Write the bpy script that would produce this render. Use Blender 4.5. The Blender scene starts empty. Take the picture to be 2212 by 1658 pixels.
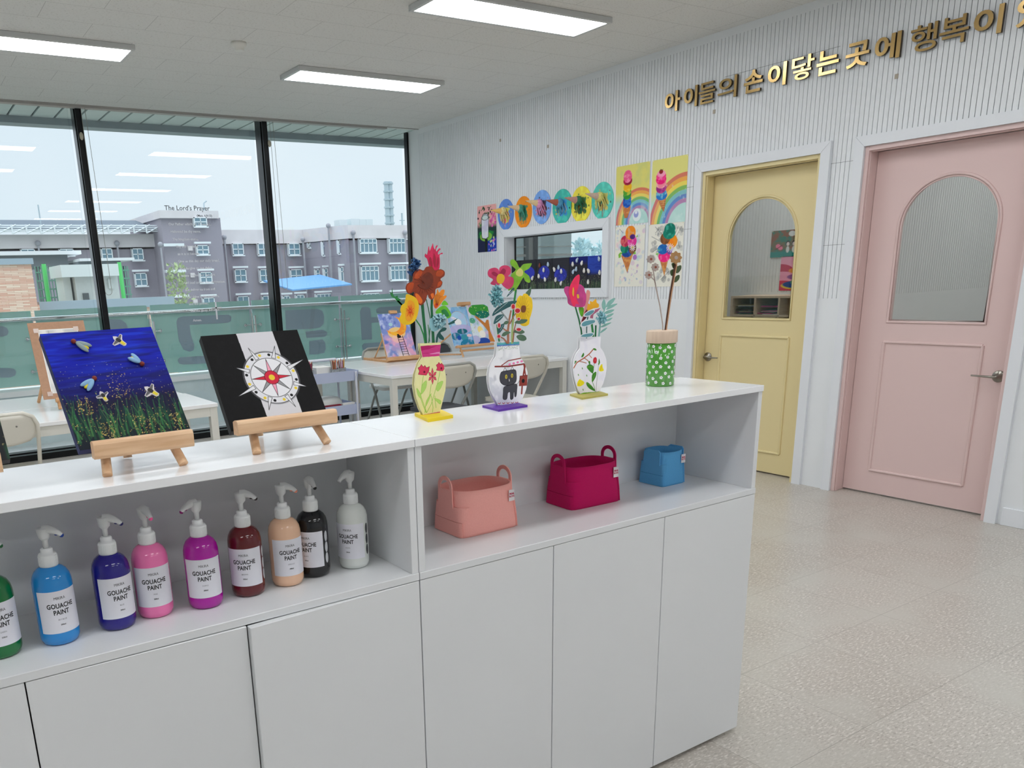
import bpy, bmesh, math, random
import numpy as np
from mathutils import Vector, Matrix
random.seed(7)
S = bpy.context.scene
COL = S.collection
# ------------------------------------------------------------------ camera, sky, exposure
YAW, PIT, ROL, FPX, CX, CY = 0.5499, -0.2738, -0.0389, 1760.2861, 892.5765, 1100.5703
EYE = Vector((0, 0, 1.5))
fw = Vector((math.sin(YAW)*math.cos(PIT), math.cos(YAW)*math.cos(PIT), math.sin(PIT)))
rt = Vector((math.cos(YAW), -math.sin(YAW), 0))
up = rt.cross(fw)
R2 = rt*math.cos(ROL) + up*math.sin(ROL)
U2 = -rt*math.sin(ROL) + up*math.cos(ROL)
cd = bpy.data.cameras.new('camera')
cam = bpy.data.objects.new('camera', cd)
COL.objects.link(cam)
cam.matrix_world = Matrix(((R2.x, U2.x, -fw.x, EYE.x), (R2.y, U2.y, -fw.y, EYE.y), (R2.z, U2.z, -fw.z, EYE.z), (0, 0, 0, 1)))
cd.sensor_fit = 'HORIZONTAL'
cd.sensor_width = 36
cd.lens = FPX/2212*36
cd.shift_x = (1106-CX)/2212
cd.shift_y = (CY-829)/2212
cd.clip_start = 0.05
cd.clip_end = 2000
S.camera = cam
S.view_settings.view_transform = 'Standard'
S.view_settings.look = 'None'
S.view_settings.gamma = 1
S.view_settings.use_curve_mapping = False
S.view_settings.exposure = 0.0
S.cycles.max_bounces = 10
S.cycles.diffuse_bounces = 6
S.cycles.transparent_max_bounces = 24
S.cycles.sample_clamp_indirect = 6
S.cycles.use_denoising = True
W = bpy.data.worlds.new('overcast_sky')
S.world = W
W.use_nodes = True
wn = W.node_tree
wn.nodes.clear()
wo = wn.nodes.new('ShaderNodeOutputWorld')
wb = wn.nodes.new('ShaderNodeBackground')
wt = wn.nodes.new('ShaderNodeTexCoord')
wz = wn.nodes.new('ShaderNodeTexNoise')
wr = wn.nodes.new('ShaderNodeValToRGB')
wz.inputs['Scale'].default_value = 2.2
wz.inputs['Detail'].default_value = 3
wr.color_ramp.elements[0].position = 0.35
wr.color_ramp.elements[0].color = (0.74, 0.86, 0.95, 1)
wr.color_ramp.elements[1].position = 0.68
wr.color_ramp.elements[1].color = (0.86, 0.94, 1.0, 1)
wn.links.new(wt.outputs['Generated'], wz.inputs['Vector'])
wn.links.new(wz.outputs['Fac'], wr.inputs['Fac'])
wn.links.new(wr.outputs['Color'], wb.inputs['Color'])
wx = wn.nodes.new('ShaderNodeSeparateXYZ'); wm = wn.nodes.new('ShaderNodeMapRange')      # overcast sky: brighter towards the zenith
wn.links.new(wt.outputs['Generated'], wx.inputs[0]); wn.links.new(wx.outputs['Z'], wm.inputs['Value'])
wm.inputs['From Min'].default_value = 0.25; wm.inputs['From Max'].default_value = 1.0
wm.inputs['To Min'].default_value = 1.05; wm.inputs['To Max'].default_value = 2.6
wn.links.new(wm.outputs[0], wb.inputs['Strength'])
wn.links.new(wb.outputs[0], wo.inputs[0])
LAMP = 13.0         # emission of every ceiling light panel

# ------------------------------------------------------------------ helpers
def lin(c):
    return tuple((x/255/12.92 if x/255 <= 0.04045 else ((x/255+0.055)/1.055)**2.4) for x in c)
def ray(u, v):
    return (R2*((u-CX)/FPX) - U2*((v-CY)/FPX) + fw)
def at(u, v, x=None, y=None, z=None):
    """the point of a real plane (x=, y= or z=) that the photograph shows at pixel u, v"""
    d = ray(u, v)
    t = x/d.x if x is not None else (y/d.y if y is not None else (z-1.5)/d.z)
    return EYE + d*t
MATS = {}
def M(name, c, rough=0.5, metal=0.0, var=0.0, vs=8.0, bump=0.0, bs=60.0, spec=None, coat=0.0, trans=0.0, emit=None):
    if name in MATS: return MATS[name]
    m = bpy.data.materials.new(name)
    m.use_nodes = True
    nt = m.node_tree
    b = nt.nodes['Principled BSDF']
    L = lin(c)
    b.inputs['Base Color'].default_value = (*L, 1)
    b.inputs['Roughness'].default_value = rough
    b.inputs['Metallic'].default_value = metal
    if spec is not None: b.inputs['Specular IOR Level'].default_value = spec
    if coat: b.inputs['Coat Weight'].default_value = coat
    if trans: b.inputs['Transmission Weight'].default_value = trans
    if emit:
        b.inputs['Emission Color'].default_value = (1, 1, 1, 1)
        b.inputs['Emission Strength'].default_value = emit
    tc = nt.nodes.new('ShaderNodeTexCoord')
    if var:
        n = nt.nodes.new('ShaderNodeTexNoise'); n.inputs['Scale'].default_value = vs; n.inputs['Detail'].default_value = 4
        r = nt.nodes.new('ShaderNodeValToRGB')
        r.color_ramp.elements[0].position = 0.3; r.color_ramp.elements[1].position = 0.7
        r.color_ramp.elements[0].color = (*[x*(1-var) for x in L], 1)
        r.color_ramp.elements[1].color = (*[min(1, x*(1+var)) for x in L], 1)
        nt.links.new(tc.outputs['Object'], n.inputs['Vector'])
        nt.links.new(n.outputs['Fac'], r.inputs['Fac'])
        nt.links.new(r.outputs['Color'], b.inputs['Base Color'])
    if bump:
        n2 = nt.nodes.new('ShaderNodeTexNoise'); n2.inputs['Scale'].default_value = bs; n2.inputs['Detail'].default_value = 3
        bp = nt.nodes.new('ShaderNodeBump'); bp.inputs['Strength'].default_value = bump; bp.inputs['Distance'].default_value = 0.002
        nt.links.new(tc.outputs['Object'], n2.inputs['Vector'])
        nt.links.new(n2.outputs['Fac'], bp.inputs['Height'])
        nt.links.new(bp.outputs['Normal'], b.inputs['Normal'])
    MATS[name] = m
    return m
def glass_mat(name, tint=(1, 1, 1), ior=1.5, boost=1.0, film=0.0, filmc=(120, 170, 160)):
    m = bpy.data.materials.new(name); m.use_nodes = True
    nt = m.node_tree; nt.nodes.clear()
    o = nt.nodes.new('ShaderNodeOutputMaterial')
    tr = nt.nodes.new('ShaderNodeBsdfTransparent'); tr.inputs['Color'].default_value = (*tint, 1)
    gl = nt.nodes.new('ShaderNodeBsdfGlossy'); gl.inputs['Roughness'].default_value = 0.0
    fr = nt.nodes.new('ShaderNodeFresnel'); fr.inputs['IOR'].default_value = ior
    mu = nt.nodes.new('ShaderNodeMath'); mu.operation = 'MULTIPLY'; mu.inputs[1].default_value = boost; mu.use_clamp = True
    mx = nt.nodes.new('ShaderNodeMixShader')
    ge = nt.nodes.new('ShaderNodeNewGeometry'); mr = nt.nodes.new('ShaderNodeMapRange')
    mr.inputs['To Min'].default_value = ior; mr.inputs['To Max'].default_value = 1/ior      # same reflectance on both faces of the pane
    nt.links.new(ge.outputs['Backfacing'], mr.inputs['Value']); nt.links.new(mr.outputs[0], fr.inputs['IOR'])
    nt.links.new(fr.outputs[0], mu.inputs[0]); nt.links.new(mu.outputs[0], mx.inputs[0])
    nt.links.new(gl.outputs[0], mx.inputs[2])
    if film:
        df = nt.nodes.new('ShaderNodeBsdfDiffuse'); df.inputs['Color'].default_value = (*lin(filmc), 1)
        m2 = nt.nodes.new('ShaderNodeMixShader'); m2.inputs[0].default_value = film
        nt.links.new(tr.outputs[0], m2.inputs[1]); nt.links.new(df.outputs[0], m2.inputs[2]); nt.links.new(m2.outputs[0], mx.inputs[1])
    else:
        nt.links.new(tr.outputs[0], mx.inputs[1])
    nt.links.new(mx.outputs[0], o.inputs[0])
    MATS[name] = m
    return m
class MB:
    def __init__(s): s.v = []; s.f = []; s.m = []; s.s = []
    def add(s, vs, fs, m=0, sm=False):
        o = len(s.v); s.v += [tuple(p) for p in vs]
        for f in fs: s.f.append([o+i for i in f]); s.m.append(m); s.s.append(sm)
        return s
    def box(s, a, b, m=0, T=None):
        x0, y0, z0 = [min(p, q) for p, q in zip(a, b)]; x1, y1, z1 = [max(p, q) for p, q in zip(a, b)]
        vs = [(x0, y0, z0), (x1, y0, z0), (x1, y1, z0), (x0, y1, z0), (x0, y0, z1), (x1, y0, z1), (x1, y1, z1), (x0, y1, z1)]
        if T: vs = [T @ Vector(p) for p in vs]
        return s.add(vs, [(0, 3, 2, 1), (4, 5, 6, 7), (0, 1, 5, 4), (1, 2, 6, 5), (2, 3, 7, 6), (3, 0, 4, 7)], m)
    def quad(s, a, b, c, d, m=0): return s.add([a, b, c, d], [(0, 1, 2, 3)], m)
    def poly(s, ps, m=0): return s.add(ps, [tuple(range(len(ps)))], m)
    def prism(s, ps, off, m=0, m2=None):
        """closed polygon ps (3D) extruded by vector off"""
        off = Vector(off); n = len(ps); q = [tuple(Vector(p)+off) for p in ps]
        s.add(list(ps)+q, [tuple(range(n)), tuple(range(2*n-1, n-1, -1))], m)
        s.add(list(ps)+q, [(i, i+n, (i+1) % n+n, (i+1) % n) for i in range(n)], m if m2 is None else m2)
        return s
    def lathe(s, prof, c=(0, 0, 0), n=32, m=0, sm=True, T=None, sx=1, sy=1):
        vs = []
        for r, z in prof:
            for k in range(n):
                a = 2*math.pi*k/n; vs.append((r*math.cos(a)*sx, r*math.sin(a)*sy, z))
        fs = [(i*n+k, i*n+(k+1) % n, (i+1)*n+(k+1) % n, (i+1)*n+k) for i in range(len(prof)-1) for k in range(n)]
        if prof[0][0] > 1e-5: fs.append(tuple(range(n-1, -1, -1)))
        if prof[-1][0] > 1e-5: fs.append(tuple((len(prof)-1)*n+k for k in range(n)))
        c = Vector(c)
        vs = [(T @ Vector(p) if T else Vector(p))+c for p in vs]
        return s.add(vs, fs, m, sm)
    def cyl(s, a, b, r, r2=None, n=16, m=0, cap=True):
        return s.tube([a, b], [r, r if r2 is None else r2], n, m)
    def tube(s, path, r, n=10, m=0, closed=False):
        path = [Vector(p) for p in path]; k = len(path); vs = []
        rs = r if isinstance(r, (list, tuple)) else [r]*k
        ref = None
        for i, p in enumerate(path):
            if closed: t = path[(i+1) % k]-path[i-1]
            else: t = (path[min(i+1, k-1)]-path[max(i-1, 0)])
            t.normalize()
            if ref is None: ref = Vector((0, 0, 1)) if abs(t.z) < 0.9 else Vector((1, 0, 0))
            a = (ref - t*ref.dot(t))
            if a.length < 1e-4: a = t.orthogonal()
            a.normalize(); b = t.cross(a); ref = a
            for j in range(n):
                an = 2*math.pi*j/n; vs.append(p+(a*math.cos(an)+b*math.sin(an))*rs[i])
        kk = k if closed else k-1
        fs = [(i*n+j, i*n+(j+1) % n, ((i+1) % k)*n+(j+1) % n, ((i+1) % k)*n+j) for i in range(kk) for j in range(n)]
        s.add(vs, fs, m, True)
        if not closed: s.add(vs, [tuple(range(n-1, -1, -1)), tuple((k-1)*n+j for j in range(n))], m)
        return s
    def ball(s, c, r, m=0, n=16, T=None):
        if not isinstance(r, (tuple, list)): r = (r, r, r)
        k = n//2
        prof = [(math.sin(math.pi*i/k), -math.cos(math.pi*i/k)) for i in range(k+1)]
        prof[0] = (0, -1); prof[-1] = (0, 1)
        D = Matrix.Diagonal((r[0], r[1], r[2], 1)); D = (T @ D) if T else D
        return s.lathe(prof, c, n, m, True, D)
    def build(s, name, mats, parent=None, bevel=0, seg=2, smooth_mod=0):
        me = bpy.data.meshes.new(name)
        me.from_pydata(s.v, [], s.f)
        if not isinstance(mats, (list, tuple)): mats = [mats]
        for x in mats: me.materials.append(x)
        me.polygons.foreach_set('material_index', s.m)
        me.polygons.foreach_set('use_smooth', s.s)
        me.update()
        o = bpy.data.objects.new(name, me); COL.objects.link(o)
        if bevel:
            b = o.modifiers.new('bevel', 'BEVEL'); b.width = bevel; b.segments = seg; b.limit_method = 'ANGLE'; b.angle_limit = 0.7
            b.harden_normals = False
        if smooth_mod:
            b = o.modifiers.new('sub', 'SUBSURF'); b.levels = smooth_mod; b.render_levels = smooth_mod
        hang(o, parent)
        return o
def hang(o, parent):
    if parent is not None:
        o.parent = parent
        o.matrix_parent_inverse = LOCAL.get(parent.name, Matrix.Identity(4))
LOCAL = {}
def thing(name, label, cat, loc=(0, 0, 0), group=None, world=True, rz=0):
    """an Empty at the thing's base; world=True: its parts are given in world coordinates"""
    o = bpy.data.objects.new(name, None); COL.objects.link(o)
    o.empty_display_size = 0.05
    o.location = loc; o.rotation_euler = (0, 0, rz)
    if world: LOCAL[o.name] = (Matrix.Translation(Vector(loc)) @ Matrix.Rotation(rz, 4, 'Z')).inverted()
    return tag(o, label, cat, group)
def tag(o, label=None, cat=None, group=None, kind=None):
    if label: o['label'] = label
    if cat: o['category'] = cat
    if group: o['group'] = group
    if kind: o['kind'] = kind
    return o
def struct(o): o['kind'] = 'structure'; return o
def copy_tree(o, parent=None):
    c = o.copy(); COL.objects.link(c)
    if parent is not None:
        c.parent = parent; c.matrix_parent_inverse = o.matrix_parent_inverse.copy()
    for ch in [k for k in KIDS(o)]: copy_tree(ch, c)
    return c
def KIDS(o): return [k for k in COL.objects if k.parent is o]
def text_data(s, size, bold=0.0, font=None, align='CENTER', extrude=0.0, res=3, lsp=1.0, csp=1.0, shear=0.0):
    """verts, faces of a line of lettering lying in the XY plane"""
    cu = bpy.data.curves.new('t', 'FONT'); cu.body = s; cu.size = size; cu.offset = bold; cu.align_x = align; cu.align_y = 'CENTER'
    cu.extrude = extrude; cu.resolution_u = res; cu.space_line = lsp; cu.space_character = csp; cu.shear = shear
    o = bpy.data.objects.new('t', cu); COL.objects.link(o)
    dg = bpy.context.evaluated_depsgraph_get(); dg.update()
    me = bpy.data.meshes.new_from_object(o.evaluated_get(dg))
    vs = [tuple(v.co) for v in me.vertices]; fs = [tuple(p.vertices) for p in me.polygons]
    bpy.data.objects.remove(o); bpy.data.curves.remove(cu); bpy.data.meshes.remove(me)
    return vs, fs
# painted surfaces: a fine grid of the surface whose vertex colours hold the artwork
def paint_mat(name, rough=0.6, bump=0.0):
    if name in MATS: return MATS[name]
    m = bpy.data.materials.new(name); m.use_nodes = True
    nt = m.node_tree; b = nt.nodes['Principled BSDF']; b.inputs['Roughness'].default_value = rough; b.inputs['Specular IOR Level'].default_value = 0.2
    a = nt.nodes.new('ShaderNodeVertexColor'); a.layer_name = 'paint'
    nt.links.new(a.outputs['Color'], b.inputs['Base Color'])
    MATS[name] = m
    return m
class Art:
    """a picture on a plane. O origin, U and V unit axes, size w x h metres; ops take crop pixels"""
    def __init__(s, O, U, V, w, h, nx, bg=(255, 255, 255), crop=(0, 0, 1)):
        s.O = Vector(O); s.U = Vector(U).normalized(); s.V = Vector(V).normalized(); s.w = w; s.h = h
        s.N = s.U.cross(s.V); s.nx = nx; s.ny = max(2, int(round(nx*h/w))); s.crop = crop
        xs = np.linspace(0, w, s.nx); ys = np.linspace(0, h, s.ny)
        s.X, s.Y = np.meshgrid(xs, ys)
        s.C = np.empty((s.ny, s.nx, 3)); s.C[:] = lin(bg)
        s.rng = np.random.default_rng(int(abs(w*1e4+h*1e5)) % 9999)
    def p(s, u, v):
        """crop pixel -> metres on the picture"""
        u = s.crop[0]+u/s.crop[2]; v = s.crop[1]+v/s.crop[2]
        d = ray(u, v); t = (s.O-EYE).dot(s.N)/d.dot(s.N); q = EYE+d*t-s.O
        return q.dot(s.U), q.dot(s.V)
    def pts(s, P): return [s.p(*q) for q in P]
    def blend(s, mask, c, a=1.0):
        mask = (mask*a)[..., None]; s.C = s.C*(1-mask)+np.array(lin(c))*mask
    def mask_poly(s, P):
        inside = np.zeros(s.X.shape, bool); n = len(P)
        for i in range(n):
            x0, y0 = P[i]; x1, y1 = P[(i+1) % n]
            if y0 == y1: continue
            c = ((y0 > s.Y) != (y1 > s.Y)) & (s.X < (x1-x0)*(s.Y-y0)/(y1-y0)+x0)
            inside ^= c
        return inside.astype(float)
    def poly(s, P, c, a=1.0, px=True):
        if px: P = s.pts(P)
        s.blend(s.mask_poly(P), c, a); return s
    def seg(s, a, b, w, c, al=1.0):
        ax, ay = a; bx, by = b; dx, dy = bx-ax, by-ay; L = dx*dx+dy*dy+1e-12
        t = np.clip(((s.X-ax)*dx+(s.Y-ay)*dy)/L, 0, 1)
        d = np.hypot(s.X-ax-t*dx, s.Y-ay-t*dy)
        g = s.w/s.nx
        s.blend(np.clip((w/2-d)/g+0.5, 0, 1), c, al)
    def line(s, P, w, c, a=1.0, px=True, closed=False):
        if px: P = s.pts(P)
        if closed: P = P+[P[0]]
        for i in range(len(P)-1): s.seg(P[i], P[i+1], w, c, a)
        return s
    def ell(s, cx, cy, rx, ry, c, a=1.0, rot=0, px=False, ring=0):
        if px: cx, cy = s.p(cx, cy)
        dx, dy = s.X-cx, s.Y-cy; cr, sr = math.cos(rot), math.sin(rot)
        q = np.hypot((dx*cr+dy*sr)/rx, (-dx*sr+dy*cr)/ry); g = s.w/s.nx/min(rx, ry)
        m = np.clip((1-q)/g+0.5, 0, 1)
        if ring: m = m*np.clip((q-(1-ring/min(rx, ry)))/g+0.5, 0, 1)
        s.blend(m, c, a); return s
    def noise(s, k, ky=None, oct=3):
        out = np.zeros(s.X.shape); amp = 1.0; tot = 0
        for o in range(oct):
            gx = int(k*2**o)+2; gy = int((ky or k)*2**o)+2
            G = s.rng.random((gy, gx)); x = s.X/s.w*(gx-1.001); y = s.Y/s.h*(gy-1.001)
            x = np.clip(x, 0, gx-1.001); y = np.clip(y, 0, gy-1.001)
            i, j = x.astype(int), y.astype(int); fx, fy = x-i, y-j; fx = fx*fx*(3-2*fx); fy = fy*fy*(3-2*fy)
            out += amp*(G[j, i]*(1-fx)*(1-fy)+G[j, i+1]*fx*(1-fy)+G[j+1, i]*(1-fx)*fy+G[j+1, i+1]*fx*fy); tot += amp; amp *= 0.5
        return out/tot
    def wash(s, c, k=5, ky=None, lo=0.5, hi=0.7, a=1.0, m=None):
        n = np.clip((s.noise(k, ky)-lo)/(hi-lo), 0, 1)
        if m is not None: n = n*m
        s.blend(n, c, a); return s
    def dots(s, n, cols, r0, r1, box=(0, 0, 1, 1), a=1.0):
        for _ in range(n):
            x = s.w*(box[0]+s.rng.random()*(box[2]-box[0])); y = s.h*(box[1]+s.rng.random()*(box[3]-box[1]))
            r = r0+s.rng.random()*(r1-r0)
            s.ell(x, y, r, r*(0.6+0.8*s.rng.random()), cols[s.rng.integers(len(cols))], a, s.rng.random()*3)
        return s
    def build(s, name, parent=None, rough=0.6, mat=None, warp=None, off=0.0, mask=None):
        V = [s.O+s.U*x+s.V*y+s.N*off for x, y in zip(s.X.ravel().tolist(), s.Y.ravel().tolist())]
        if warp: V = [warp(x, y) for x, y in zip(s.X.ravel().tolist(), s.Y.ravel().tolist())]
        nx, ny = s.nx, s.ny
        F = [(j*nx+i, j*nx+i+1, (j+1)*nx+i+1, (j+1)*nx+i) for j in range(ny-1) for i in range(nx-1)]
        if mask is not None: F = [f for f in F if all(mask.ravel()[k] for k in f)]
        me = bpy.data.meshes.new(name); me.from_pydata([tuple(v) for v in V], [], F)
        ca = me.color_attributes.new('paint', 'FLOAT_COLOR', 'POINT')
        buf = np.ones((nx*ny, 4), np.float32); buf[:, :3] = np.clip(s.C, 0, 1).reshape(-1, 3)
        ca.data.foreach_set('color', buf.ravel())
        me.materials.append(mat or paint_mat('artwork_paint_%d' % int(rough*100), rough))
        me.update()
        o = bpy.data.objects.new(name, me); COL.objects.link(o); hang(o, parent)
        return o
# ------------------------------------------------------------------ materials
WHITE = M('white_wall_paint', (226, 229, 232), 0.55, var=0.02, vs=1.5)
TRIMW = M('white_trim', (224, 227, 232), 0.4)
LAM = M('white_laminate', (222, 224, 226), 0.22, var=0.015, vs=2, spec=0.5)
LAMG = M('white_laminate_glossy_top', (238, 239, 241), 0.12, spec=0.6)
TABW = M('white_table_top', (240, 241, 242), 0.15)
LEGW = M('cream_powder_coated_steel', (214, 213, 205), 0.4)
BLACK = M('black_aluminium', (28, 30, 32), 0.25, 0.6)
CHROME = M('satin_chrome', (190, 190, 188), 0.22, 1.0)
NICKEL = M('brushed_nickel', (150, 146, 138), 0.3, 1.0)
# ------------------------------------------------------------------ room shell
ZC, YW, XR = 3.103, 8.276, 5.295
YG = 8.46                                   # plane of the window glass
def floor_mat():
    m = bpy.data.materials.new('flecked_vinyl_tile'); m.use_nodes = True
    nt = m.node_tree; b = nt.nodes['Principled BSDF']; N = nt.nodes.new; L = nt.links.new
    tc = N('ShaderNodeTexCoord'); mp = N('ShaderNodeMapping'); mp.inputs['Location'].default_value = (-2.533+0.4775*8, -1.287+0.4775*8, 0)
    L(tc.outputs['Object'], mp.inputs['Vector'])
    br = N('ShaderNodeTexBrick'); br.offset = 0; br.inputs['Scale'].default_value = 1
    br.inputs['Brick Width'].default_value = 0.4775; br.inputs['Row Height'].default_value = 0.4775
    br.inputs['Mortar Size'].default_value = 0.0011; br.inputs['Mortar Smooth'].default_value = 0; br.inputs['Bias'].default_value = 0
    br.inputs['Color1'].default_value = (*lin((174, 167, 158)), 1); br.inputs['Color2'].default_value = (*lin((184, 179, 171)), 1)
    br.inputs['Mortar'].default_value = (*lin((150, 145, 138)), 1)
    L(mp.outputs[0], br.inputs['Vector'])
    def fleck(sx, sy, rot, lo, hi, col, prev, seed):
        m2 = N('ShaderNodeMapping'); m2.inputs['Scale'].default_value = (sx, sy, 1); m2.inputs['Rotation'].default_value = (0, 0, rot); m2.inputs['Location'].default_value = (seed, seed*2, 0)
        L(tc.outputs['Object'], m2.inputs['Vector'])
        n = N('ShaderNodeTexNoise'); n.inputs['Scale'].default_value = 1; n.inputs['Detail'].default_value = 2.5; L(m2.outputs[0], n.inputs['Vector'])
        r = N('ShaderNodeValToRGB'); r.color_ramp.elements[0].position = lo; r.color_ramp.elements[1].position = hi
        L(n.outputs['Fac'], r.inputs['Fac'])
        mx = N('ShaderNodeMix'); mx.data_type = 'RGBA'; L(r.outputs['Color'], mx.inputs[0])
        L(prev, mx.inputs[6]); mx.inputs[7].default_value = (*lin(col), 1)
        return mx.outputs[2]
    c = fleck(50, 140, 0.22, 0.50, 0.68, (212, 207, 200), br.outputs['Color'], 3)
    c = fleck(62, 160, 0.12, 0.54, 0.70, (154, 147, 139), c, 11)
    c = fleck(3, 3, 0, 0.45, 0.75, (188, 185, 177), c, 5)
    mx = N('ShaderNodeMix'); mx.data_type = 'RGBA'; L(br.outputs['Fac'], mx.inputs[0]); L(c, mx.inputs[6]); mx.inputs[7].default_value = (*lin((150, 145, 138)), 1)
    L(mx.outputs[2], b.inputs['Base Color'])
    b.inputs['Roughness'].default_value = 0.28
    return m
def ceiling_mat():
    m = bpy.data.materials.new('fissured_ceiling_tile'); m.use_nodes = True
    nt = m.node_tree; b = nt.nodes['Principled BSDF']; N = nt.nodes.new; L = nt.links.new
    tc = N('ShaderNodeTexCoord'); mp = N('ShaderNodeMapping'); mp.inputs['Location'].default_value = (-(1.065+0.3185)+0.637*10, -5.515+0.3135*30, 0)
    L(tc.outputs['Object'], mp.inputs['Vector'])
    br = N('ShaderNodeTexBrick'); br.offset = 0.5; br.inputs['Scale'].default_value = 1
    br.inputs['Brick Width'].default_value = 0.637; br.inputs['Row Height'].default_value = 0.3135
    br.inputs['Mortar Size'].default_value = 0.0013; br.inputs['Mortar Smooth'].default_value = 0; br.inputs['Bias'].default_value = 0
    base = (*lin((222, 221, 218)), 1)
    br.inputs['Color1'].default_value = base; br.inputs['Color2'].default_value = base; br.inputs['Mortar'].default_value = (*lin((172, 171, 168)), 1)
    L(mp.outputs[0], br.inputs['Vector'])
    m2 = N('ShaderNodeMapping'); m2.inputs['Scale'].default_value = (60, 150, 1); L(tc.outputs['Object'], m2.inputs['Vector'])
    n = N('ShaderNodeTexNoise'); n.inputs['Scale'].default_value = 1; n.inputs['Detail'].default_value = 3; L(m2.outputs[0], n.inputs['Vector'])
    r = N('ShaderNodeValToRGB'); r.color_ramp.elements[0].position = 0.60; r.color_ramp.elements[1].position = 0.68; L(n.outputs['Fac'], r.inputs['Fac'])
    mx = N('ShaderNodeMix'); mx.data_type = 'RGBA'; L(r.outputs['Color'], mx.inputs[0]); L(br.outputs['Color'], mx.inputs[6]); mx.inputs[7].default_value = (*lin((190, 188, 183)), 1)
    L(mx.outputs[2], b.inputs['Base Color']); b.inputs['Roughness'].default_value = 0.9; b.inputs['Specular IOR Level'].default_value = 0.1
    return m
FLOOR = floor_mat(); CEIL = ceiling_mat()
X0, Y0 = -4.0, -4.5
struct(MB().box((X0, Y0, -0.12), (10.2, YG+0.02, 0)).build('floor', FLOOR))
struct(MB().box((X0, Y0, ZC), (10.2, 8.30, ZC+0.097)).build('ceiling', CEIL))
struct(MB().box((X0, Y0-0.15, 0), (XR+0.1, Y0, ZC)).build('wall_back', WHITE))
struct(MB().box((X0-0.15, Y0, 0), (X0, YG, ZC)).build('wall_left', WHITE))
# right wall: backing with openings, plain white lower part, slotted white panelling above
SLB, SLT = 1.283, 3.052
OPEN = [(3.405, 4.338, 0, 2.192), (2.155, 3.118, 0, 2.192), (5.345, 6.69, 1.372, 1.877)]   # y0,y1,z0,z1 of the doors and the little window
def cut_wall(mb, x0, x1, ya, yb, z0, z1, holes, m=0):
    ys = sorted(set([ya, yb]+[h for o in holes for h in o[:2] if ya < h < yb]))
    for a, b in zip(ys, ys[1:]):
        mid = (a+b)/2; iv = [(z0, z1)]
        for o in holes:
            if o[0] < mid < o[1]:
                nv = []
                for p, q in iv:
                    if o[2] > p: nv.append((p, min(q, o[2])))
                    if o[3] < q: nv.append((max(p, o[3]), q))
                iv = [(p, q) for p, q in nv if q-p > 1e-4]
        for p, q in iv: mb.box((x0, a, p), (x1, b, q), m)
    return mb
SLOT = M('dark_acoustic_felt', (52, 54, 56), 0.9)
wr_ = MB()
cut_wall(wr_, XR+0.012, XR+0.10, Y0, YG, 0, ZC, OPEN, 1)
cut_wall(wr_, XR, XR+0.012, Y0, YG, 0, SLB, OPEN)
cut_wall(wr_, XR, XR+0.012, Y0, YG, SLT, ZC, OPEN)
wr_.box((XR, 8.215, SLB), (XR+0.012, YG, SLT))
PITCH = 0.0303; G = 0.0036
y = 8.215
while y > -2.0:
    y1 = y-G; y0 = y-PITCH
    cut_wall(wr_, XR, XR+0.012, y0, y1, SLB, SLT, OPEN)
    y = y0
wr_.box((XR, Y0, SLB), (XR+0.012, y, SLT))
struct(wr_.build('wall_right', [WHITE, SLOT]))
# fine horizontal joints of the panelling
j = MB()
for (ya, yb, z) in ((4.41, 4.50, 1.80), (4.41, 4.50, 2.10), (3.14, 3.34, 2.12), (3.14, 3.34, 1.62), (3.35, 4.2, 2.80)):
    j.box((XR-0.0006, ya, z), (XR+0.001, yb, z+0.0022))
struct(j.build('trim_1', M('panel_joint_grey', (120, 122, 126), 0.6)))
# baseboard right of the pink door
struct(MB().box((XR-0.014, Y0, 0), (XR, 2.07, 0.105)).build('baseboard_right', TRIMW, bevel=0.003))
struct(MB().box((XR-0.014, 4.43, 0), (XR, 8.25, 0.105)).build('baseboard_side', TRIMW, bevel=0.003))
struct(MB().box((4.9, 8.225, ZC-0.02), (X0, 8.30, ZC)).box((X0, 8.21, ZC-0.006), (XR, 8.225, ZC)).build('trim_2', M('ceiling_edge_grey', (170, 168, 164), 0.5)))
# architraves (mitred picture-frame boards)
def casing(name, y0, y1, z0, z1, w, th=0.022, sill=False):
    mb = MB(); x = XR-th
    P = lambda a, b: (x, a, b)
    def board(q): mb.prism([P(*p) for p in q], (th, 0, 0))
    zt = z1+w; g = 0.0008
    board([(y0-w, z0 if not sill else z0-w), (y0-g, z0 if not sill else z0), (y0-g, z1), (y0-w, zt-g)])
    board([(y1+g, z0), (y1+w, z0 if not sill else z0-w), (y1+w, zt-g), (y1+g, z1)])
    board([(y0-w+g, zt), (y0+g, z1), (y1-g, z1), (y1+w-g, zt)])
    if sill: board([(y0-w+g, z0-w), (y1+w-g, z0-w), (y1-g, z0), (y0+g, z0)])
    return struct(mb.build(name, TRIMW, bevel=0.0015, seg=1))
casing('trim_3', 3.405, 4.338, 0, 2.192, 0.066)
casing('trim_4', 2.155, 3.118, 0, 2.192, 0.062)
casing('trim_5', 5.345, 6.69, 1.372, 1.877, 0.072, sill=True)
# lining of the little window's opening
mb = MB()
for a, b in (((XR-0.002, 5.345, 1.372), (5.42, 5.350, 1.877)), ((XR-0.002, 6.685, 1.372), (5.42, 6.69, 1.877)), ((XR-0.002, 5.35, 1.372), (5.42, 6.685, 1.377)), ((XR-0.002, 5.35, 1.872), (5.42, 6.685, 1.877))): mb.box(a, b)
struct(mb.build('trim_6', TRIMW))
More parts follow.
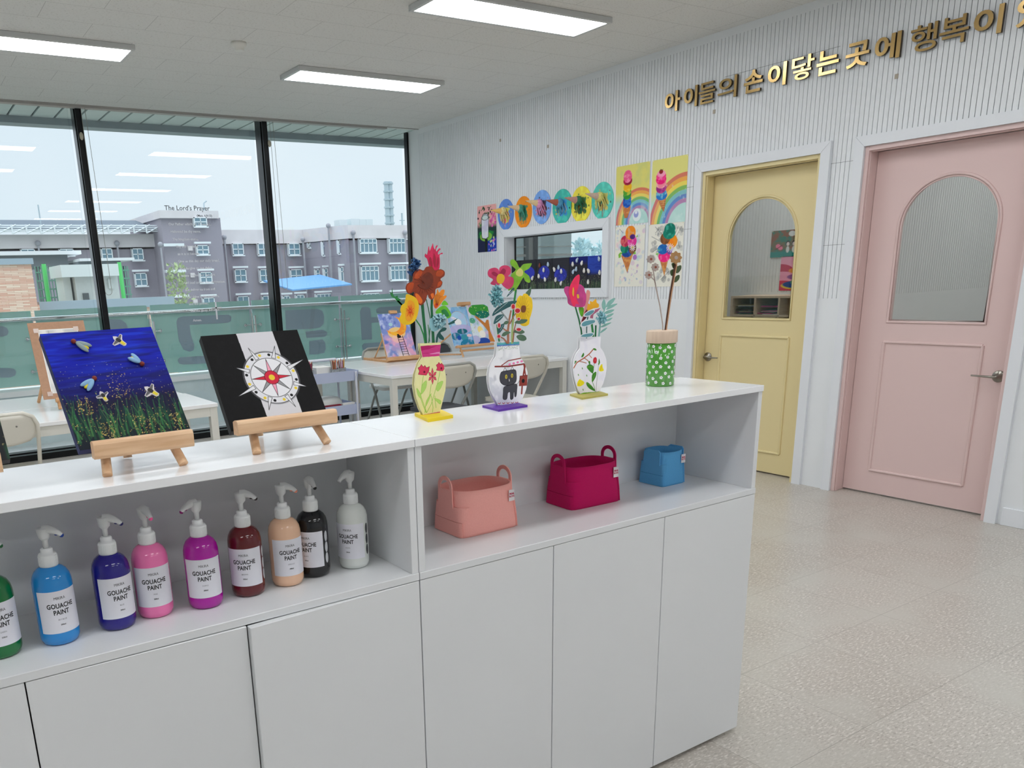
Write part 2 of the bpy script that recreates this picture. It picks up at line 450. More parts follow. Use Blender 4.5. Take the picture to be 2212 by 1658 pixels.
# ------------------------------------------------------------------ doors
def door(name, y0, y1, col, hinge_left, handle_y, lever, arch_y0, arch_y1, n):
    D = M(name+'_paint', col, 0.38)
    root = bpy.data.objects.new(name, None); COL.objects.link(root); struct(root); root.location = (XR, (y0+y1)/2, 0); LOCAL[root.name] = Matrix.Translation((-XR, -(y0+y1)/2, 0))
    zt = 2.192
    jb = MB()      # jamb with a stepped rebate
    for (a, b, d0, d1) in ((0.0, 0.03, -0.004, 0.16),):
        jb.box((XR+d0, y0, 0), (XR+d1, y0+0.024, zt)); jb.box((XR+d0, y1-0.024, 0), (XR+d1, y1, zt)); jb.box((XR+d0, y0+0.024, zt-0.028), (XR+d1, y1-0.024, zt))
    jb.box((XR+0.01, y0+0.024, 0), (XR+0.035, y0+0.03, zt-0.028)); jb.box((XR+0.01, y1-0.03, 0), (XR+0.035, y1-0.024, zt-0.028)); jb.box((XR+0.01, y0+0.03, zt-0.034), (XR+0.035, y1-0.03, zt-0.028))
    jb.build('door_frame', D, root, bevel=0.0015, seg=1)
    ly0, ly1, lz1 = y0+0.027, y1-0.027, zt-0.032; xf, xb = XR+0.098, XR+0.138
    # leaf with an arched opening
    ra = (arch_y1-arch_y0)/2; yc = (arch_y0+arch_y1)/2; zb, zs = 1.140, 1.975-ra
    arc = [(yc+ra*math.cos(t), zs+ra*math.sin(t)) for t in [math.pi*k/28 for k in range(29)]]   # from right (larger y) to left
    lf = MB()
    for xx, flip in ((xf, 0), (xb, 1)):
        fs = []
        quads = [[(ly0, 0.012), (ly1, 0.012), (ly1, zb), (ly0, zb)], [(ly0, zb), (arch_y0, zb), (arch_y0, zs), (ly0, zs)], [(arch_y1, zb), (ly1, zb), (ly1, zs), (arch_y1, zs)]]
        for k in range(28):
            (ya, za), (yb_, zb_) = arc[k], arc[k+1]
            quads.append([(yb_, zb_), (ya, za), (ya if k else ly1, lz1), (yb_ if k < 27 else ly0, lz1)] if 0 < k < 27 else None)
            if quads[-1] is None:
                quads.pop()
                if k == 0: quads.append([(yb_, zb_), (ya, za), (ly1, zs), (ly1, lz1), (yb_, lz1)])
                else: quads.append([(yb_, zb_), (ya, za), (ya, lz1), (ly0, lz1), (ly0, zs)])
        for q in quads:
            pp = [(xx, a, b) for a, b in q]
            lf.poly(pp if flip else pp[::-1])
    hole = [(arch_y0, zb), (arch_y1, zb)]+arc
    for i in range(len(hole)):
        a, b = hole[i], hole[(i+1) % len(hole)]; lf.quad((xf, *a), (xf, *b), (xb, *b), (xb, *a))
    rim = [(ly0, 0.012), (ly1, 0.012), (ly1, lz1), (ly0, lz1)]
    for i in range(4):
        a, b = rim[i], rim[(i+1) % 4]; lf.quad((xf, *b), (xf, *a), (xb, *a), (xb, *b))
    leaf = lf.build('door_leaf', D, root)
    # beading round the glass and the raised panel moulding, glass pane
    path = [(xf, a, b) for a, b in [(arch_y0-0.008, zb-0.008), (arch_y1+0.008, zb-0.008)]+[(yc+(ra+0.008)*math.cos(t), zs+(ra+0.008)*math.sin(t)) for t in [math.pi*k/28 for k in range(29)]]]
    MB().tube(path, 0.0085, 8, closed=True).build('glazing_bead', D, leaf)
    MB().tube([(xf+0.004, a, b) for a, b in [(arch_y0+0.006, zb+0.006), (arch_y1-0.006, zb+0.006)]+[(yc+(ra-0.006)*math.cos(t), zs+(ra-0.006)*math.sin(t)) for t in [math.pi*k/28 for k in range(29)]]], 0.005, 8, closed=True).build('inner_bead', D, leaf)
    g = MB().prism([(xf+0.018, a, b) for a, b in hole[::-1]], (0.005, 0, 0)).build('glass_pane', GLASS_IN, leaf)
    pm = MB(); a0, a1 = yc-0.288, yc+0.288
    for q in ([(a0, 0.165), (a1, 0.165)], [(a1, 0.165), (a1, 1.008)], [(a1, 1.008), (a0, 1.008)], [(a0, 1.008), (a0, 0.165)]):
        pm.cyl((xf-0.001, *q[0]), (xf-0.001, *q[1]), 0.0095, n=12)
    pm.build('panel_moulding', D, leaf)
    h = MB(); hz = 0.838; s = lever
    h.lathe([(0.0, 0.0), (0.034, 0.0), (0.034, 0.006), (0.031, 0.009), (0.012, 0.010), (0.010, 0.045), (0.0, 0.046)], (xf, handle_y, hz), 28, T=Matrix.Rotation(-math.pi/2, 4, 'Y'))
    h.tube([(xf-0.040, handle_y, hz), (xf-0.048, handle_y+0.012*s, hz), (xf-0.050, handle_y+0.04*s, hz), (xf-0.050, handle_y+0.125*s, hz+0.001)], [0.008, 0.008, 0.0065, 0.005], 12)
    h.build('door_handle', NICKEL, leaf)
    return root
GLASS_IN = glass_mat('clear_interior_glass', (0.97, 0.99, 0.98), 1.5, 0.8)
door('door_1', 3.405, 4.338, (224, 208, 158), True, 4.278, -1, 3.607, 4.160, 1)
door('door_2', 2.155, 3.118, (218, 192, 189), False, 2.240, 1, 2.358, 2.910, 2)
# dark gap under the doors
# ------------------------------------------------------------------ little window in the right wall
mb = MB(); GK = M('black_gasket', (18, 18, 20), 0.5)
for a, b in (((5.40, 5.35, 1.377), (5.415, 5.356, 1.872)), ((5.40, 6.675, 1.377), (5.415, 6.685, 1.872)), ((5.40, 5.356, 1.862), (5.415, 6.675, 1.872)), ((5.40, 5.356, 1.377), (5.415, 6.675, 1.383))): mb.box(a, b)
w2 = struct(mb.build('window_2', GK))
MB().box((5.406, 5.356, 1.383), (5.410, 6.675, 1.862)).build('glass_pane', GLASS_IN, w2)
# ------------------------------------------------------------------ curtain wall
GLASS = glass_mat('window_glass', (0.975, 0.99, 0.99), 1.5, 0.9)
w1 = bpy.data.objects.new('window_1', None); COL.objects.link(w1); struct(w1); w1.location = (1.73, YW, 0); LOCAL[w1.name] = Matrix.Translation((-1.73, -YW, 0))
MX = [-3.58, -1.81, -0.04, 1.731, 3.499, 5.262, 7.03, 8.8]
for x in MX:
    if x == 5.262:
        MB().box((XR-0.024, YG-0.03, 0), (XR-0.001, YG+0.03, ZC)).build('edge_mullion', BLACK, w1)
        continue
    mm = MB().box((x-0.016, YW, 0.0), (x+0.036, YW+0.024, ZC)).box((x-0.016, YW+0.024, 0.0), (x+0.036, YG+0.02, 3.2)).box((x-0.024, YW+0.04, 0.0), (x-0.016, YW+0.06, 3.2))
    mm.build('mullion', BLACK, w1, bevel=0.004)
for a, b in zip(MX, MX[1:]):
    MB().box((a+0.04, YG-0.003, 0.09), (b-0.04, YG+0.003, ZC+0.1)).build('glass_pane', GLASS, w1)
tb = MB().box((X0, YW+0.02, 0.0), (5.25, YW+0.12, 0.06)).box((X0, YG-0.06, 0.0), (9, YG+0.05, 0.07)).box((X0, YW+0.12, 0.0), (5.25, YG-0.06, 0.02))
tb.build('bottom_rail', BLACK, w1, bevel=0.003)
MB().box((X0, YG-0.04, 3.175), (9, YG+0.05, 3.2)).build('top_rail', M('dark_grey_aluminium', (70, 74, 76), 0.4), w1)
# ------------------------------------------------------------------ rooms behind the right wall
RW = M('side_room_wall', (228, 228, 226), 0.6)
XB_ = 6.6
rm = MB()
rm.box((5.395, 5.22, 0), (10.2, 5.30, ZC))               # between yellow-door room and window room
rm.box((XB_, 3.27, 0), (XB_+0.1, 5.22, ZC))              # far wall of the yellow-door room
struct(rm.build('wall_north', RW))
# slotted partition seen through the pink door and the far wall behind the yellow door
pw = MB().box((5.395, 3.22, 0), (10.0, 3.27, ZC), 1).box((5.395, 3.208, 0), (10.0, 3.22, SLB)).box((5.395, 3.208, 2.9), (10.0, 3.22, ZC))
x = 5.40
while x < 9.9:
    pw.box((x+G, 3.208, SLB), (x+PITCH, 3.22, 2.9)); x += PITCH
struct(pw.build('wall_partition', [RW, SLOT]))
pw = MB().box((XB_-0.012, 3.27, 0), (XB_, 5.22, SLB))
y = 3.27; FELT2 = M('grey_acoustic_felt', (175, 176, 176), 0.9)
while y < 5.2:
    pw.box((XB_-0.006, y+G*0.6, SLB), (XB_, y+PITCH, ZC)); y += PITCH
pw.box((XB_-0.001, 3.27, SLB), (XB_, 5.22, ZC), 1)
struct(pw.build('wall_side', [RW, FELT2]))
struct(MB().box((9.95, Y0, 0), (10.1, YG, ZC)).box((XR+0.1, Y0, 0), (9.95, Y0+0.1, ZC)).build('wall_east', RW))
# ------------------------------------------------------------------ ceiling lights
ORD = ['first', 'second', 'third', 'fourth', 'fifth']
LFR = M('grey_aluminium_light_frame', (196, 198, 198), 0.4, 0.0)
def lamp_mat():
    m = bpy.data.materials.new('lit_diffuser'); m.use_nodes = True
    nt = m.node_tree; nt.nodes.clear(); o = nt.nodes.new('ShaderNodeOutputMaterial'); e = nt.nodes.new('ShaderNodeEmission')
    e.inputs['Color'].default_value = (0.97, 0.985, 1.0, 1); e.inputs['Strength'].default_value = LAMP; nt.links.new(e.outputs[0], o.inputs[0])
    return m
LIT = lamp_mat()
def light(x0, x1, y0, y1, label, group='flat ceiling light panels'):
    t = thing('ceiling_light', label, 'ceiling light', ((x0+x1)/2, (y0+y1)/2, ZC-0.035), group)
    f = MB(); z0, z1 = ZC-0.035, ZC-0.0; w = 0.026
    f.box((x0, y0, z0), (x1, y0+w, z1)); f.box((x0, y1-w, z0), (x1, y1, z1)); f.box((x0, y0+w, z0), (x0+w, y1-w, z1)); f.box((x1-w, y0+w, z0), (x1, y1-w, z1))
    f.build('light_frame', LFR, t, bevel=0.004)
    MB().box((x0+w, y0+w, ZC-0.033), (x1-w, y1-w, ZC-0.02)).build('diffuser', LIT, t)
light(2.955, 4.29, 6.225, 6.59, 'lit ceiling panel farthest along, nearest the slotted wall corner')
light(3.00-0.01, 4.335, 4.345, 4.71, 'lit ceiling panel at the top middle of the photo')
light(0.41, 1.725, 6.17, 6.535, 'lit ceiling panel above the left window, cut by the left edge')
for k, yy in enumerate((2.65, 0.77, -1.1, -2.98)):
    light(2.97, 4.30, yy-0.18, yy+0.18, 'lit ceiling panel behind the viewer above the doors aisle, %s row' % ORD[k])
for k, yy in enumerate((4.52, 2.65, 0.77, -1.1, -2.98)):
    light(0.41, 1.725, yy-0.18, yy+0.18, 'lit ceiling panel out of view above the counter, %s row' % ORD[k])
for k, yy in enumerate((6.35, 4.52, 2.65, 0.77, -1.1)):
    light(-2.15, -0.84, yy-0.18, yy+0.18, 'lit ceiling panel out of view on the far left, %s row' % ORD[k])
light(5.55, 6.45, 3.6, 4.2, 'added unseen ceiling panel lighting the room behind the yellow door')  # unseen panels added to brighten the rooms behind the right wall
light(6.0, 7.6, 1.4, 2.0, 'added unseen ceiling panel lighting the room behind the pink door')
light(6.6, 7.9, 6.8, 7.16, 'added unseen ceiling panel lighting the room behind the little window')
# smoke detector
mb = MB().lathe([(0.0, 0.0), (0.028, 0.0), (0.030, -0.0), (0.034, 0.012), (0.034, 0.020), (0.045, 0.024), (0.052, 0.032), (0.052, 0.05), (0.0, 0.05)], (2.34, 5.855, ZC-0.05), 32)
tag(mb.build('smoke_detector', M('white_plastic', (225, 224, 218), 0.4)), 'round white smoke detector on the tiled ceiling', 'smoke detector')
# ------------------------------------------------------------------ counter units
ZT, ZS, YF, YB, XJ, XE = 1.161, 0.845, 1.5176, 1.832, 0.942, 2.176
def unit(xa, xb, doors, label, glossy, ajar=None):
    t = thing('cabinet_unit', label, 'cabinet', ((xa+xb)/2, (YF+YB)/2, 0), 'white shelf cabinets forming the counter')
    p = 0.018; g = 0.0008; xa += g; xb -= g
    MB().box((xa, YF+0.004, ZS+0.0), (xa+p, YB, ZT-0.018)).box((xb-p, YF+0.004, ZS+0.0), (xb, YB, ZT-0.018)).box((xa, YF+0.022, 0.07), (xa+p, YB, ZS-0.018)).box((xb-p, YF+0.022, 0.07), (xb, YB, ZS-0.018)).box((xa, YF+0.022, 0.055), (xb, YB, 0.07)).box((xa+0.01, YF+0.07, 0), (xb-0.01, YB-0.03, 0.055)).build('carcass', LAM, t, bevel=0.0008, seg=1)
    MB().box((xa+p, YB-0.010, 0.07), (xb-p, YB-0.002, ZT-0.018)).build('back_panel', LAM, t)
    MB().box((xa, YF+0.001, ZS-0.018), (xb, YB, ZS)).build('shelf', LAM, t, bevel=0.001, seg=1)
    MB().box((xa, YF, ZT-0.018), (xb, YB, ZT)).build('top_panel', LAMG, t, bevel=0.001, seg=1)
    for k, (a, b) in enumerate(doors):
        mb = MB().box((0, 0, 0.016), (b-a-0.0026, 0.018, ZS-0.0195))
        ang = 0.0
        if ajar and k in ajar: ang = ajar[k]
        T = Matrix.Translation((b-0.0013, YF+0.002, 0)) @ Matrix.Rotation(ang, 4, 'Z') @ Matrix.Translation((-(b-a-0.0026), 0, 0)) if ang > 0 else Matrix.Translation((a+0.0013, YF+0.002, 0)) @ Matrix.Rotation(ang, 4, 'Z')
        mb.v = [tuple(T @ Vector(q)) for q in mb.v]
        mb.build('cabinet_door', LAM, t, bevel=0.001, seg=1)
    return t
unit(XJ, XE, [(XJ+0.0, 1.3541), (1.3541, 1.7712), (1.7712, XE)], 'white cabinet unit holding the three felt baskets, right half of the counter', True)
unit(-0.326, XJ, [(-0.326, 0.0924), (0.0924, 0.5152), (0.5152, XJ)], 'white cabinet unit holding the pump bottles, left half of the counter', True, {1: -0.012, 2: 0.045})
# ------------------------------------------------------------------ balcony outside the glass
CONC = M('pale_concrete', (205, 208, 210), 0.8, var=0.05, vs=3)
struct(MB().box((X0, YG+0.05, -0.2), (10, 9.35, -0.02)).build('balcony_floor', M('grey_balcony_tile', (225, 228, 230), 0.6, var=0.05)))
struct(MB().box((X0, 9.35, -0.6), (10, 9.72, 0.50)).build('balcony_parapet', M('grey_parapet', (214, 226, 228), 0.7, var=0.04)))
struct(MB().box((X0, 9.31, 0.50), (10, 9.74, 0.555)).build('parapet_coping', M('white_coping', (250, 250, 250), 0.4)))
sf = MB(); x = -4.03
FASC = M('grey_fascia', (150, 162, 168), 0.6, var=0.04)
while x < 10:
    sf.box((x+0.022, 8.30, 3.20), (x+0.213, 9.43, 3.22)); x += 0.2135
sf.box((X0, 8.30, 3.215), (10, 9.43, 3.26), 1)
struct(sf.build('balcony_soffit', [M('soffit_strip_grey', (206, 214, 212), 0.6), M('soffit_gap', (90, 98, 100), 0.8)]))
struct(MB().box((X0, 9.43, 3.135), (10, 9.62, 3.5)).build('balcony_fascia', FASC))
# glass balustrade
YR = 9.6
BG = glass_mat('green_balustrade_glass', (0.5, 0.72, 0.66), 1.5, 2.0, 0.72, (186, 232, 226))
STK = M('grey_window_film', (146, 166, 180), 0.35)
STEEL = M('polished_steel', (215, 218, 220), 0.12, 1.0)
ralG = 'glass balustrade panels on the balcony'
pj = [-3.55, -2.35, -1.145, 0.062, 1.285, 2.49, 3.70, 4.905, 6.11, 7.32, 8.5]
wh = {3: 'at the far left edge', 4: 'left of the first window mullion', 5: 'behind the firefly painting', 6: 'behind the painted canvas between two mullions', 7: 'beside the corner of the room'}
for i, (a, b) in enumerate(zip(pj, pj[1:])):
    o = MB().box((a+0.018, YR, 0.575), (b-0.018, YR+0.012, 1.345)).build('balustrade_panel', BG)
    tag(o, 'green tinted glass balustrade panel, %s' % ['first outside the left of view', 'second outside the left of view', 'third outside the left of view', 'seen at the left edge under the brick wall', 'behind the brown drawing board', 'behind the firefly canvas top right', 'behind the striped black and white canvas', 'behind the crescent moon painting', 'beyond the room corner', 'last one beyond the room corner'][i], 'balustrade panel', ralG)
r = thing('handrail', 'polished steel balcony handrail on slim posts outside the windows', 'handrail', (2.5, 9.5, 0))
MB().cyl((X0, YR-0.05, 1.262), (9.5, YR-0.05, 1.262), 0.021, n=16).build('rail', STEEL, r)
for x in pj:
    MB().box((x-0.03, YR-0.075, 0.5), (x-0.012, YR-0.045, 1.20)).box((x+0.012, YR-0.075, 0.5), (x+0.030, YR-0.045, 1.17)).cyl((x-0.02, YR-0.05, 1.1), (x-0.02, YR-0.05, 1.26), 0.007).build('post', STEEL, r, bevel=0.002)
    for z in (0.72, 1.06):
        MB().cyl((x-0.095, YR-0.06, z), (x+0.095, YR-0.06, z), 0.006).lathe([(0.0, 0), (0.019, 0.0), (0.019, 0.01), (0.0, 0.01)], (x-0.095, YR-0.03, z), 16, T=Matrix.Rotation(math.pi/2, 4, 'X')).lathe([(0.0, 0), (0.019, 0.0), (0.019, 0.01), (0.0, 0.01)], (x+0.095, YR-0.03, z), 16, T=Matrix.Rotation(math.pi/2, 4, 'X')).cyl((x-0.095, YR-0.07, z), (x-0.095, YR, z), 0.006).cyl((x+0.095, YR-0.07, z), (x+0.095, YR, z), 0.006).build('glass_clamp', STEEL, r)
# big rounded grey film shapes on the balustrade glass
def rr(x0, x1, z0, z1, r, n=8):
    P = []
    for cx, cz, a0 in ((x1-r, z1-r, 0), (x0+r, z1-r, 1), (x0+r, z0+r, 2), (x1-r, z0+r, 3)):
        P += [(cx+r*math.cos(math.pi/2*(a0+k/n)), cz+r*math.sin(math.pi/2*(a0+k/n))) for k in range(n+1)]
    return P
def P2(pts, y): return [(a, y, b) for a, b in pts]
def dec(u, v): q = at(u, v, y=YR-0.004); return (q.x, q.z)
def C(sc, ou, ov): return lambda P: [dec(ou+a/sc, ov+b/sc) for a, b in P]
k = C(6.506, 220, 650)
f = MB()
def shape(P): f.prism([(a, YR-0.0035, b) for a, b in P], (0, 0.003, 0))
shape(k([(1048, 290), (1075, 235), (1130, 215), (1780, 190), (1822, 225), (1815, 280), (1770, 305), (1235, 335), (1250, 470), (1300, 620), (1290, 690), (1230, 712), (1150, 680), (1085, 560)]))
shape(k([(1068, 830), (1100, 790), (1500, 765), (1700, 760), (1700, 860), (1150, 892), (1090, 880)]))
shape(k([(100, 255), (270, 262), (340, 310), (375, 400), (380, 560), (100, 560)]))
a = tag(f.build('film_lettering', STK), 'large grey rounded film shapes on glass behind the firefly canvas', 'film sticker', 'grey film shapes on the balustrade')
f = MB(); k = C(7.135, 590, 640)
shape(k([(190, 215), (680, 190), (760, 220), (785, 300), (780, 420), (720, 480), (560, 500), (200, 510)]))
shape(k([(500, 540), (760, 512), (825, 540), (835, 580), (800, 620), (520, 640)]))
shape(k([(560, 690), (760, 660), (800, 700), (812, 800), (790, 870), (650, 895), (560, 890)]))
tag(f.build('film_lettering', STK), 'large grey film letter shape on glass above the lavender trolley', 'film sticker', 'grey film shapes on the balustrade')
f = MB()
shape(k([(1340, 230), (1370, 170), (1430, 155), (1490, 175), (1505, 230), (1510, 320), (1640, 318), (1645, 400), (1515, 405), (1525, 660), (1370, 668)]))
shape(k([(1370, 760), (1400, 725), (1700, 700), (1900, 690), (1900, 790), (1440, 830), (1385, 815)]))
shape(k([(1590, 200), (1640, 165), (2100, 140), (2120, 240), (1650, 265), (1600, 250)]))
tag(f.build('film_lettering', STK), 'large grey film letter shape on glass behind the moon painting easel', 'film sticker', 'grey film shapes on the balustrade')
f = MB(); k = C(9.2125, 0, 660)
shape(k([(-300, 400), (60, 410), (140, 440), (172, 520), (140, 590), (40, 615), (-300, 620)]))
shape(k([(-300, 1240), (200, 1240), (290, 1260), (328, 1320), (300, 1390), (200, 1430), (-300, 1430)]))
tag(f.build('film_lettering', STK), 'grey rounded film bars on the balustrade glass at the left edge', 'film sticker', 'grey film shapes on the balustrade')
# white lettering stuck on the window glass
lines = [("The Lord's Prayer", 0.0, 0.098, 0, 3.0), ("(Matt. 6:9-13)", 0.38, 0.045, 1, 3.0), ("Our Father which art in heaven,", 0, 0.052, 2.15, 1), ("Hallowed be thy name.", 0, 0.052, 3.15, 1), ("Thy kingdom come.", 0, 0.052, 4.2, 1), ("Thy will be done,", 0.02, 0.052, 5.2, 1), ("as it is in heaven.", 0.02, 0.052, 6.2, 1), ("Give us this day our daily bread.", 0, 0.052, 7.2, 1), ("And forgive us our debts,", 0, 0.052, 8.2, 1), ("as we forgive our debtors.", 0, 0.052, 9.2, 1), ("And lead us not into temptation,", 0, 0.052, 10.2, 1), ("but deliver us from evil:", 0, 0.052, 11.2, 1), ("For thine is the kingdom,", 0, 0.052, 12.2, 1), ("and the power,", 0, 0.052, 13.2, 1), ("and the glory, for ever.", 0, 0.052, 14.2, 1), ("Amen.", 0, 0.055, 15.55, 1)]
wl = thing('window_lettering', 'lines of small prayer lettering on the middle window pane', 'lettering', (2.9, YG-0.006, 1.6)); yd = YG-0.006
VL = [M('white_vinyl_letters', (225, 228, 235), 0.5), M('backlit_vinyl_letters', (110, 118, 126), 0.5)]  # title rows: backlit darkening painted into the white vinyl
tl = at(354, 449, y=yd); bl = at(382, 694, y=yd)
for s_, dx, sz, row, _ in lines:
    vs, fs = text_data(s_, sz*0.635, 0.0008, align='LEFT', res=2)
    zz = tl.z+(bl.z-tl.z)*row/15.55; xx = tl.x+dx*0.8+0.005+0.0105*row
    MB().add([(xx+a, yd, zz+b) for a, b, c in vs], fs).build('text_line', VL[1 if row < 2 else 0], wl)
mb = MB(); q = at(467, 668, y=yd)
mb.box((q.x-0.008, yd-0.001, q.z-0.10), (q.x+0.008, yd, q.z+0.075)).box((q.x-0.05, yd-0.001, q.z+0.01), (q.x+0.06, yd, q.z+0.022))
tag(mb.build('cross_sticker', M('white_vinyl_letters', (225, 228, 235), 0.5)), 'thin white cross sticker on the middle window glass', 'sticker')
# roller-blind bead chains and brackets beside the mullions
CH = M('bead_chain', (150, 150, 140), 0.4, 0.3)
for (u0, v0, u1, v1, w, lab) in ((183, 300, 231, 637, 7, 'thin blind chain hanging down the left dark mullion'), (585, 300, 604, 625, 6, 'thin blind chain hanging down the right dark mullion')):
    a = at(u0, v0, y=YW-0.02); b = at(u1, v1, y=YW-0.02)
    path = [(a.x, YW-0.02, ZC-0.02), (a.x, YW-0.02, b.z+0.05)]+[(a.x+0.03-0.03*math.cos(t), YW-0.02, b.z+0.03-0.03*math.sin(t)) for t in [math.pi*kk/8 for kk in range(9)]]+[(a.x+0.06, YW-0.02, b.z+0.05), (a.x+0.035, YW-0.02, ZC-0.02)]
    tag(MB().tube(path, 0.0022, 6).build('blind_chain', CH), lab, 'blind chain', 'bead chains of the window blinds')
for (u, v, lab) in ((176, 294, 'small oval cream blind stop on the left dark mullion'), (582, 310, 'small oval cream blind stop on the right dark mullion')):
    a = at(u, v, y=YW-0.008)
    tag(MB().ball((a.x, YW-0.008, a.z), (0.018, 0.008, 0.034)).build('blind_stop', M('cream_plastic', (176, 172, 155), 0.5)), lab, 'blind stop', 'oval blind stops on the mullions')
# ------------------------------------------------------------------ across the street
struct(MB().box((-200, 11, -9.2), (260, 300, -9)).build('ground_outside', M('grey_ground', (150, 160, 150), 0.9, var=0.1, vs=0.2)))
BRK = M('hazed_brick', (160, 153, 164), 0.85, var=0.06, vs=40)  # distance haze mixed into the colour, paler and bluer
CAP = M('stained_pale_parapet', (228, 220, 222), 0.85, var=0.05, vs=0.6)
WFR = M('white_window_frame', (238, 242, 245), 0.5)
WGL = M('blue_grey_pane', (120, 150, 166), 0.15)
PIP = M('pale_drain_pipe', (170, 168, 176), 0.6)
YD = 100.0
def B(u, v, y): q = at(u, v, y=y); return (q.x, q.z)
bld = thing('apartment_block', 'long grey brick school block with pale parapet across the street', 'building', (20, YD, -9))
def fac(name, ua, ub, vt, vb, ya, yb, mat, depth=6.0):
    """a wall standing on its own plan line, from pixel columns ua..ub, top row vt and base row vb"""
    a = at(ua, vt[0], y=ya); b = at(ub, vt[1], y=yb); zt = (a.z+b.z)/2
    z0a = at(ua, vb[0], y=ya).z if vb else -9; z0b = at(ub, vb[1], y=yb).z if vb else -9; zb = (z0a+z0b)/2 if vb else -9
    return MB().prism([(a.x, ya, zb), (b.x, yb, zb), (b.x, yb+depth, zb), (a.x, ya+depth, zb)], (0, 0, zt-zb)).build(name, mat, bld)
TW = 96.0
fac('brick_wall', -140, 352, (540, 540), None, YD, YD, BRK)
fac('parapet', -140, 352, (504, 508), (536, 535), YD-0.5, YD-0.5, CAP)
fac('brick_wall', 347, 475, (474, 466), None, TW, TW, BRK, 14)
fac('parapet', 344, 471, (457, 452), (474, 468), TW-0.5, TW-0.5, CAP, 14)
fac('brick_wall', 466, 655, (528, 528), None, YD, YD, BRK)
fac('parapet', 466, 655, (495, 497), (526, 526), YD-0.5, YD-0.5, CAP)
YE_ = 92.0
fac('brick_wall', 655, 753, (522, 520), None, YD-0.3, YE_-0.3, BRK)
fac('parapet', 653, 751, (494, 487), (524, 515), YD-0.5, YE_-0.5, CAP)
fac('brick_wall', 753, 888, (518, 518), None, YE_, YE_, BRK)
fac('parapet', 751, 890, (486, 486), (514, 514), YE_-0.5, YE_-0.5, CAP)
def win(u0, v0, u1, v1, y, cols=2, rows=(0.5,), lintel=True, part='window'):
    x0, z1 = B(u0, v0, y); x1, z0 = B(u1, v1, y); fr = MB(); yy = y-0.62; w = 0.10
    fr.box((x0, yy, z0), (x1, yy+0.5, z1), 0)
    for xx in (x0, x1-w): fr.box((xx, yy-0.12, z0), (xx+w, yy, z1))
    for zz in (z0, z1-w): fr.box((x0, yy-0.12, zz), (x1, yy, zz+w))
    for kx in range(1, cols): xm = x0+(x1-x0)*kx/cols; fr.box((xm-w*0.4, yy-0.1, z0), (xm+w*0.4, yy, z1))
    for rz in rows: zm = z0+(z1-z0)*rz; fr.box((x0, yy-0.1, zm-w*0.5), (x1, yy, zm+w*0.5))
    fr.box((x0-0.1, yy-0.2, z0-0.14), (x1+0.1, yy, z0))
    if lintel: fr.box((x0-0.25, yy-0.3, z1+0.15), (x1+0.25, yy, z1+0.36))
    o = fr.build(part, WFR, bld)
    MB().box((x0+w, yy-0.03, z0+w), (x1-w, yy-0.015, z1-w)).build('pane', WGL, o)
for u, v in ((497, 526), (552, 526), (618, 526)): win(u, v, u+26, v+25, YD, lintel=False)
for u, v in ((502, 582), (556, 582), (622, 582)): win(u, v, u+27, v+26, YD)
for u, v in ((508, 640), (562, 639)): win(u, v, u+27, v+24, YD)
for u, v in ((281, 537), (215, 537)): win(u, v, u+27, v+25, YD, lintel=False)
for u, v in ((42, 538), (125, 538)): win(u, v, u+33, v+14, YD, lintel=False)
win(287, 590, 316, 617, YD)
for u, v, w_, h_ in ((414, 470, 30, 20), (420, 530, 28, 20), (427, 588, 28, 22), (434, 643, 27, 22)): win(u, v, u+w_, v+h_, TW, lintel=v > 500)
for u0, v0, u1, v1, c in ((771, 516, 809, 546, 4), (834, 515, 870, 546, 4)): win(u0, v0, u1, v1, YE_, c, (0.68,), False)
for u0, v0, u1, v1, c in ((774, 575, 813, 606, 4), (837, 574, 874, 604, 4)): win(u0, v0, u1, v1, YE_, c, (0.68,))
for u0, v0, u1, v1, c in ((777, 634, 815, 648, 4), (839, 633, 874, 647, 4)): win(u0, v0, u1, v1, YE_, c, (0.6,))
YM = 96.0
for u0, v0, u1, v1, c in ((661, 525, 682, 535, 2), (691, 522, 712, 552, 3), (725, 519, 745, 548, 3)): win(u0, v0, u1, v1, YD-(u0-655)/98*8-0.4, c, (0.68,), False)
for u0, v0, u1, v1, c in ((677, 582, 687, 609, 1), (695, 580, 716, 609, 3), (729, 577, 749, 607, 3)): win(u0, v0, u1, v1, YD-(u0-655)/98*8-0.4, c, (0.68,))
for u0, v0, u1, v1, c in ((607, 639, 622, 650, 2), (635, 637, 653, 650, 2), (678, 635, 715, 648, 4), (733, 635, 751, 647, 2)): win(u0, v0, u1, v1, YE_+4, c, (), True)
for u0, v0, u1, v1, y in ((485, 512, 493, 655, YD), (655, 517, 664, 650, YD-0.7), (710, 487, 722, 610, YD-5), (764, 502, 771, 645, YE_), (876, 502, 879, 640, YE_), (82, 525, 84, 560, YD), (253, 525, 256, 560, YD), (347, 528, 362, 640, TW)):
    a = at(u0, v0, y=y-0.8); b = at(u1, v1, y=y-0.8)
    MB().box((a.x-0.09, y-0.8, b.z), (a.x+0.09, y-0.6, a.z)).ball((a.x, y-0.7, a.z), 0.3).build('drain_pipe', PIP, bld)
for u0, v0, u1, v1 in ((353, 532, 397, 530), (358, 589, 401, 586), (372, 643, 408, 643)):
    a = at(u0, v0, y=TW-0.7); b = at(u1, v1, y=TW-0.7); MB().box((a.x, TW-0.9, a.z), (b.x, TW-0.3, a.z+0.3)).build('ledge', WFR, bld)
for u, v in ((411, 536), (416, 594), (422, 651)):
    a = at(u, v, y=TW-0.3); MB().box((a.x-0.25, TW-0.4, a.z-0.25), (a.x+0.25, TW-0.1, a.z+0.25)).build('vent_grille', CAP, bld)
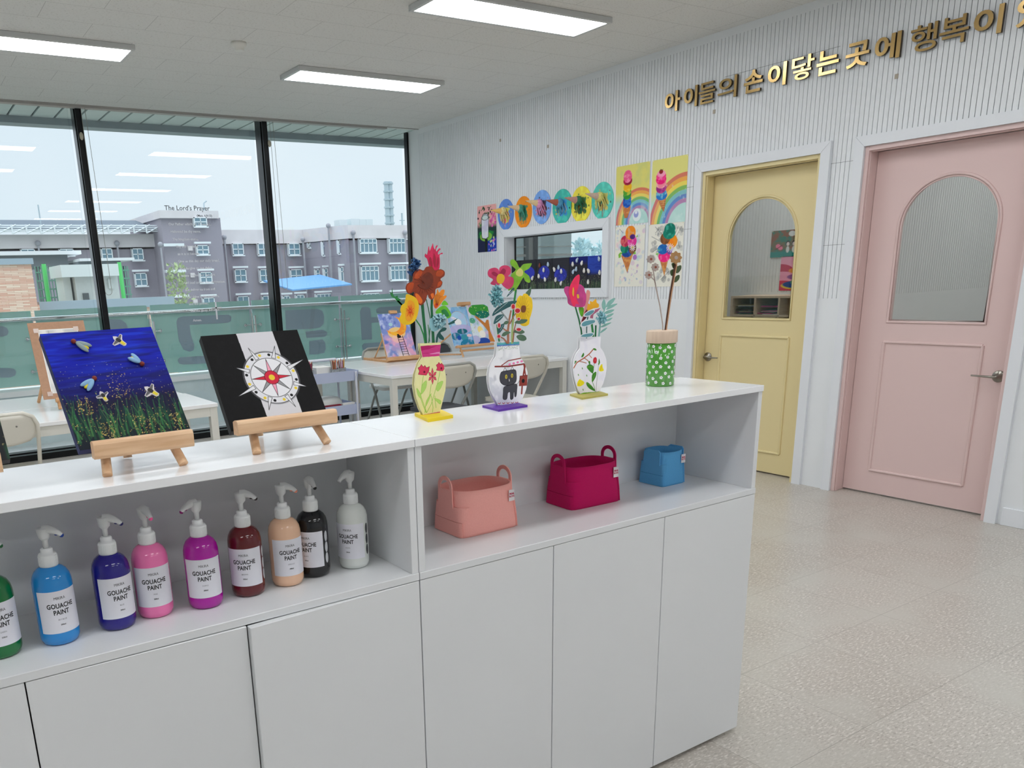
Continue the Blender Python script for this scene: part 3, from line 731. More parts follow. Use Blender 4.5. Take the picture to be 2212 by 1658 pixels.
a = at(600, 625, y=88); b = at(725, 611, y=88)
MB().prism([(a.x, 84, a.z-0.2), (b.x, 84, b.z-0.3), (b.x, 92, b.z+0.9), (a.x, 92, a.z+0.9)], (0, 0, 0.15)).build('blue_canopy', M('blue_sheet_roof', (110, 165, 220), 0.5), bld)
for u0, u1, v0, v1 in ((741, 757, 473, 487), (767, 784, 471, 486), (785, 798, 472, 486), (799, 813, 472, 486), (604, 618, 491, 499)):
    a = at(u0, v1, y=YD); b = at(u1, v0, y=YD)
    MB().box((a.x, YD+1, a.z-1), (b.x, YD+2.5, b.z)).build('rooftop_tank', M('white_tank', (222, 230, 233), 0.6), bld)
# rooftop solar canopy on the left wing
sp = MB(); PV = M('blue_grey_solar_panel', (112, 122, 134), 0.85)
a = at(-140, 478, y=97); b = at(345, 485, y=97)
z0 = at(200, 500, y=101).z
sp.prism([(a.x, 98, at(100, 497, y=98).z), (b.x, 98, at(100, 497, y=98).z), (b.x, 106, at(100, 479, y=106).z), (a.x, 106, at(100, 479, y=106).z)], (0, 0, 0.2))
so = sp.build('solar_canopy', PV, bld); fr = MB(); n_ = 16; zpp = at(200, 504, y=97.6).z; zqq = at(200, 485, y=97.6).z
for kk in range(4): zz_ = zpp+(zqq-zpp)*(0.25+kk*0.22); fr.cyl((a.x, 97.7+kk*0.02, zz_), (b.x, 97.7+kk*0.02, zz_), 0.06, n=5)
for k_ in range(n_+1):
    x = a.x+(b.x-a.x)*k_/n_; fr.cyl((x, 97.6, zpp), (x, 97.6, zqq), 0.09, n=6); fr.cyl((x, 97.6, zpp), (x+1.8, 97.6, zqq), 0.06, n=6)
fr.build('canopy_posts', WFR, so)
# chimneys with smoke and far hazy trees
HZ = M('hazy_grey_blue', (186, 200, 208), 0.9)
ch = thing('smokestack', 'pair of tall hazy smokestacks far beyond the school roof', 'chimney', (at(838, 485, y=300).x, 300, 0))
for u in (834, 842):
    a = at(u, 392, y=300); m_ = MB().cyl((a.x, 300, -9), (a.x, 300, a.z), 0.95, n=12)
    for kk in range(6): m_.cyl((a.x, 300, a.z-3*kk-1), (a.x, 300, a.z-3*kk-0.4), 1.3, n=12)
    m_.build('stack', HZ, ch)
a = at(834, 400, y=300); b = at(842, 400, y=300)
mm = MB()
for kk in range(8): zz = a.z-2.6*kk; mm.box((a.x, 299.8, zz), (b.x, 300.2, zz+0.3)); mm.cyl((a.x, 300, zz), (b.x, 300, zz-2.4), 0.14, n=5)
mm.build('lattice', HZ, ch)
a = at(868, 460, y=300); tag(MB().cyl((a.x, 300, -9), (a.x, 300, a.z), 0.35, n=8).box((a.x-1.2, 299.9, a.z-3), (a.x+1.2, 300.1, a.z-2.7)).build('radio_mast', HZ), 'thin hazy mast right of the smokestacks', 'mast')
a = at(85, 462, y=99); tag(MB().cyl((a.x, 99, at(96, 500, y=99).z), (a.x, 99, at(85, 442, y=99).z), 0.07, n=6).build('antenna_pole', HZ), 'thin antenna pole standing on the left roof', 'antenna')
a = at(446, 437, y=TW); tag(MB().tube([(a.x, TW+1, a.z-3.0), (a.x, TW+1, a.z), (a.x+0.35, TW+1, a.z+0.25)], 0.09, 6).build('roof_pipe', HZ), 'short bent vent pipe on top of the brick tower', 'pipe')
# near brick annex with cabinets, fence posts and canopies
def brick_mat():
    m = bpy.data.materials.new('mottled_orange_brick'); m.use_nodes = True; nt = m.node_tree; b = nt.nodes['Principled BSDF']; N = nt.nodes.new; L = nt.links.new
    tc = N('ShaderNodeTexCoord'); mp = N('ShaderNodeMapping'); mp.inputs['Rotation'].default_value = (math.pi/2, 0, 0); L(tc.outputs['Object'], mp.inputs['Vector'])
    br = N('ShaderNodeTexBrick'); br.inputs['Scale'].default_value = 1; br.inputs['Brick Width'].default_value = 0.42; br.inputs['Row Height'].default_value = 0.052; br.inputs['Mortar Size'].default_value = 0.005
    br.inputs['Color1'].default_value = (*lin((244, 222, 200)), 1); br.inputs['Color2'].default_value = (*lin((222, 168, 146)), 1); br.inputs['Mortar'].default_value = (*lin((196, 156, 132)), 1)
    L(mp.outputs[0], br.inputs['Vector']); L(br.outputs['Color'], b.inputs['Base Color']); b.inputs['Roughness'].default_value = 0.9
    return m
BR2 = brick_mat(); Y3 = 30.0
ax = thing('brick_annex', 'low mottled orange brick annex with a pale metal coping', 'building', (at(60, 600, y=Y3).x, Y3, -9))
def slab(name, u0, v0, u1, v1, y, d, mat, par, zb=None):
    a = at(u0, v0, y=y); b = at(u1, v1, y=y); return MB().box((a.x, y, zb if zb is not None else b.z), (b.x, y+d, a.z)).build(name, mat, par)
slab('brick_wall', -150, 569, 72, 600, Y3, 5, BR2, ax, -9)
slab('coping', -150, 561, 73, 570, Y3-0.1, 5, M('zinc_coping', (160, 176, 186), 0.4), ax)
slab('brick_wall', 76, 660, 371, 690, Y3+1, 0.4, BR2, ax, -9)
DK = at(200, 660, y=33).z
q1_ = at(76, 660, y=Y3+1); q2_ = at(371, 660, y=Y3+1)
MB().box((q1_.x, Y3+1.45, -9), (q2_.x, Y3+6.5, DK)).build('roof_deck', M('grey_roof_deck', (170, 176, 174), 0.8), ax)
cp = at(80, 654, y=Y3+0.8); 
slab('coping', 84, 652, 378, 660, Y3+0.85, 0.45, M('zinc_coping', (160, 176, 186), 0.4), ax)
slab('brick_wall', 40, 660, 90, 690, Y3+0.5, 1, BR2, ax, -9)
hut = thing('equipment_hut', 'pale grey metal equipment hut on the annex roof', 'hut', (at(200, 640, y=33).x, 33, 0))
HUT = M('pale_grey_sheet_metal', (206, 212, 208), 0.5, var=0.03)
slab('hut_body', 160, 595, 262, 660, 33, 2, HUT, hut, DK+0.005); slab('hut_side', 134, 590, 160, 660, 33.4, 1.6, M('light_grey_sheet_metal', (218, 226, 222), 0.5), hut, DK+0.005)
slab('hut_roof', 130, 572, 258, 595, 32.6, 2.5, M('light_grey_sheet_metal', (218, 226, 222), 0.5), hut)
slab('hatch', 179, 633, 194, 650, 32.9, 0.1, M('dark_hatch', (90, 96, 98), 0.5), hut); slab('wall_box', 233, 602, 245, 623, 32.9, 0.15, HUT, hut)
GRN = M('bright_green_post', (96, 214, 116), 0.5)
for (u0, v0, u1, v1, lab) in ((94, 570, 106, 652, 'bright green fence post left of the equipment hut'), (257, 566, 268, 648, 'bright green fence post right of the equipment hut')):
    a = at(u0, v0, y=35.4); b = at(u1, v1, y=35.4); tag(MB().cyl((b.x, 35.4, DK), (a.x, 35.4, a.z), 0.08, n=10).build('fence_post', GRN), lab, 'fence post', 'bright green fence posts')
mesh = MB(); FEN = M('green_mesh_fence', (112, 160, 142), 0.6)
for (ua, ub) in ((74, 132), (262, 288)):
    a = at(ua, 575, y=35.7); b = at(ub, 655, y=35.7); x = a.x; b.z = DK
    while x < b.x: mesh.box((x, 35.7, b.z), (x+0.035, 35.73, a.z)); x += 0.11
    z = b.z
    while z < a.z: mesh.box((a.x, 35.68, z), (b.x, 35.71, z+0.05)); z += 0.32
tag(mesh.build('mesh_fence', FEN), 'green wire mesh fence behind the equipment hut', 'fence')
CAN = M('white_canopy_edge', (236, 238, 240), 0.5); CAD = M('grey_canopy_underside', (120, 128, 134), 0.7)
for (u0, u1, v, y, lab) in ((-150, 176, 546, 38, 'long flat carport canopy behind the annex, left one'), (172, 291, 559, 37, 'shorter flat carport canopy beside the equipment hut')):
    c_ = thing('carport_canopy', lab, 'canopy', (at((u0+u1)/2, v, y=y).x, y, 0), 'flat canopies behind the annex')
    a = at(u0, v-1, y=y); b = at(u1, v+2.6, y=y)
    MB().box((a.x, y, b.z), (b.x, y+5, a.z)).build('canopy_roof', CAN, c_)
    m_ = MB().box((a.x, y+0.4, b.z-0.45), (b.x-0.5, y+4.6, b.z))
    for kk in range(5): xx = a.x+(b.x-a.x)*(kk+0.5)/5; m_.cyl((xx, y+1, b.z-0.2), (xx, y+1, -9), 0.08, n=6)
    m_.build('canopy_frame', CAD, c_)
# leafy shrub between the buildings
rng = random.Random(3)
def shrub(name, cx, cy, cz, r, h, n, col, lab, cat, lm=0.12):
    mb = MB()
    for _ in range(n):
        t = rng.random(); a = rng.random()*6.283; rr_ = r*(1-t*0.75)*rng.random()**0.5
        p = Vector((cx+rr_*math.cos(a), cy+rr_*math.sin(a), cz+h*t)); d = Vector((rng.uniform(-1, 1), rng.uniform(-1, 1), rng.uniform(0, 1.4))).normalized()*lm*rng.uniform(1, 2.4)
        e = Vector((rng.uniform(-1, 1), rng.uniform(-1, 1), rng.uniform(-1, 1))).normalized()*lm*0.6
        mb.add([p, p+d*0.5+e, p+d, p+d*0.5-e], [(0, 1, 2, 3)])
    return tag(mb.build(name, col), lab, cat)
a = at(390, 660, y=45); shrub('leafy_shrub', a.x, 45, -9, 1.7, a.z+9+2.1, 1500, M('yellow_green_leaf', (172, 188, 140), 0.8), 'yellow-green shrub top in front of the brick tower', 'shrub', 0.14)
# hazy trees and a dark office front seen through the little window
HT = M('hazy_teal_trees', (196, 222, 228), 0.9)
for k_, (u, w_, h_) in enumerate(((1250, 2.0, 6.5), (1258, 1.6, 8.5), (1266, 1.8, 7.5), (1280, 2.2, 5.5), (1297, 3.2, 8.5))):
    a = at(u, 553, y=88+7*k_); shrub('distant_tree', a.x, 88+7*k_, -9, w_*0.62, a.z+9+h_*0.24, 420, HT, ['far hazy tree, leftmost in the little window', 'far pointed hazy tree second from left in the little window', 'far hazy tree at the middle of the bright pane', 'low far hazy tree in the little window', 'widest far hazy tree at the right of the little window'][k_], 'tree', 0.55)['group'] = 'hazy trees in the little window'
yy = YG-0.05
wall_b = MB(); a = at(1131, 520, y=yy); b = at(1151, 520, y=yy); wall_b.box((a.x, yy-0.1, 0), (b.x, yy, ZC))
tag(wall_b.build('window_column', M('grey_column', (128, 130, 128), 0.6)), 'grey column seen through the little window', 'column')
a = at(1106, 520, y=yy-0.02); b = at(1233, 520, y=yy-0.02)
sc = glass_mat('smoky_film', (0.66, 0.72, 0.72), 1.4, 1.0, 0.35, (170, 178, 178))
tag(MB().box((a.x, yy-0.03, 0.2), (b.x, yy-0.02, ZC)).build('tinted_screen', sc), 'smoky tinted glass screen seen through the little window', 'screen')
tag(MB().box((a.x-0.2, yy-0.05, at(1170, 533, y=yy).z-0.006), (b.x, yy-0.035, at(1170, 533, y=yy).z+0.006)).box((a.x-0.2, yy-0.05, at(1170, 545, y=yy).z-0.05), (b.x, yy-0.035, at(1170, 545, y=yy).z-0.02)).build('screen_bar', M('pale_bar', (190, 194, 194), 0.4)), 'thin pale rail across the smoky screen', 'rail')
# ------------------------------------------------------------------ golden wall lettering
GOLD = M('brushed_gold_letter', (190, 160, 108), 0.22, 0.95)
DARK = M('dark_bronze_side', (62, 50, 32), 0.4, 0.6)
sg = thing('wall_lettering', 'golden raised letters spelling a sentence across the slotted wall', 'sign', (XR, 3.5, 2.7))
chars = [('아', 4.715, 4.56), ('이', 4.535, 4.405), ('들', 4.40, 4.25), ('의', 4.235, 4.07), ('손', 4.02, 3.865), ('이', 3.835, 3.69), ('닿', 3.66, 3.495), ('는', 3.485, 3.33), ('곳', 3.295, 3.14), ('에', 3.115, 2.955), ('행', 2.91, 2.755), ('복', 2.75, 2.59), ('이', 2.575, 2.425), ('있', 2.37, 2.20), ('습', 2.17, 2.0), ('니', 1.98, 1.83), ('다', 1.81, 1.65)]
for ch_, ya, yb in chars:
    vs, fs = text_data(ch_, 0.165, 0.0016 if ch_ in '들행닿복의' else 0.0040, align='CENTER', extrude=0.009, res=4)
    xs = [v[0] for v in vs]; ys = [v[1] for v in vs]; x0, x1, z0, z1 = min(xs), max(xs), min(ys), max(ys)
    sx = (ya-yb-0.008)/(x1-x0); sz = 0.140/(z1-z0); zc = 2.722 if ch_ not in '닿' else 2.728
    mb = MB()
    V3 = [(XR-0.020-c, ya-0.004-(a-x0)*sx, zc+(b-(z0+z1)/2)*sz) for a, b, c in vs]
    for fc in fs:
        front = all(vs[i][2] > 0.008 for i in fc)
        mb.add([V3[i] for i in fc], [tuple(range(len(fc)))], 0 if front else 1)
    mb.build('letter', [GOLD, DARK], sg)
for (yy_, zz_, lab) in ((4.273, 2.590, 'tiny beige wall plug under the golden letters on the left'), (2.977, 2.555, 'tiny beige wall plug under the golden letters on the right'), (6.762, 2.771, 'tiny screw dot high on the slotted wall near the window'), (6.07, 2.618, 'tiny white hook high on the slotted wall above the discs')):
    tag(MB().box((XR-0.004, yy_-0.010, zz_-0.013), (XR, yy_+0.010, zz_+0.013)).build('wall_plug', M('beige_plug', (170, 160, 145), 0.5)), lab, 'wall plug', 'small plugs on the slotted wall')
# ------------------------------------------------------------------ paint bottles on the shelf
PUMP = M('white_pump_plastic', (232, 234, 234), 0.35)
PUMPT = M('translucent_pump_plastic', (214, 216, 216), 0.3)
LABEL = M('paper_label', (228, 228, 236), 0.5)
INK = M('black_ink', (26, 26, 30), 0.6); INKG = M('grey_ink', (120, 120, 126), 0.6)
def lab_text(mb, s, size, z, r, bold, m, align=0.0, csp=1.0, sx=1.0):
    vs, fs = text_data(s, size, bold, res=2, csp=csp)
    mb.add([(r*math.sin(a*sx/r), -r*math.cos(a*sx/r), z+b) for a, b, c in vs], fs, m)
def bottle(colname, col, word, x, y, head, lab_deg, noz_deg, label, stain=None, neck=None, pattern=False, rough=0.12):
    face = math.atan2(-x, y)       # towards the viewer's side of the room
    t = thing('pump_bottle', label, 'bottle', (x, y, ZS), 'gouache paint pump bottles on the left shelf', world=False)
    body = M('bottle_'+colname, col, rough, coat=0.3)
    R = 0.0368
    prof = [(0.0, 0.0), (0.028, 0.0), (0.0335, 0.003), (0.0365, 0.012), (R, 0.02), (R, 0.118), (0.0362, 0.127), (0.034, 0.137), (0.029, 0.146), (0.022, 0.152), (0.0155, 0.155), (0.015, 0.162), (0.0, 0.162)]
    MB().lathe(prof, n=48).build('bottle_body', body, t)
    cp = MB().lathe([(0.0, 0.155), (0.0168, 0.155), (0.0172, 0.157), (0.0172, 0.176), (0.0155, 0.180), (0.0115, 0.180), (0.0112, 0.188), (0.0098, 0.190), (0.0, 0.190)], n=40)
    for k in range(36):
        a = math.radians(k*10); cp.box((-0.0005, -0.0177, 0.158), (0.0005, -0.0170, 0.175), T=Matrix.Rotation(a, 4, 'Z'))
    cap = cp.build('cap', PUMP, t)
    hd = MB().lathe([(0.0048, 0.188), (0.0052, 0.205), (0.0085, 0.2095), (0.0105, 0.211), (0.0122, 0.222), (0.0128, 0.229), (0.0115, 0.2305), (0.0, 0.231)], n=24)
    an = math.radians(noz_deg); d = Vector((math.sin(an), -math.cos(an), 0))
    sd = Vector((d.y, -d.x, 0))
    # nozzle: a tapered spout bending down
    path = [(0.0, 0.2262), (0.010, 0.2270), (0.020, 0.2235), (0.028, 0.2185), (0.033, 0.2140)]
    hd.tube([d*a+Vector((0, 0, z)) for a, z in path], [0.0100, 0.0088, 0.0066, 0.0050, 0.0042], 14)
    pumph = hd.build('pump_head', PUMPT, t)
    if stain:
        sm = MB(); p = d*0.0325+Vector((0, 0, 0.2140)); sm.ball(p, 0.0045, n=10).ball(d*0.024+Vector((0, 0, 0.2165)), (0.005, 0.004, 0.003), n=8)
        sm.build('dried_paint', M('dried_paint_'+colname, stain, 0.4), pumph)
    lc = math.radians(lab_deg)+face; half = math.radians(66)
    lb = MB(); n = 28; vs = []; rl = R+0.0003; z0, z1 = 0.0275, 0.1125
    for k in range(n+1):
        a = -half+2*half*k/n; vs += [(rl*math.sin(a), -rl*math.cos(a), z0), (rl*math.sin(a), -rl*math.cos(a), z1)]
    lb.add(vs, [(2*k, 2*k+2, 2*k+3, 2*k+1) for k in range(n)], 0, True)
    rt_ = R+0.0006
    lab_text(lb, 'MIKIRA', 0.0078, 0.0980, rt_, 0.0, 1, sx=0.85)
    lab_text(lb, 'GOUACHE', 0.0132, 0.0825, rt_, 0.00035, 1, csp=1.02, sx=0.78)
    lab_text(lb, 'PAINT', 0.0132, 0.0695, rt_, 0.00035, 1, csp=1.02, sx=0.78)
    lab_text(lb, word, 0.0042, 0.055, rt_, 0.0, 2, sx=0.9)
    lab_text(lb, '500ml', 0.0042, 0.0445, rt_, 0.0001, 1, sx=0.9)
    o = lb.build('paper_label', [LABEL, INK, INKG], t); o.rotation_euler.z = lc
    if pattern:
        pm = MB(); rp = R+0.0004
        for kk in range(3):
            zc = 0.045+kk*0.026
            for s_ in (-1, 1):
                arc_ = [(0.0105*(1-math.cos(q)) * 0.9, 0.013*math.sin(q)) for q in [math.pi*(-0.5+j_/10) for j_ in range(11)]]
                P = [(half+0.12+0.16+s_*0.14*math.cos(q), zc+0.0128*math.sin(q)) for q in [math.pi*(-0.5+j_/10) for j_ in range(11)]]
                pm.poly([(rp*math.sin(a), -rp*math.cos(a), z) for a, z in P], 0 if colname == 'white' else 0)
        pm.build('label_pattern', M('pattern_'+colname, (60, 62, 66) if colname == 'white' else (205, 208, 212), 0.5), t).rotation_euler.z = lc
    return t
bl_ = [('green', (12, 112, 52), 'GREEN', 0.069, 1.6176, 12, 60, 'dark green paint bottle cut by the left edge of the photo', (10, 90, 45)),
 ('sky', (34, 140, 216), 'SKY BLUE', 0.1739, 1.6155, 13, 62, 'sky blue paint pump bottle between the green and the navy one', (14, 60, 150)),
 ('navy', (30, 18, 132), 'BLUE', 0.2848, 1.6199, 19, 66, 'deep navy blue paint pump bottle with white label', (16, 12, 90)),
 ('pink', (246, 124, 182), 'PINK', 0.3665, 1.6360, 5, 10, 'light pink paint pump bottle partly behind the navy one', (240, 90, 150)),
 ('magenta', (176, 16, 160), 'PURPLE', 0.4696, 1.6193, 3, -80, 'bright magenta paint pump bottle with nozzle to the left', (130, 10, 100)),
 ('brown', (98, 20, 28), 'BROWN', 0.5705, 1.6287, -9, 66, 'dark red-brown paint pump bottle', (30, 16, 18)),
 ('peach', (236, 192, 160), 'APRICOT', 0.6668, 1.6331, 16, 66, 'peach coloured paint pump bottle left of the black one', (224, 130, 100)),
 ('black', (12, 13, 18), 'BLACK', 0.7419, 1.6480, -28, 0, 'black paint pump bottle with dark drips on its pump', (14, 14, 16)),
 ('white', (224, 228, 224), 'WHITE', 0.8444, 1.6433, -21, -75, 'white paint pump bottle nearest the side panel', None)]
for (cn, c, w_, x, y, ld, nd, lab, st) in bl_:
    y += 0.020
    bottle(cn, c, w_, x+0.003, y, 0, ld, nd, lab, st, pattern=cn in ('black', 'white', 'brown'))
# ------------------------------------------------------------------ felt baskets
def basket(col, name, x, y, w, d, h, rz, label, handles, tw=None, tp=(0.30, 0.85)):
    t = thing('felt_basket', label, 'basket', (x, y, ZS), 'felt storage baskets on the right shelf', world=False, rz=rz)
    F = M('felt_'+name, col, 0.95, var=0.05, vs=400, bump=0.35, bs=900)
    n = 72; th = 0.0032
    def ring(W, D, z, e):
        P = []
        for k in range(n):
            a = 2*math.pi*k/n; c, s = math.cos(a), math.sin(a)
            P.append((math.copysign(abs(c)**(2/e), c)*W/2, math.copysign(abs(s)**(2/e), s)*D/2, z))
        return P
    lv = [(0, 10), (0.06, 10), (0.3, 7), (0.6, 4.6), (0.85, 3.3), (1.0, 2.9)]
    vs = []; fs = []
    W1, D1 = w*1.02, d*1.02
    for q, e in lv: vs += ring(w+(W1-w)*q, d+(D1-d)*q, h*q, e)
    for q, e in reversed(lv[1:]): vs += ring(w+(W1-w)*q-2*th, d+(D1-d)*q-2*th, h*q, e)
    vs += ring(w-2*th, d-2*th, th, 10)
    L = len(lv)*2
    for i in range(L-1):
        for k in range(n): fs.append((i*n+k, i*n+(k+1) % n, (i+1)*n+(k+1) % n, (i+1)*n+k))
    fs.append(tuple(range(n-1, -1, -1))); fs.append(tuple((L-1)*n+k for k in range(n)))
    MB().add(vs, fs, 0, True).build('basket_body', F, t)
    for s in (-1, 1):
        # handle or closing tab at each short end, and the corner fold straps
        xo = s*(W1/2+0.0008)
        if handles:
            hw, hh, bw = 0.032, 0.036, 0.0105
            out = [(-hw-0.004, h*0.60), (hw+0.004, h*0.60), (hw+0.002, h*0.86), (hw, h*1.0)]+[(hw*math.cos(q), h*1.0+hh*0.25+hh*0.75*math.sin(q)) for q in [math.pi*k/14 for k in range(15)]]+[(-hw, h*1.0), (-hw-0.002, h*0.86)]
            inn = [(hw-bw, h*1.0+0.001), (hw-bw, h*1.0+hh*0.25)]+[((hw-bw)*math.cos(q), h*1.0+hh*0.25+(hh*0.75-bw)*math.sin(q)) for q in [math.pi*k/14 for k in range(15)]]+[(-hw+bw, h*1.0+0.001)]
            hb = MB()
            hb.prism([(xo, a, b) for a, b in [(-hw-0.003, h*0.62), (hw+0.003, h*0.62), (hw, h*1.0), (-hw, h*1.0)]], (s*0.003, 0, 0))
            arcs = [(math.pi*k/16) for k in range(17)]
            o_ = [(hw*math.cos(q), h+hh*0.2+hh*0.8*math.sin(q)) for q in arcs]; i_ = [((hw-bw)*math.cos(q), h+hh*0.2+(hh*0.8-bw)*math.sin(q)) for q in arcs]
            o_ = [(hw, h)]+o_+[(-hw, h)]; i_ = [(hw-bw, h)]+i_+[(-hw+bw, h)]
            for k in range(len(o_)-1):
                hb.prism([(xo, *o_[k]), (xo, *o_[k+1]), (xo, *i_[k+1]), (xo, *i_[k])], (s*0.003, 0, 0))
            hb.build('handle', F, t)
        else:
            MB().prism([(xo, -d*0.36, h*0.62), (xo, d*0.3, h*0.62), (xo, d*0.3, h*0.97), (xo, d*0.16, h*1.06), (xo, -d*0.30, h*1.06), (xo, -d*0.36, h*0.99)], (s*0.003, 0, 0)).build('end_tab', F, t)
        # felt strap wrapped round the end and the folded foot corner
        def band(h0, h1, a0, a1, off, nm):
            q = 14; V_ = []
            for o_ in (off, off+0.003):
                for hh_, tt in ((h0, 0), (h1, 1)):
                    f_ = hh_/h; e_ = np.interp(f_, [c_[0] for c_ in lv], [c_[1] for c_ in lv])
                    for k in range(q+1):
                        a = math.radians(a0+(a1-a0)*k/q); c, s2 = math.cos(a), math.sin(a)
                        Wd = w+(W1-w)*f_+2*o_; Dd = d+(D1-d)*f_+2*o_
                        V_.append((s*math.copysign(abs(c)**(2/e_), c)*Wd/2, math.copysign(abs(s2)**(2/e_), s2)*Dd/2, hh_))
            m_ = q+1; F_ = []
            for k in range(q):
                F_ += [(k, k+1, m_+k+1, m_+k), (2*m_+k, 3*m_+k, 3*m_+k+1, 2*m_+k+1), (m_+k, m_+k+1, 3*m_+k+1, 3*m_+k), (k, 2*m_+k, 2*m_+k+1, k+1)]
            F_ += [(0, m_, 3*m_, 2*m_), (q, 2*m_+q, 3*m_+q, m_+q)]
            MB().add(V_, F_).build(nm, F, t)
        band(h*0.34, h*0.66, -62 if s < 0 else -46, 46, 0.0004, 'strap')
        band(0.001, h*0.33, -40, 40, 0.0004, 'corner_fold')
    tx = w*tp[0]
    tg = MB().box((tx-0.009, -D1/2-0.0026, h*(tp[1]-0.23)), (tx+0.009, -D1/2-0.001, h*(tp[1]+0.02)), 0)
    for s_, zz in (('MAR', tp[1]-0.07), ('RON', tp[1]-0.13)):
        vs, fs = text_data(s_, 0.0075, 0.0003, res=1); tg.add([(tx+a, -D1/2-0.0029, h*zz+b) for a, b, c in vs], fs, 1)
    tg.build('cloth_tag', [M('white_cloth_tag', (228, 224, 226), 0.7), M('crimson_print', (190, 30, 80), 0.7)], t)
    return t
basket((255, 178, 168), 'salmon', 1.262, 1.733, 0.188, 0.136, 0.122, 0.0, 'salmon pink felt basket with two loop handles, nearest the pump bottles', True, tp=(0.36, 0.86))
basket((196, 0, 92), 'crimson', 1.664, 1.740, 0.186, 0.124, 0.122, -0.04, 'crimson felt basket with two loop handles in the middle', True, tp=(0.36, 0.86))
basket((92, 168, 220), 'blue', 2.018, 1.752, 0.100, 0.100, 0.108, 0.0, 'small blue felt basket without loops, farthest right', False, tp=(0.34, 0.86))
# ------------------------------------------------------------------ small table easels with canvases
def wood_mat(name, c1, c2, sc=(3, 30, 30)):
    m = bpy.data.materials.new(name); m.use_nodes = True; nt = m.node_tree; b = nt.nodes['Principled BSDF']; N = nt.nodes.new; L = nt.links.new
    tc = N('ShaderNodeTexCoord'); mp = N('ShaderNodeMapping'); mp.inputs['Scale'].default_value = sc; L(tc.outputs['Object'], mp.inputs[0])
    n = N('ShaderNodeTexNoise'); n.inputs['Scale'].default_value = 3; n.inputs['Detail'].default_value = 5; L(mp.outputs[0], n.inputs['Vector'])
    r = N('ShaderNodeValToRGB'); r.color_ramp.elements[0].position = 0.35; r.color_ramp.elements[1].position = 0.65
    r.color_ramp.elements[0].color = (*lin(c1), 1); r.color_ramp.elements[1].color = (*lin(c2), 1)
    L(n.outputs['Fac'], r.inputs[0]); L(r.outputs[0], b.inputs['Base Color']); b.inputs['Roughness'].default_value = 0.5
    MATS[name] = m; return m
PINE = wood_mat('pale_pine', (214, 172, 132), (230, 194, 156))
BEECH = wood_mat('beech_wood', (196, 148, 102), (214, 168, 122))
def small_easel(lx0, lx1, fx0, fx1, y0, z0, z1, label, rear):
    t = thing('table_easel', label, 'easel', ((fx0+fx1)/2, y0, ZT), 'pine table easels on the counter')
    b = MB(); c = 0.008
    P = [(y0-0.016, z0+0.006), (y0-0.012, z0), (y0+0.012, z0), (y0+0.012, z1-0.004), (y0+0.002, z1), (y0-0.012, z1), (y0-0.016, z1-0.006)]
    b.prism([(lx0, a, q) for a, q in P], (lx1-lx0, 0, 0)); b.build('ledge', PINE, t, bevel=0.0025)
    xm = (fx0+fx1)/2; top = (xm, y0+0.285, z0+0.255)
    for fx, s in ((fx0, -1), (fx1, 1)):
        foot = Vector((fx+s*0.004, y0+0.002, ZT+0.004)); up_ = Vector(top)+Vector((s*0.012, 0, 0)); d = (up_-foot)
        mid = foot+d*0.74
        MB().cyl(foot, mid, 0.0095, n=14).build('leg', PINE, t)
    MB().cyl((xm, rear, ZT+0.004), (xm, y0+0.20, z0+0.175), 0.009, n=14).build('rear_leg', PINE, t)
    return t
small_easel(0.279, 0.468, 0.304, 0.443, 1.597, 1.200, 1.2335, 'pine easel holding the firefly painting', 1.748)
small_easel(0.560, 0.786, 0.606, 0.762, 1.597, 1.2085, 1.2385, 'pine easel holding the striped black and white painting', 1.79)
small_easel(-0.10, 0.124, -0.06, 0.082, 1.60, 1.200, 1.236, 'pine easel at the left edge holding a mostly hidden dark painting', 1.76)
def canvas_frame(O, yaw, tilt):
    U = Vector((math.cos(yaw), math.sin(yaw), 0)); bk = Vector((-math.sin(yaw), math.cos(yaw), 0))
    V = bk*math.sin(tilt)+Vector((0, 0, 1))*math.cos(tilt)
    return Vector(O), U, V
def stretched(name_label, O, yaw, tilt, w, h, th, side, group):
    O, U, V = canvas_frame(O, yaw, tilt); N = U.cross(V)      # N points to the viewer
    t = thing('canvas_painting', name_label, 'painting', tuple(O), group)
    a = O-N*0.0004
    MB().prism([a, a+U*w, a+U*w+V*h, a+V*h], -N*th).build('stretcher', side, t, bevel=0.0012)
    return t, O, U, V, N
# 1 firefly night
t1, O, U, V, N = stretched('square canvas of clay fireflies over night grass', (0.2600, 1.615, 1.2160), math.radians(6), math.radians(36.5), 0.2235, 0.262, 0.017, M('navy_canvas_side', (10, 24, 84), 0.6), 'painted canvases on the counter')
A = Art(O, U, V, 0.2235, 0.262, 330, (0, 22, 172), (0, 640, 4.144))
yy = A.Y/A.h
A.blend(np.clip((0.75-yy)/0.3, 0, 1), (6, 4, 80), 0.85); A.blend(np.clip((0.47-yy)/0.10, 0, 1), (16, 8, 42), 0.9); A.blend(np.clip((0.30-yy)/0.15, 0, 1), (12, 24, 32), 0.85)
A.wash((20, 62, 214), 3, 40, 0.5, 0.75, 0.55, np.clip((yy-0.55)/0.2, 0, 1)); A.wash((6, 8, 70), 3, 46, 0.5, 0.72, 0.6, np.clip((yy-0.42)/0.1, 0, 1))
A.wash((30, 50, 150), 5, 60, 0.58, 0.8, 0.4, np.clip((0.75-yy)/0.1, 0, 1)*np.clip((yy-0.4)/0.05, 0, 1))
R_ = A.rng
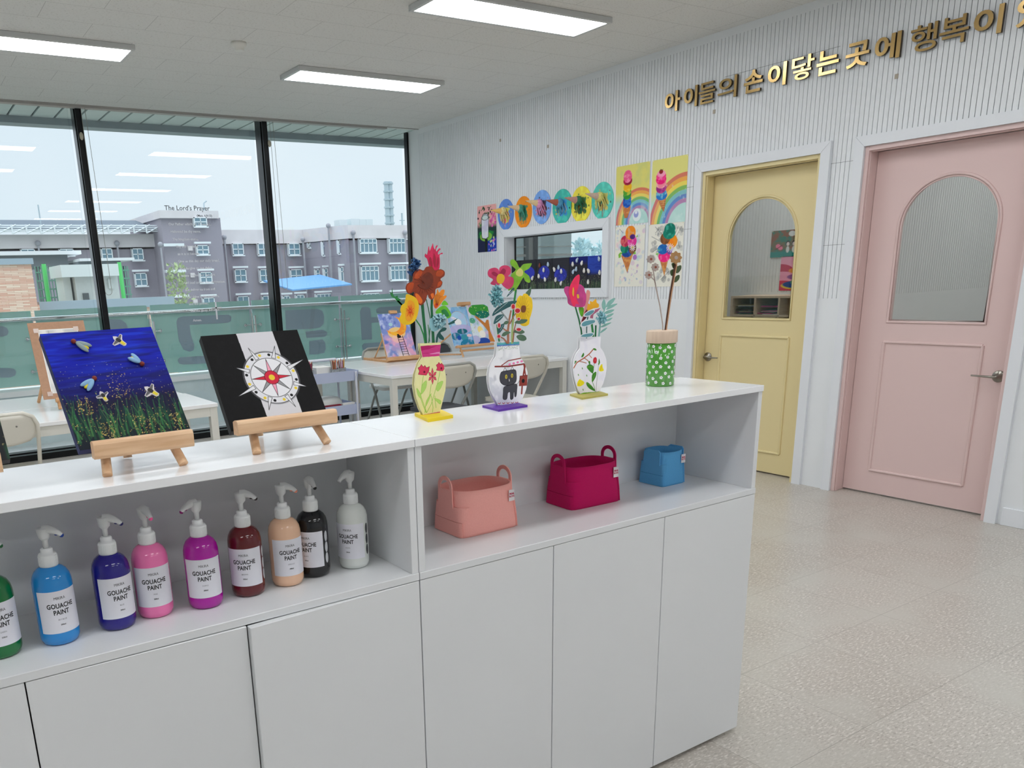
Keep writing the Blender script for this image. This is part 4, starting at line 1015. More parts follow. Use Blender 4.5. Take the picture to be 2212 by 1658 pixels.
for k in range(170):
    x = R_.random()*A.w; y0 = R_.random()*0.055; L_ = 0.025+0.05*R_.random(); b_ = (R_.random()-0.5)*0.03
    c = [(20, 70, 50), (34, 104, 60), (24, 58, 44), (60, 132, 74), (14, 44, 44), (86, 150, 80)][R_.integers(6)]
    P = [(x, y0), (x+b_*0.3, y0+L_*0.5), (x+b_, y0+L_)]
    A.line(P[:2], 0.0035, c, 0.4, px=False); A.line(P[1:], 0.0018, c, 0.35, px=False)
A.dots(260, [(196, 170, 90), (170, 140, 60), (220, 200, 120)], 0.0004, 0.0009, (0, 0.03, 1, 0.45), 0.85)
for bx in ((0.22, 0.05, 0.34, 0.2), (0.52, 0.06, 0.72, 0.22), (0.85, 0.05, 0.95, 0.2), (0.1, 0.28, 0.22, 0.42), (0.42, 0.38, 0.6, 0.6)): A.dots(70, [(206, 180, 96), (180, 150, 66), (224, 206, 130)], 0.0004, 0.0011, bx, 0.9)
A.dots(90, [(140, 160, 150), (190, 190, 140)], 0.0003, 0.0008, (0, 0.42, 1, 0.72), 0.7)
A.build('painted_face', t1, 0.6, off=0.0002)
PN = MB; 
def onc(u, v): x, y = A.p(u, v); return O+U*x+V*y
CLR, CLG, CLB, CLY = M('brick_red_clay', (128, 44, 30), 0.6), M('grey_clay', (140, 158, 160), 0.6), M('light_blue_clay', (132, 176, 214), 0.6), M('yellow_clay', (226, 208, 40), 0.6)
def firefly(p0, p1, wing, size, ang):
    """clay firefly: head at p0, tail at p1 (crop pixels)"""
    a, b = onc(*p0), onc(*p1); d = (b-a); L_ = d.length; d.normalize(); sd = N.cross(d)
    Tm = lambda c, q: Matrix.Translation((0, 0, 0))
    def el(c, r, ax, m, name):
        X = ax.normalized(); Z = N; Y = Z.cross(X)
        T = Matrix(((X.x, Y.x, Z.x, 0), (X.y, Y.y, Z.y, 0), (X.z, Y.z, Z.z, 0), (0, 0, 0, 1)))
        MB().ball(c, r, n=16, T=T).build(name, m, t1)
    el(a+N*0.004, (0.005, 0.005, 0.005), d, CLR, 'firefly_head')
    el(a+d*L_*0.72+N*0.003, (L_*0.24, 0.0045, 0.004), d, CLY, 'firefly_tail')
    for s_ in (-1, 1):
        dd = (d+sd*s_*0.28).normalized()
        el(a+d*0.004+dd*L_*0.47+N*0.005, (L_*0.48, 0.0052, 0.0036), dd, wing, 'firefly_wing')
firefly((655, 412), (800, 480), CLG, 1, 0)
firefly((1268, 612), (1160, 545), CLB, 1, 0)
firefly((842, 742), (752, 832), CLB, 1, 0)
def paperfly(c, s_, ang, flip=1):
    cx, cy = A.p(*c); ca, sa = math.cos(ang), math.sin(ang)
    def Q(P): return [O+U*(cx+(a*ca-b*sa)*s_)+V*(cy+(a*sa+b*ca)*s_) for a, b in P]
    m_ = [M('white_paper_edge', (214, 210, 214), 0.7), M('grey_printed_wing', (96, 94, 98), 0.7), M('black_printed', (32, 30, 32), 0.7), CLY]
    mb = MB(); base = [(0, 1.0), (0.3, 0.7), (0.35, 0.45), (1.0, 0.55), (1.05, 0.25), (0.55, -0.05), (0.35, -0.25), (0.3, -0.9), (0, -1.0), (-0.3, -0.85), (-0.35, -0.25), (-0.6, -0.2), (-1.1, 0.0), (-1.1, 0.35), (-0.35, 0.45), (-0.25, 0.75)]
    mb.prism([p+N*0.0005 for p in Q(base)], N*0.0008, 0)
    mb.poly([p+N*0.0016 for p in Q([(0.15, 0.42), (0.95, 0.48), (0.9, 0.28), (0.2, 0.0)])], 1); mb.poly([p+N*0.0016 for p in Q([(-0.15, 0.42), (-1.0, 0.28), (-1.0, 0.1), (-0.2, -0.05)])], 1)
    mb.poly([p+N*0.0018 for p in Q([(-0.2, 0.5), (0.2, 0.5), (0.28, -0.1), (0, -0.3), (-0.28, -0.1)])], 2); mb.poly([p+N*0.0019 for p in Q([(-0.22, -0.2), (0.22, -0.2), (0.2, -0.82), (-0.2, -0.82)])], 3)
    mb.build('paper_firefly', m_, t1)
paperfly((1068, 400), 0.0155, 0.7); paperfly((925, 895), 0.0125, 0.25); paperfly((1355, 850), 0.0165, 0.75)
# 2 striped canvas with a plain geometric emblem
t2, O2, U2_, V2_, N2 = stretched('canvas with white centre stripe on black and a red and white emblem', (0.5560, 1.612, 1.2150), math.radians(0), math.radians(36), 0.2246, 0.232, 0.017, M('black_canvas_side', (16, 16, 18), 0.6), 'painted canvases on the counter')
A = Art(O2, U2_, V2_, 0.2246, 0.232, 340, (12, 12, 14), (400, 680, 5.53))
A.wash((20, 20, 23), 20, 20, 0.5, 0.8, 0.5)
A.poly([(600, 205), (1035, 185), (1400, 1170), (985, 1230)], (212, 211, 216))
cx, cy = A.p(1035, 745); cw = A.w; INKC = (22, 22, 24)
c0 = lambda a, b: (cx+a*cw, cy+b*cw)
pol = lambda r, k, n, ph=0: c0(r*math.cos(2*math.pi*k/n+ph), r*1.04*math.sin(2*math.pi*k/n+ph))
A.ell(cx, cy, 0.285*cw, 0.30*cw, (90, 90, 94), 0.5); A.ell(cx, cy, 0.275*cw, 0.29*cw, (225, 225, 230)); A.ell(cx, cy, 0.275*cw, 0.29*cw, INKC, ring=0.0016)
for k in range(8):      # plain white rays round a ringed disc
    P = [pol(0.22, k-0.12, 8, 0.39), pol(0.22, k+0.12, 8, 0.39), pol(0.36 if k % 4 else 0.44, k, 8, 0.39)]
    A.poly(P, (228, 228, 232), px=False); A.line(P, 0.0012, INKC, px=False, closed=True)
A.ell(cx, cy, 0.21*cw, 0.22*cw, (232, 232, 236)); A.ell(cx, cy, 0.21*cw, 0.22*cw, INKC, ring=0.0013)
for k in range(8):
    P = [pol(0.06, k-0.5, 8), pol(0.20, k, 8), pol(0.06, k+0.5, 8)]
    A.poly(P, [(206, 44, 66), (150, 150, 154), (240, 164, 186), (150, 150, 154)][k % 4], px=False); A.line(P, 0.0012, INKC, px=False, closed=True)
A.ell(cx, cy, 0.075*cw, 0.078*cw, (206, 40, 66)); A.ell(cx, cy, 0.075*cw, 0.078*cw, INKC, ring=0.0012); A.ell(cx, cy, 0.03*cw, 0.031*cw, (232, 204, 60))
for k in range(16): A.ell(*pol(0.247, k+0.5, 16), 0.0035, 0.0035, INKC if k % 2 else (232, 204, 60))
A.build('painted_face', t2, 0.7, off=0.0002)
# 0 dark canvas at the left edge
t0, O0, U0, V0, N0 = stretched('dark green and black canvas cut off by the left edge', (-0.082, 1.615, 1.2160), math.radians(2), math.radians(36), 0.2235, 0.262, 0.017, M('black_canvas_side', (16, 16, 18), 0.6), 'painted canvases on the counter')
A = Art(O0, U0, V0, 0.2235, 0.262, 120, (22, 26, 30)); A.wash((40, 90, 60), 8, 4, 0.5, 0.7, 0.7); A.dots(60, [(190, 180, 120)], 0.0005, 0.001)
A.build('painted_face', t0, 0.45, off=0.0002)
# ------------------------------------------------------------------ work tables by the windows
HT_ = 0.76
def table(x0, x1, y0, y1, label):
    t = thing('work_table', label, 'table', ((x0+x1)/2, (y0+y1)/2, 0), 'white work tables by the windows')
    MB().box((x0, y0, HT_-0.025), (x1, y1, HT_)).build('table_top', TABW, t, bevel=0.003)
    a = MB(); w = 0.022; z0, z1 = HT_-0.085, HT_-0.0245; i_ = 0.009
    a.box((x0+i_, y0+i_, z0), (x1-i_, y0+i_+w, z1)).box((x0+i_, y1-i_-w, z0), (x1-i_, y1-i_, z1)).box((x0+i_, y0+i_+w, z0), (x0+i_+w, y1-i_-w, z1)).box((x1-i_-w, y0+i_+w, z0), (x1-i_, y1-i_-w, z1))
    a.build('apron', LEGW, t)
    i_ = 0.006
    for lx in (x0+i_, x1-i_-0.05):
        for ly in (y0+i_, y1-i_-0.05): MB().box((lx, ly, 0), (lx+0.05, ly+0.05, HT_-0.025)).build('leg', LEGW, t, bevel=0.003)
    return t
table(3.372, 5.28, 5.755, 6.475, 'white table standing nearest the counter, its right end at the slotted wall')
table(3.36, 5.27, 6.485, 7.215, 'white table pushed behind the right front one, under the moon painting')
table(-0.16, 1.765, 5.33, 6.05, 'white table at the left, nearest the counter')
table(-0.18, 1.745, 6.06, 6.79, 'white table behind the left front one, nearer the windows')
# ------------------------------------------------------------------ folding chairs
CFR = M('cream_chair_enamel', (206, 203, 192), 0.35); CPL = M('cream_chair_plastic', (222, 219, 208), 0.4); CDK = M('dark_grey_seat_pad', (74, 78, 84), 0.8); CGR = M('grey_chair_frame', (158, 160, 156), 0.35)
def chair(x, y, rz, label, seatm, frame, back, patch=False, first=[None]):
    t = thing('folding_chair', label, 'chair', (x, y, 0), 'folding chairs at the work tables', world=False, rz=rz)
    w = 0.215
    # rear frame: legs rising from the front foot to the rounded back top (the viewer's side is -y)
    path = []
    for s in (-1, 1):
        p = [(s*w, 0.22, 0.012), (s*w, 0.05, 0.42), (s*w, -0.13, 0.68), (s*w, -0.17, 0.765), (s*(w-0.02), -0.18, 0.812), (s*(w-0.07), -0.185, 0.838)]
        path = p+path[::-1] if s < 0 else path+p[::-1]
    MB().tube(path, 0.0125, 10).build('back_frame', frame, t)
    for s in (-1, 1):
        MB().tube([(s*(w-0.03), -0.24, 0.012), (s*(w-0.03), -0.02, 0.36), (s*(w-0.03), 0.08, 0.47)], 0.0115, 10).build('leg', frame, t)
        MB().cyl((s*(w-0.03), -0.235, 0.02), (s*(w-0.03), -0.245, 0.0), 0.014, n=10).build('rubber_foot', M('grey_rubber', (120, 120, 118), 0.8), t)
    MB().cyl((-(w-0.03), -0.19, 0.10), (w-0.03, -0.19, 0.10), 0.008).cyl((-w, 0.17, 0.13), (w, 0.17, 0.13), 0.008).build('stretcher', frame, t)
    # backrest: curved plate with rounded corners
    bk = MB(); n = 18; rows = []
    for jz in range(9):
        f_ = jz/8; z = 0.665+0.165*f_; hw = w-0.006
        if f_ < 0.35: hw = (w-0.006)*(0.80+0.20*math.sin(f_/0.35*math.pi/2))
        if f_ > 0.8: hw = (w-0.006)*(1-0.17*((f_-0.8)/0.2)**2)
        rows.append([(hw*(2*i/n-1), -0.135-0.05*f_-0.022*(1-(2*i/n-1)**2), z-0.02*(1-f_)*(1-abs(2*i/n-1)**2)) for i in range(n+1)])
    vs = [p for r_ in rows for p in r_]; k = n+1
    vb = [(a, b+0.007, c) for a, b, c in vs]; L_ = len(vs)
    fs = [(j_*k+i, j_*k+i+1, (j_+1)*k+i+1, (j_+1)*k+i) for j_ in range(8) for i in range(n)]
    fb = [tuple(L_+q for q in f_[::-1]) for f_ in fs]
    edge = [i for i in range(n+1)]+[j_*k+n for j_ in range(1, 9)]+[8*k+i for i in range(n-1, -1, -1)]+[j_*k for j_ in range(7, 0, -1)]
    fe = [(edge[i], edge[i-1], L_+edge[i-1], L_+edge[i]) for i in range(len(edge))]
    b_ = bk.add(vs+vb, fs+fb+fe, 0, True).build('backrest', back, t)
    for s in (-1, 1): MB().ball((s*0.10, -0.186, 0.765), (0.006, 0.003, 0.006), n=8).build('screw', M('grey_screw', (140, 138, 130), 0.3, 0.8), b_)
    st = MB(); P = []
    for cx_, cy_, a0 in ((0.15, 0.17, 0), (-0.15, 0.17, 1), (-0.13, -0.10, 2), (0.13, -0.10, 3)): P += [(cx_+0.055*math.cos(math.pi/2*(a0+q/6)), cy_+0.055*math.sin(math.pi/2*(a0+q/6)), 0.445) for q in range(7)]
    so_ = st.prism(P, (0, 0, 0.03)).build('seat', seatm, t, bevel=0.010, seg=3)
    if patch: MB().lathe([(0, 0.4756), (0.05, 0.4756), (0.05, 0.4762), (0, 0.4762)], (-0.02, -0.03, 0), 20, sx=1.4).build('seat_print', M('faded_pink_print', (206, 170, 180), 0.7), so_)
    return t
chair(0.42, 5.44, 0.0, 'cream folding chair at the left edge tucked at the left table', CPL, CPL, CPL)
chair(3.79, 5.64, 0.06, 'grey-cream folding chair with dark pad between the yellow and the cat vases', CDK, CGR, CFR)
chair(4.57, 5.64, -0.04, 'cream folding chair with its back to us right of the cat vase', CPL, CFR, CFR)
chair(4.28, 7.34, math.pi, 'white-seated folding chair on the window side below the moon painting', M('white_seat', (236, 236, 234), 0.4), CGR, CPL, True)
chair(4.92, 7.30, math.pi, 'folding chair with dark pad on the window side under the right tables', CDK, CGR, CDK)
# ------------------------------------------------------------------ trolley with pencils
LAV = M('lavender_enamel', (186, 196, 224), 0.35); LAVP = M('pale_lavender_tube', (206, 210, 222), 0.3)
q = at(762, 800, z=0.80); tx1 = 3.335; ty0 = 6.25
tr_ = thing('storage_trolley', 'lavender three tier trolley of pencils left of the right tables', 'trolley', (3.1, ty0+0.17, 0))
TX0, TX1, TY0, TY1 = tx1-0.46, tx1, ty0, ty0+0.34
TZ = []
for u, v in ((740, 802), (750, 874)):
    TZ.append(at(u, v, y=ty0).z)
TZ = [TZ[0], TZ[1], TZ[1]-(TZ[0]-TZ[1])]
for z in TZ:
    tb3 = MB(); th = 0.003; hh = 0.088; s_ = 0.012
    zb = z-hh
    for (ax, ay, bx, by) in ((TX0, TY0, TX1, TY0), (TX1, TY0, TX1, TY1), (TX1, TY1, TX0, TY1), (TX0, TY1, TX0, TY0)):
        nx_, ny_ = (by-ay), -(bx-ax); L_ = math.hypot(nx_, ny_); nx_, ny_ = nx_/L_*s_, ny_/L_*s_
        cxm, cym = (TX0+TX1)/2, (TY0+TY1)/2
        sh = lambda px_, py_: (cxm+(px_-cxm)*0.955, cym+(py_-cym)*0.93)
        a0, b0 = sh(ax, ay), sh(bx, by)
        tb3.prism([(ax, ay, z), (bx, by, z), (b0[0], b0[1], zb), (a0[0], a0[1], zb)], (-nx_*0.25, -ny_*0.25, 0))
    a0, b0 = (TX0+0.012, TY0+0.012), (TX1-0.012, TY1-0.012)
    tb3.box((a0[0], a0[1], zb), (b0[0], b0[1], zb+0.004))
    tb3.build('tray', LAV, tr_)
for (px_, py_) in ((TX0+0.03, TY0-0.004), (TX1-0.03, TY0-0.004), (TX0+0.03, TY1+0.004), (TX1-0.03, TY1+0.004)):
    MB().cyl((px_, py_, 0.06), (px_, py_, TZ[0]-0.01), 0.010).build('upright', LAVP, tr_)
    MB().lathe([(0, -0.012), (0.026, -0.012), (0.026, 0.012), (0, 0.012)], (px_, py_, 0.028), 16, T=Matrix.Rotation(math.pi/2, 4, 'X')).cyl((px_, py_, 0.03), (px_, py_, 0.07), 0.006).build('castor', M('white_castor', (214, 216, 220), 0.4), tr_)
zt_ = TZ[0]; hp = [(TX0+0.01, TY1-0.02, zt_-0.02), (TX0+0.01, TY1, zt_+0.05), (TX0+0.03, TY1, zt_+0.075), (TX1-0.05, TY1, zt_+0.075), (TX1-0.015, TY1-0.02, zt_+0.055), (TX1-0.005, TY1-0.05, zt_-0.02)]
MB().tube(hp, 0.013, 12).build('handle', LAVP, tr_)
rng = random.Random(11)
pc = [(150, 40, 50), (40, 60, 140), (60, 120, 70), (110, 50, 40), (30, 34, 40), (200, 160, 60), (220, 110, 60), (120, 120, 130), (170, 60, 110), (90, 60, 50), (224, 210, 190)]
pn = ['red', 'blue', 'green', 'brown', 'black', 'yellow', 'orange', 'grey', 'pink', 'dark brown', 'cream']
cups = [(TX1-0.09, TY0+0.14, 16), (TX1-0.18, TY0+0.10, 12), (TX0+0.07, TY0+0.16, 10)]
def stand_pens():
    for ci, (cx_, cy_, n_) in enumerate(cups):
        cup = thing('pencil_cup', ['clear crowded pencil cup at the right of the trolley top', 'clear cup of markers at the middle of the trolley top', 'clear cup of coloured pencils at the left of the trolley top'][ci], 'cup', (cx_, cy_, zt_-0.083), 'pencil cups on the trolley')
        MB().lathe([(0, 0), (0.036, 0), (0.038, 0.10), (0.036, 0.10), (0.034, 0.003), (0, 0.003)], (cx_, cy_, zt_-0.083), 24).build('cup_wall', M('clear_plastic_cup', (200, 208, 214), 0.2, trans=0.7), cup)
        for k in range(n_):
            a = rng.random()*6.28; r_ = 0.026*rng.random()**0.5; ci_ = rng.randrange(len(pc)); z0_ = zt_-0.079; L_ = 0.150+0.02*rng.random()
            bx_, by_ = cx_+r_*math.cos(a)*0.6, cy_+r_*math.sin(a)*0.6; ex, ey = cx_+r_*math.cos(a)*1.2, cy_+r_*math.sin(a)*1.2
            m_ = MB().cyl((bx_, by_, z0_), (ex, ey, z0_+L_), 0.0036, n=7, m=0).cyl((ex, ey, z0_+L_), (ex+(ex-bx_)*0.08, ey+(ey-by_)*0.08, z0_+L_+0.013), 0.0034, 0.0006, n=7, m=1)
            tag(m_.build('pencil', [M('pencil_'+pn[ci_].replace(' ', '_'), pc[ci_], 0.4), M('bare_wood', (214, 180, 140), 0.7)]), '%s pencil standing in the %s cup on the trolley' % (pn[ci_], ['right', 'middle', 'left'][ci]), 'pencil', 'coloured pencils in the trolley cups')
stand_pens()
bx = thing('pencil_box', 'white cardboard box lying in the trolley top tray', 'box', (TX0+0.2, TY0+0.2, zt_-0.084))
MB().box((TX0+0.13, TY0+0.14, zt_-0.084), (TX0+0.27, TY0+0.30, zt_+0.035)).build('box_body', M('white_card', (236, 236, 232), 0.6), bx, bevel=0.002)
tag(MB().ball((TX0+0.14, TY0+0.07, zt_-0.055), (0.03, 0.025, 0.027)).ball((TX0+0.15, TY0+0.06, zt_-0.03), (0.015, 0.012, 0.012)).build('eraser_lump', M('cream_eraser', (232, 206, 170), 0.7)), 'cream rounded lump in the front of the trolley top tray', 'eraser')
tag(MB().ball((TX0+0.085, TY0+0.06, zt_-0.055), (0.026, 0.022, 0.027)).build('putty_lump', M('teal_putty', (40, 130, 160), 0.6)), 'teal lump of putty in the trolley top tray', 'putty')
z2 = TZ[1]-0.084
c2_ = thing('clear_case', 'rounded clear plastic case in the middle tray of the trolley', 'case', (TX0+0.23, TY0+0.18, z2))
MB().lathe([(0, 0), (0.13, 0), (0.135, 0.05), (0.125, 0.10), (0.10, 0.135), (0.05, 0.15), (0, 0.152)], (TX0+0.23, TY0+0.19, z2), 32, sy=0.7, sx=1.15).build('case_body', M('milky_plastic', (212, 216, 212), 0.25), c2_)
tag(MB().box((TX0+0.10, TY0+0.04, z2), (TX0+0.30, TY0+0.075, z2+0.09)).build('red_pouch', M('dark_red_cloth', (130, 30, 50), 0.8), bevel=0.006), 'dark red pouch at the front of the middle tray', 'pouch')
tag(MB().box((TX0+0.31, TY0+0.04, z2), (TX0+0.43, TY0+0.07, z2+0.095)).build('white_packet', M('white_card', (236, 236, 232), 0.6), bevel=0.004), 'white packet standing in the middle tray of the trolley', 'packet')
# ------------------------------------------------------------------ easels on the tables
def tilt_frame(x, y, z, tilt, yaw=0.0):
    U = Vector((math.cos(yaw), math.sin(yaw), 0)); bk = Vector((-math.sin(yaw), math.cos(yaw), 0))
    V = bk*math.sin(tilt)+Vector((0, 0, 1))*math.cos(tilt); return Vector((x, y, z)), U, V, U.cross(V), bk
def bar(O, U, V, N, a0, a1, b0, b1, n0, n1):
    """box in a tilted frame; N points to the viewer, n measured away from the viewer"""
    c = lambda a, b, n: O+U*a+V*b-N*n
    vs = [c(a0, b0, n0), c(a1, b0, n0), c(a1, b0, n1), c(a0, b0, n1), c(a0, b1, n0), c(a1, b1, n0), c(a1, b1, n1), c(a0, b1, n1)]
    return vs, [(0, 3, 2, 1), (4, 5, 6, 7), (0, 1, 5, 4), (1, 2, 6, 5), (2, 3, 7, 6), (3, 0, 4, 7)]
# box easel with the crescent moon
q0 = at(838, 778, y=6.79); q1 = at(903, 771, y=6.79)
tl = math.radians(22); Mo, U, V, N, bk = tilt_frame(q0.x, 6.79, 0.80, tl)
wd = q1.x-q0.x
me_ = thing('box_easel', 'beech box easel holding the crescent moon painting', 'easel', (q0.x+wd/2, 6.9, HT_))
b_ = MB()
b_.add(*bar(Mo, U, V, N, -0.004, 0.016, -0.03, 0.25, 0.002, 0.02)); b_.add(*bar(Mo, U, V, N, wd-0.06, wd-0.04, -0.03, 0.25, 0.002, 0.02)); b_.add(*bar(Mo, U, V, N, wd*0.42, wd*0.62, 0.05, 0.47, 0.012, 0.022))
b_.build('easel_frame', BEECH, me_)
MB().add(*bar(Mo, U, V, N, -0.02, wd+0.03, -0.035, 0.0, -0.03, 0.012)).build('ledge', BEECH, me_, bevel=0.003)
MB().box((q0.x-0.02, 6.80, HT_), (q0.x, 7.24, HT_+0.022)).box((q0.x+wd, 6.80, HT_), (q0.x+wd+0.02, 7.24, HT_+0.022)).box((q0.x, 7.16, HT_), (q0.x+wd, 7.18, HT_+0.02)).box((q0.x-0.02, 6.78, HT_), (q0.x+wd+0.02, 6.80, HT_+0.022)).build('base_frame', BEECH, me_, bevel=0.002)
for s in (0.006, wd-0.05): MB().cyl(Mo+U*s+V*0.20-N*0.012, (q0.x+s, 7.06, HT_+0.02), 0.007, n=8).build('strut', BEECH, me_)
pw_, ph_ = wd*0.96, 0.435
MB().add(*bar(Mo, U, V, N, wd*0.40, wd*0.64, ph_-0.005, ph_+0.022, -0.014, 0.016)).build('top_clamp', BEECH, me_, bevel=0.003)
mt = thing('watercolour_sheet', 'painting of an orange crescent moon with a black ladder', 'painting', tuple(Mo), 'watercolours on the table easels')
PAP = M('white_paper', (240, 240, 238), 0.7)
MB().add(*bar(Mo, U, V, N, 0.0, 0.0+pw_, 0.002, ph_, 0.0, 0.003)).build('paper_sheet', PAP, mt)
A = Art(Mo+V*0.002, U, V, pw_, ph_-0.002, 130, (128, 146, 206), (0, 0, 1))
A.wash((196, 206, 236), 9, 12, 0.5, 0.7, 0.8); A.wash((88, 110, 190), 7, 9, 0.55, 0.7, 0.7)
yy = A.Y/A.h; A.wash((234, 172, 200), 4, 5, 0.4, 0.6, 0.9, np.clip((0.55-yy)/0.15, 0, 1)); A.wash((176, 160, 206), 6, 8, 0.5, 0.65, 0.8, np.clip((0.6-yy)/0.15, 0, 1)); A.wash((240, 236, 226), 3, 3, 0.5, 0.7, 0.8, np.clip((0.2-yy)/0.2, 0, 1))
cxm, cym = A.w*0.42, A.h*0.68
A.ell(A.w*0.5, A.h*0.55, A.w*0.3, A.h*0.13, (248, 206, 120), 0.9); A.ell(A.w*0.5, A.h*0.42, A.w*0.2, A.h*0.1, (248, 200, 180), 0.7)
back = A.C.copy(); A.ell(A.w*0.52, A.h*0.70, A.w*0.36, A.h*0.22, (244, 150, 50)); A.wash((250, 196, 60), 9, 9, 0.5, 0.65, 0.7, (np.hypot((A.X-A.w*0.52)/(A.w*0.36), (A.Y-A.h*0.70)/(A.h*0.22)) < 1).astype(float))
hole = np.hypot((A.X-A.w*0.40)/(A.w*0.30), (A.Y-A.h*0.76)/(A.h*0.185)) < 1; A.C[hole] = back[hole]
A.ell(A.w*0.36, A.h*0.75, A.w*0.07, A.h*0.04, (170, 210, 220)); 
L0, L1 = (A.w*0.54, 0.0), (A.w*0.50, A.h*0.47); dx_ = A.w*0.20
A.line([L0, L1], 0.007, (24, 22, 26), px=False); A.line([(L0[0]+dx_, 0), (L1[0]+dx_*0.85, A.h*0.47)], 0.007, (24, 22, 26), px=False)
for k in range(9): f_ = k/8.5; A.line([(L0[0]+(L1[0]-L0[0])*f_, A.h*0.47*f_), (L0[0]+dx_+(L1[0]-L0[0]-0.15*dx_)*f_, A.h*0.47*f_)], 0.005, (24, 22, 26), px=False)
A.ell(A.w*0.55, A.h*0.46, A.w*0.07, A.h*0.035, (24, 22, 26)); A.ell(A.w*0.53, A.h*0.50, A.w*0.04, A.h*0.022, (24, 22, 26))
A.build('painted_face', mt, 0.6, off=0.0006)
# tripod easel with two watercolours
q0 = at(990, 752, y=6.60); q1 = at(1072, 742, y=6.60)
Bo, U, V, N, bk = tilt_frame(q0.x-0.03, 6.60, 0.875, math.radians(20)); wd = q1.x-q0.x+0.03
te = thing('table_tripod_easel', 'low beech easel holding two small watercolours, on the right table', 'easel', (q0.x+0.2, 6.7, HT_))
MB().add(*bar(Bo, U, V, N, 0.0, wd+0.03, -0.022, -0.002, -0.022, 0.012)).build('ledge', BEECH, te, bevel=0.002)
MB().add(*bar(Bo, U, V, N, 0.04, wd, -0.062, -0.044, -0.002, 0.012)).build('lower_bar', BEECH, te, bevel=0.002)
for s in (0.045, wd-0.0): MB().cyl(Bo+U*s+V*0.0-N*(-0.002), (Bo.x+s+(0.02 if s < 0.1 else 0.03), 6.565, HT_+0.006), 0.0095, n=10).build('leg', BEECH, te)
MB().add(*bar(Bo, U, V, N, wd*0.36, wd*0.46, 0.0, 0.43, 0.012, 0.024)).build('mast', BEECH, te)
MB().add(*bar(Bo, U, V, N, wd*0.26, wd*0.56, 0.395, 0.425, -0.02, 0.014)).build('top_clamp', BEECH, te, bevel=0.003)
MB().cyl((Bo.x-0.04, 7.06, HT_+0.01), Bo+U*0.05+V*0.16-N*0.02, 0.009, n=8).build('rear_leg', BEECH, te)
MB().cyl((Bo.x-0.04, 7.04, HT_+0.010), (Bo.x+0.06, 6.60, HT_+0.03), 0.008, n=8).build('base_bar', BEECH, te)
def sheet(a0, w_, h_, lab, fn, k_):
    t = thing('watercolour_sheet', lab, 'painting', tuple(Bo+U*a0), 'watercolours on the table easels')
    o_ = Bo+U*a0+V*0.0
    MB().add(*bar(o_, U, V, N, 0, w_, 0.001, h_, 0.002, 0.005)).build('paper_sheet', PAP, t)
    A = Art(o_+V*0.001, U, V, w_, h_-0.001, 110, (140, 190, 226), (0, 0, 1)); fn(A); A.build('painted_face', t, 0.6, off=-0.0012)
def lily(A):
    w, h = A.w, A.h; A.wash((90, 140, 214), 5, 5, 0.5, 0.7, 0.8); A.wash((236, 240, 246), 4, 4, 0.6, 0.8, 0.7)
    A.ell(w*0.48, h*0.62, w*0.40, h*0.27, (170, 210, 236)); A.ell(w*0.48, h*0.62, w*0.40, h*0.27, (190, 160, 110), ring=0.003); A.ell(w*0.45, h*0.60, w*0.16, h*0.09, (246, 244, 244)); A.ell(w*0.30, h*0.70, w*0.14, h*0.04, (244, 242, 244), rot=-0.5)
    A.ell(w*0.5, h*0.42, w*0.55, h*0.12, (190, 176, 222), 0.8); A.ell(w*0.2, h*0.24, w*0.22, h*0.10, (40, 120, 150)); A.ell(w*0.55, h*0.36, w*0.25, h*0.07, (26, 110, 126)); A.ell(w*0.6, h*0.2, w*0.18, h*0.09, (60, 150, 170)); A.ell(w*0.7, h*0.02, w*0.36, h*0.13, (34, 130, 170)); A.ell(w*0.34, h*0.2, w*0.1, h*0.06, (30, 80, 170)); A.ell(w*0.85, h*0.24, w*0.12, h*0.04, (240, 200, 210)); A.wash((200, 196, 232), 6, 6, 0.6, 0.8, 0.6)
def tree(A):
    w, h = A.w, A.h; A.blend(np.ones(A.X.shape), (222, 232, 240)); A.wash((220, 180, 220), 4, 4, 0.5, 0.7, 0.7); A.wash((120, 190, 210), 5, 5, 0.55, 0.75, 0.6)
    A.ell(w*0.55, h*0.86, w*0.50, h*0.16, (60, 156, 60)); A.ell(w*0.66, h*0.74, w*0.34, h*0.10, (30, 120, 100)); A.ell(w*0.12, h*0.60, w*0.14, h*0.07, (60, 160, 120), 0.9)
    A.poly([(w*0.25, h*0.72), (w*0.38, h*0.70), (w*0.70, h*0.52), (w*0.80, h*0.60), (w*0.90, h*0.60), (w*0.86, h*0.30), (w*0.98, h*0.02), (w*0.70, h*0.03), (w*0.76, h*0.30), (w*0.60, h*0.46)], (206, 130, 60), px=False)
    A.dots(36, [(220, 236, 140), (250, 250, 190)], 0.002, 0.005, (0.02, 0.62, 0.95, 0.98), 0.9); A.dots(26, [(150, 210, 110), (230, 220, 150)], 0.002, 0.006, (0.02, 0.15, 0.4, 0.6), 0.7)
    A.ell(w*0.40, h*0.36, w*0.12, h*0.09, (250, 226, 140)); A.ell(w*0.46, h*0.24, w*0.14, h*0.10, (248, 244, 236)); A.ell(w*0.45, h*0.05, w*0.3, h*0.10, (40, 80, 170)); A.ell(w*0.1, h*0.12, w*0.2, h*0.1, (190, 190, 226))
sheet(-0.02, wd*0.50, 0.385, 'left small watercolour of blue lily pads under a round window', lily, 0)
sheet(-0.02+wd*0.51, wd*0.52, 0.395, 'right small watercolour of a green leafy tree with an orange trunk', tree, 1)
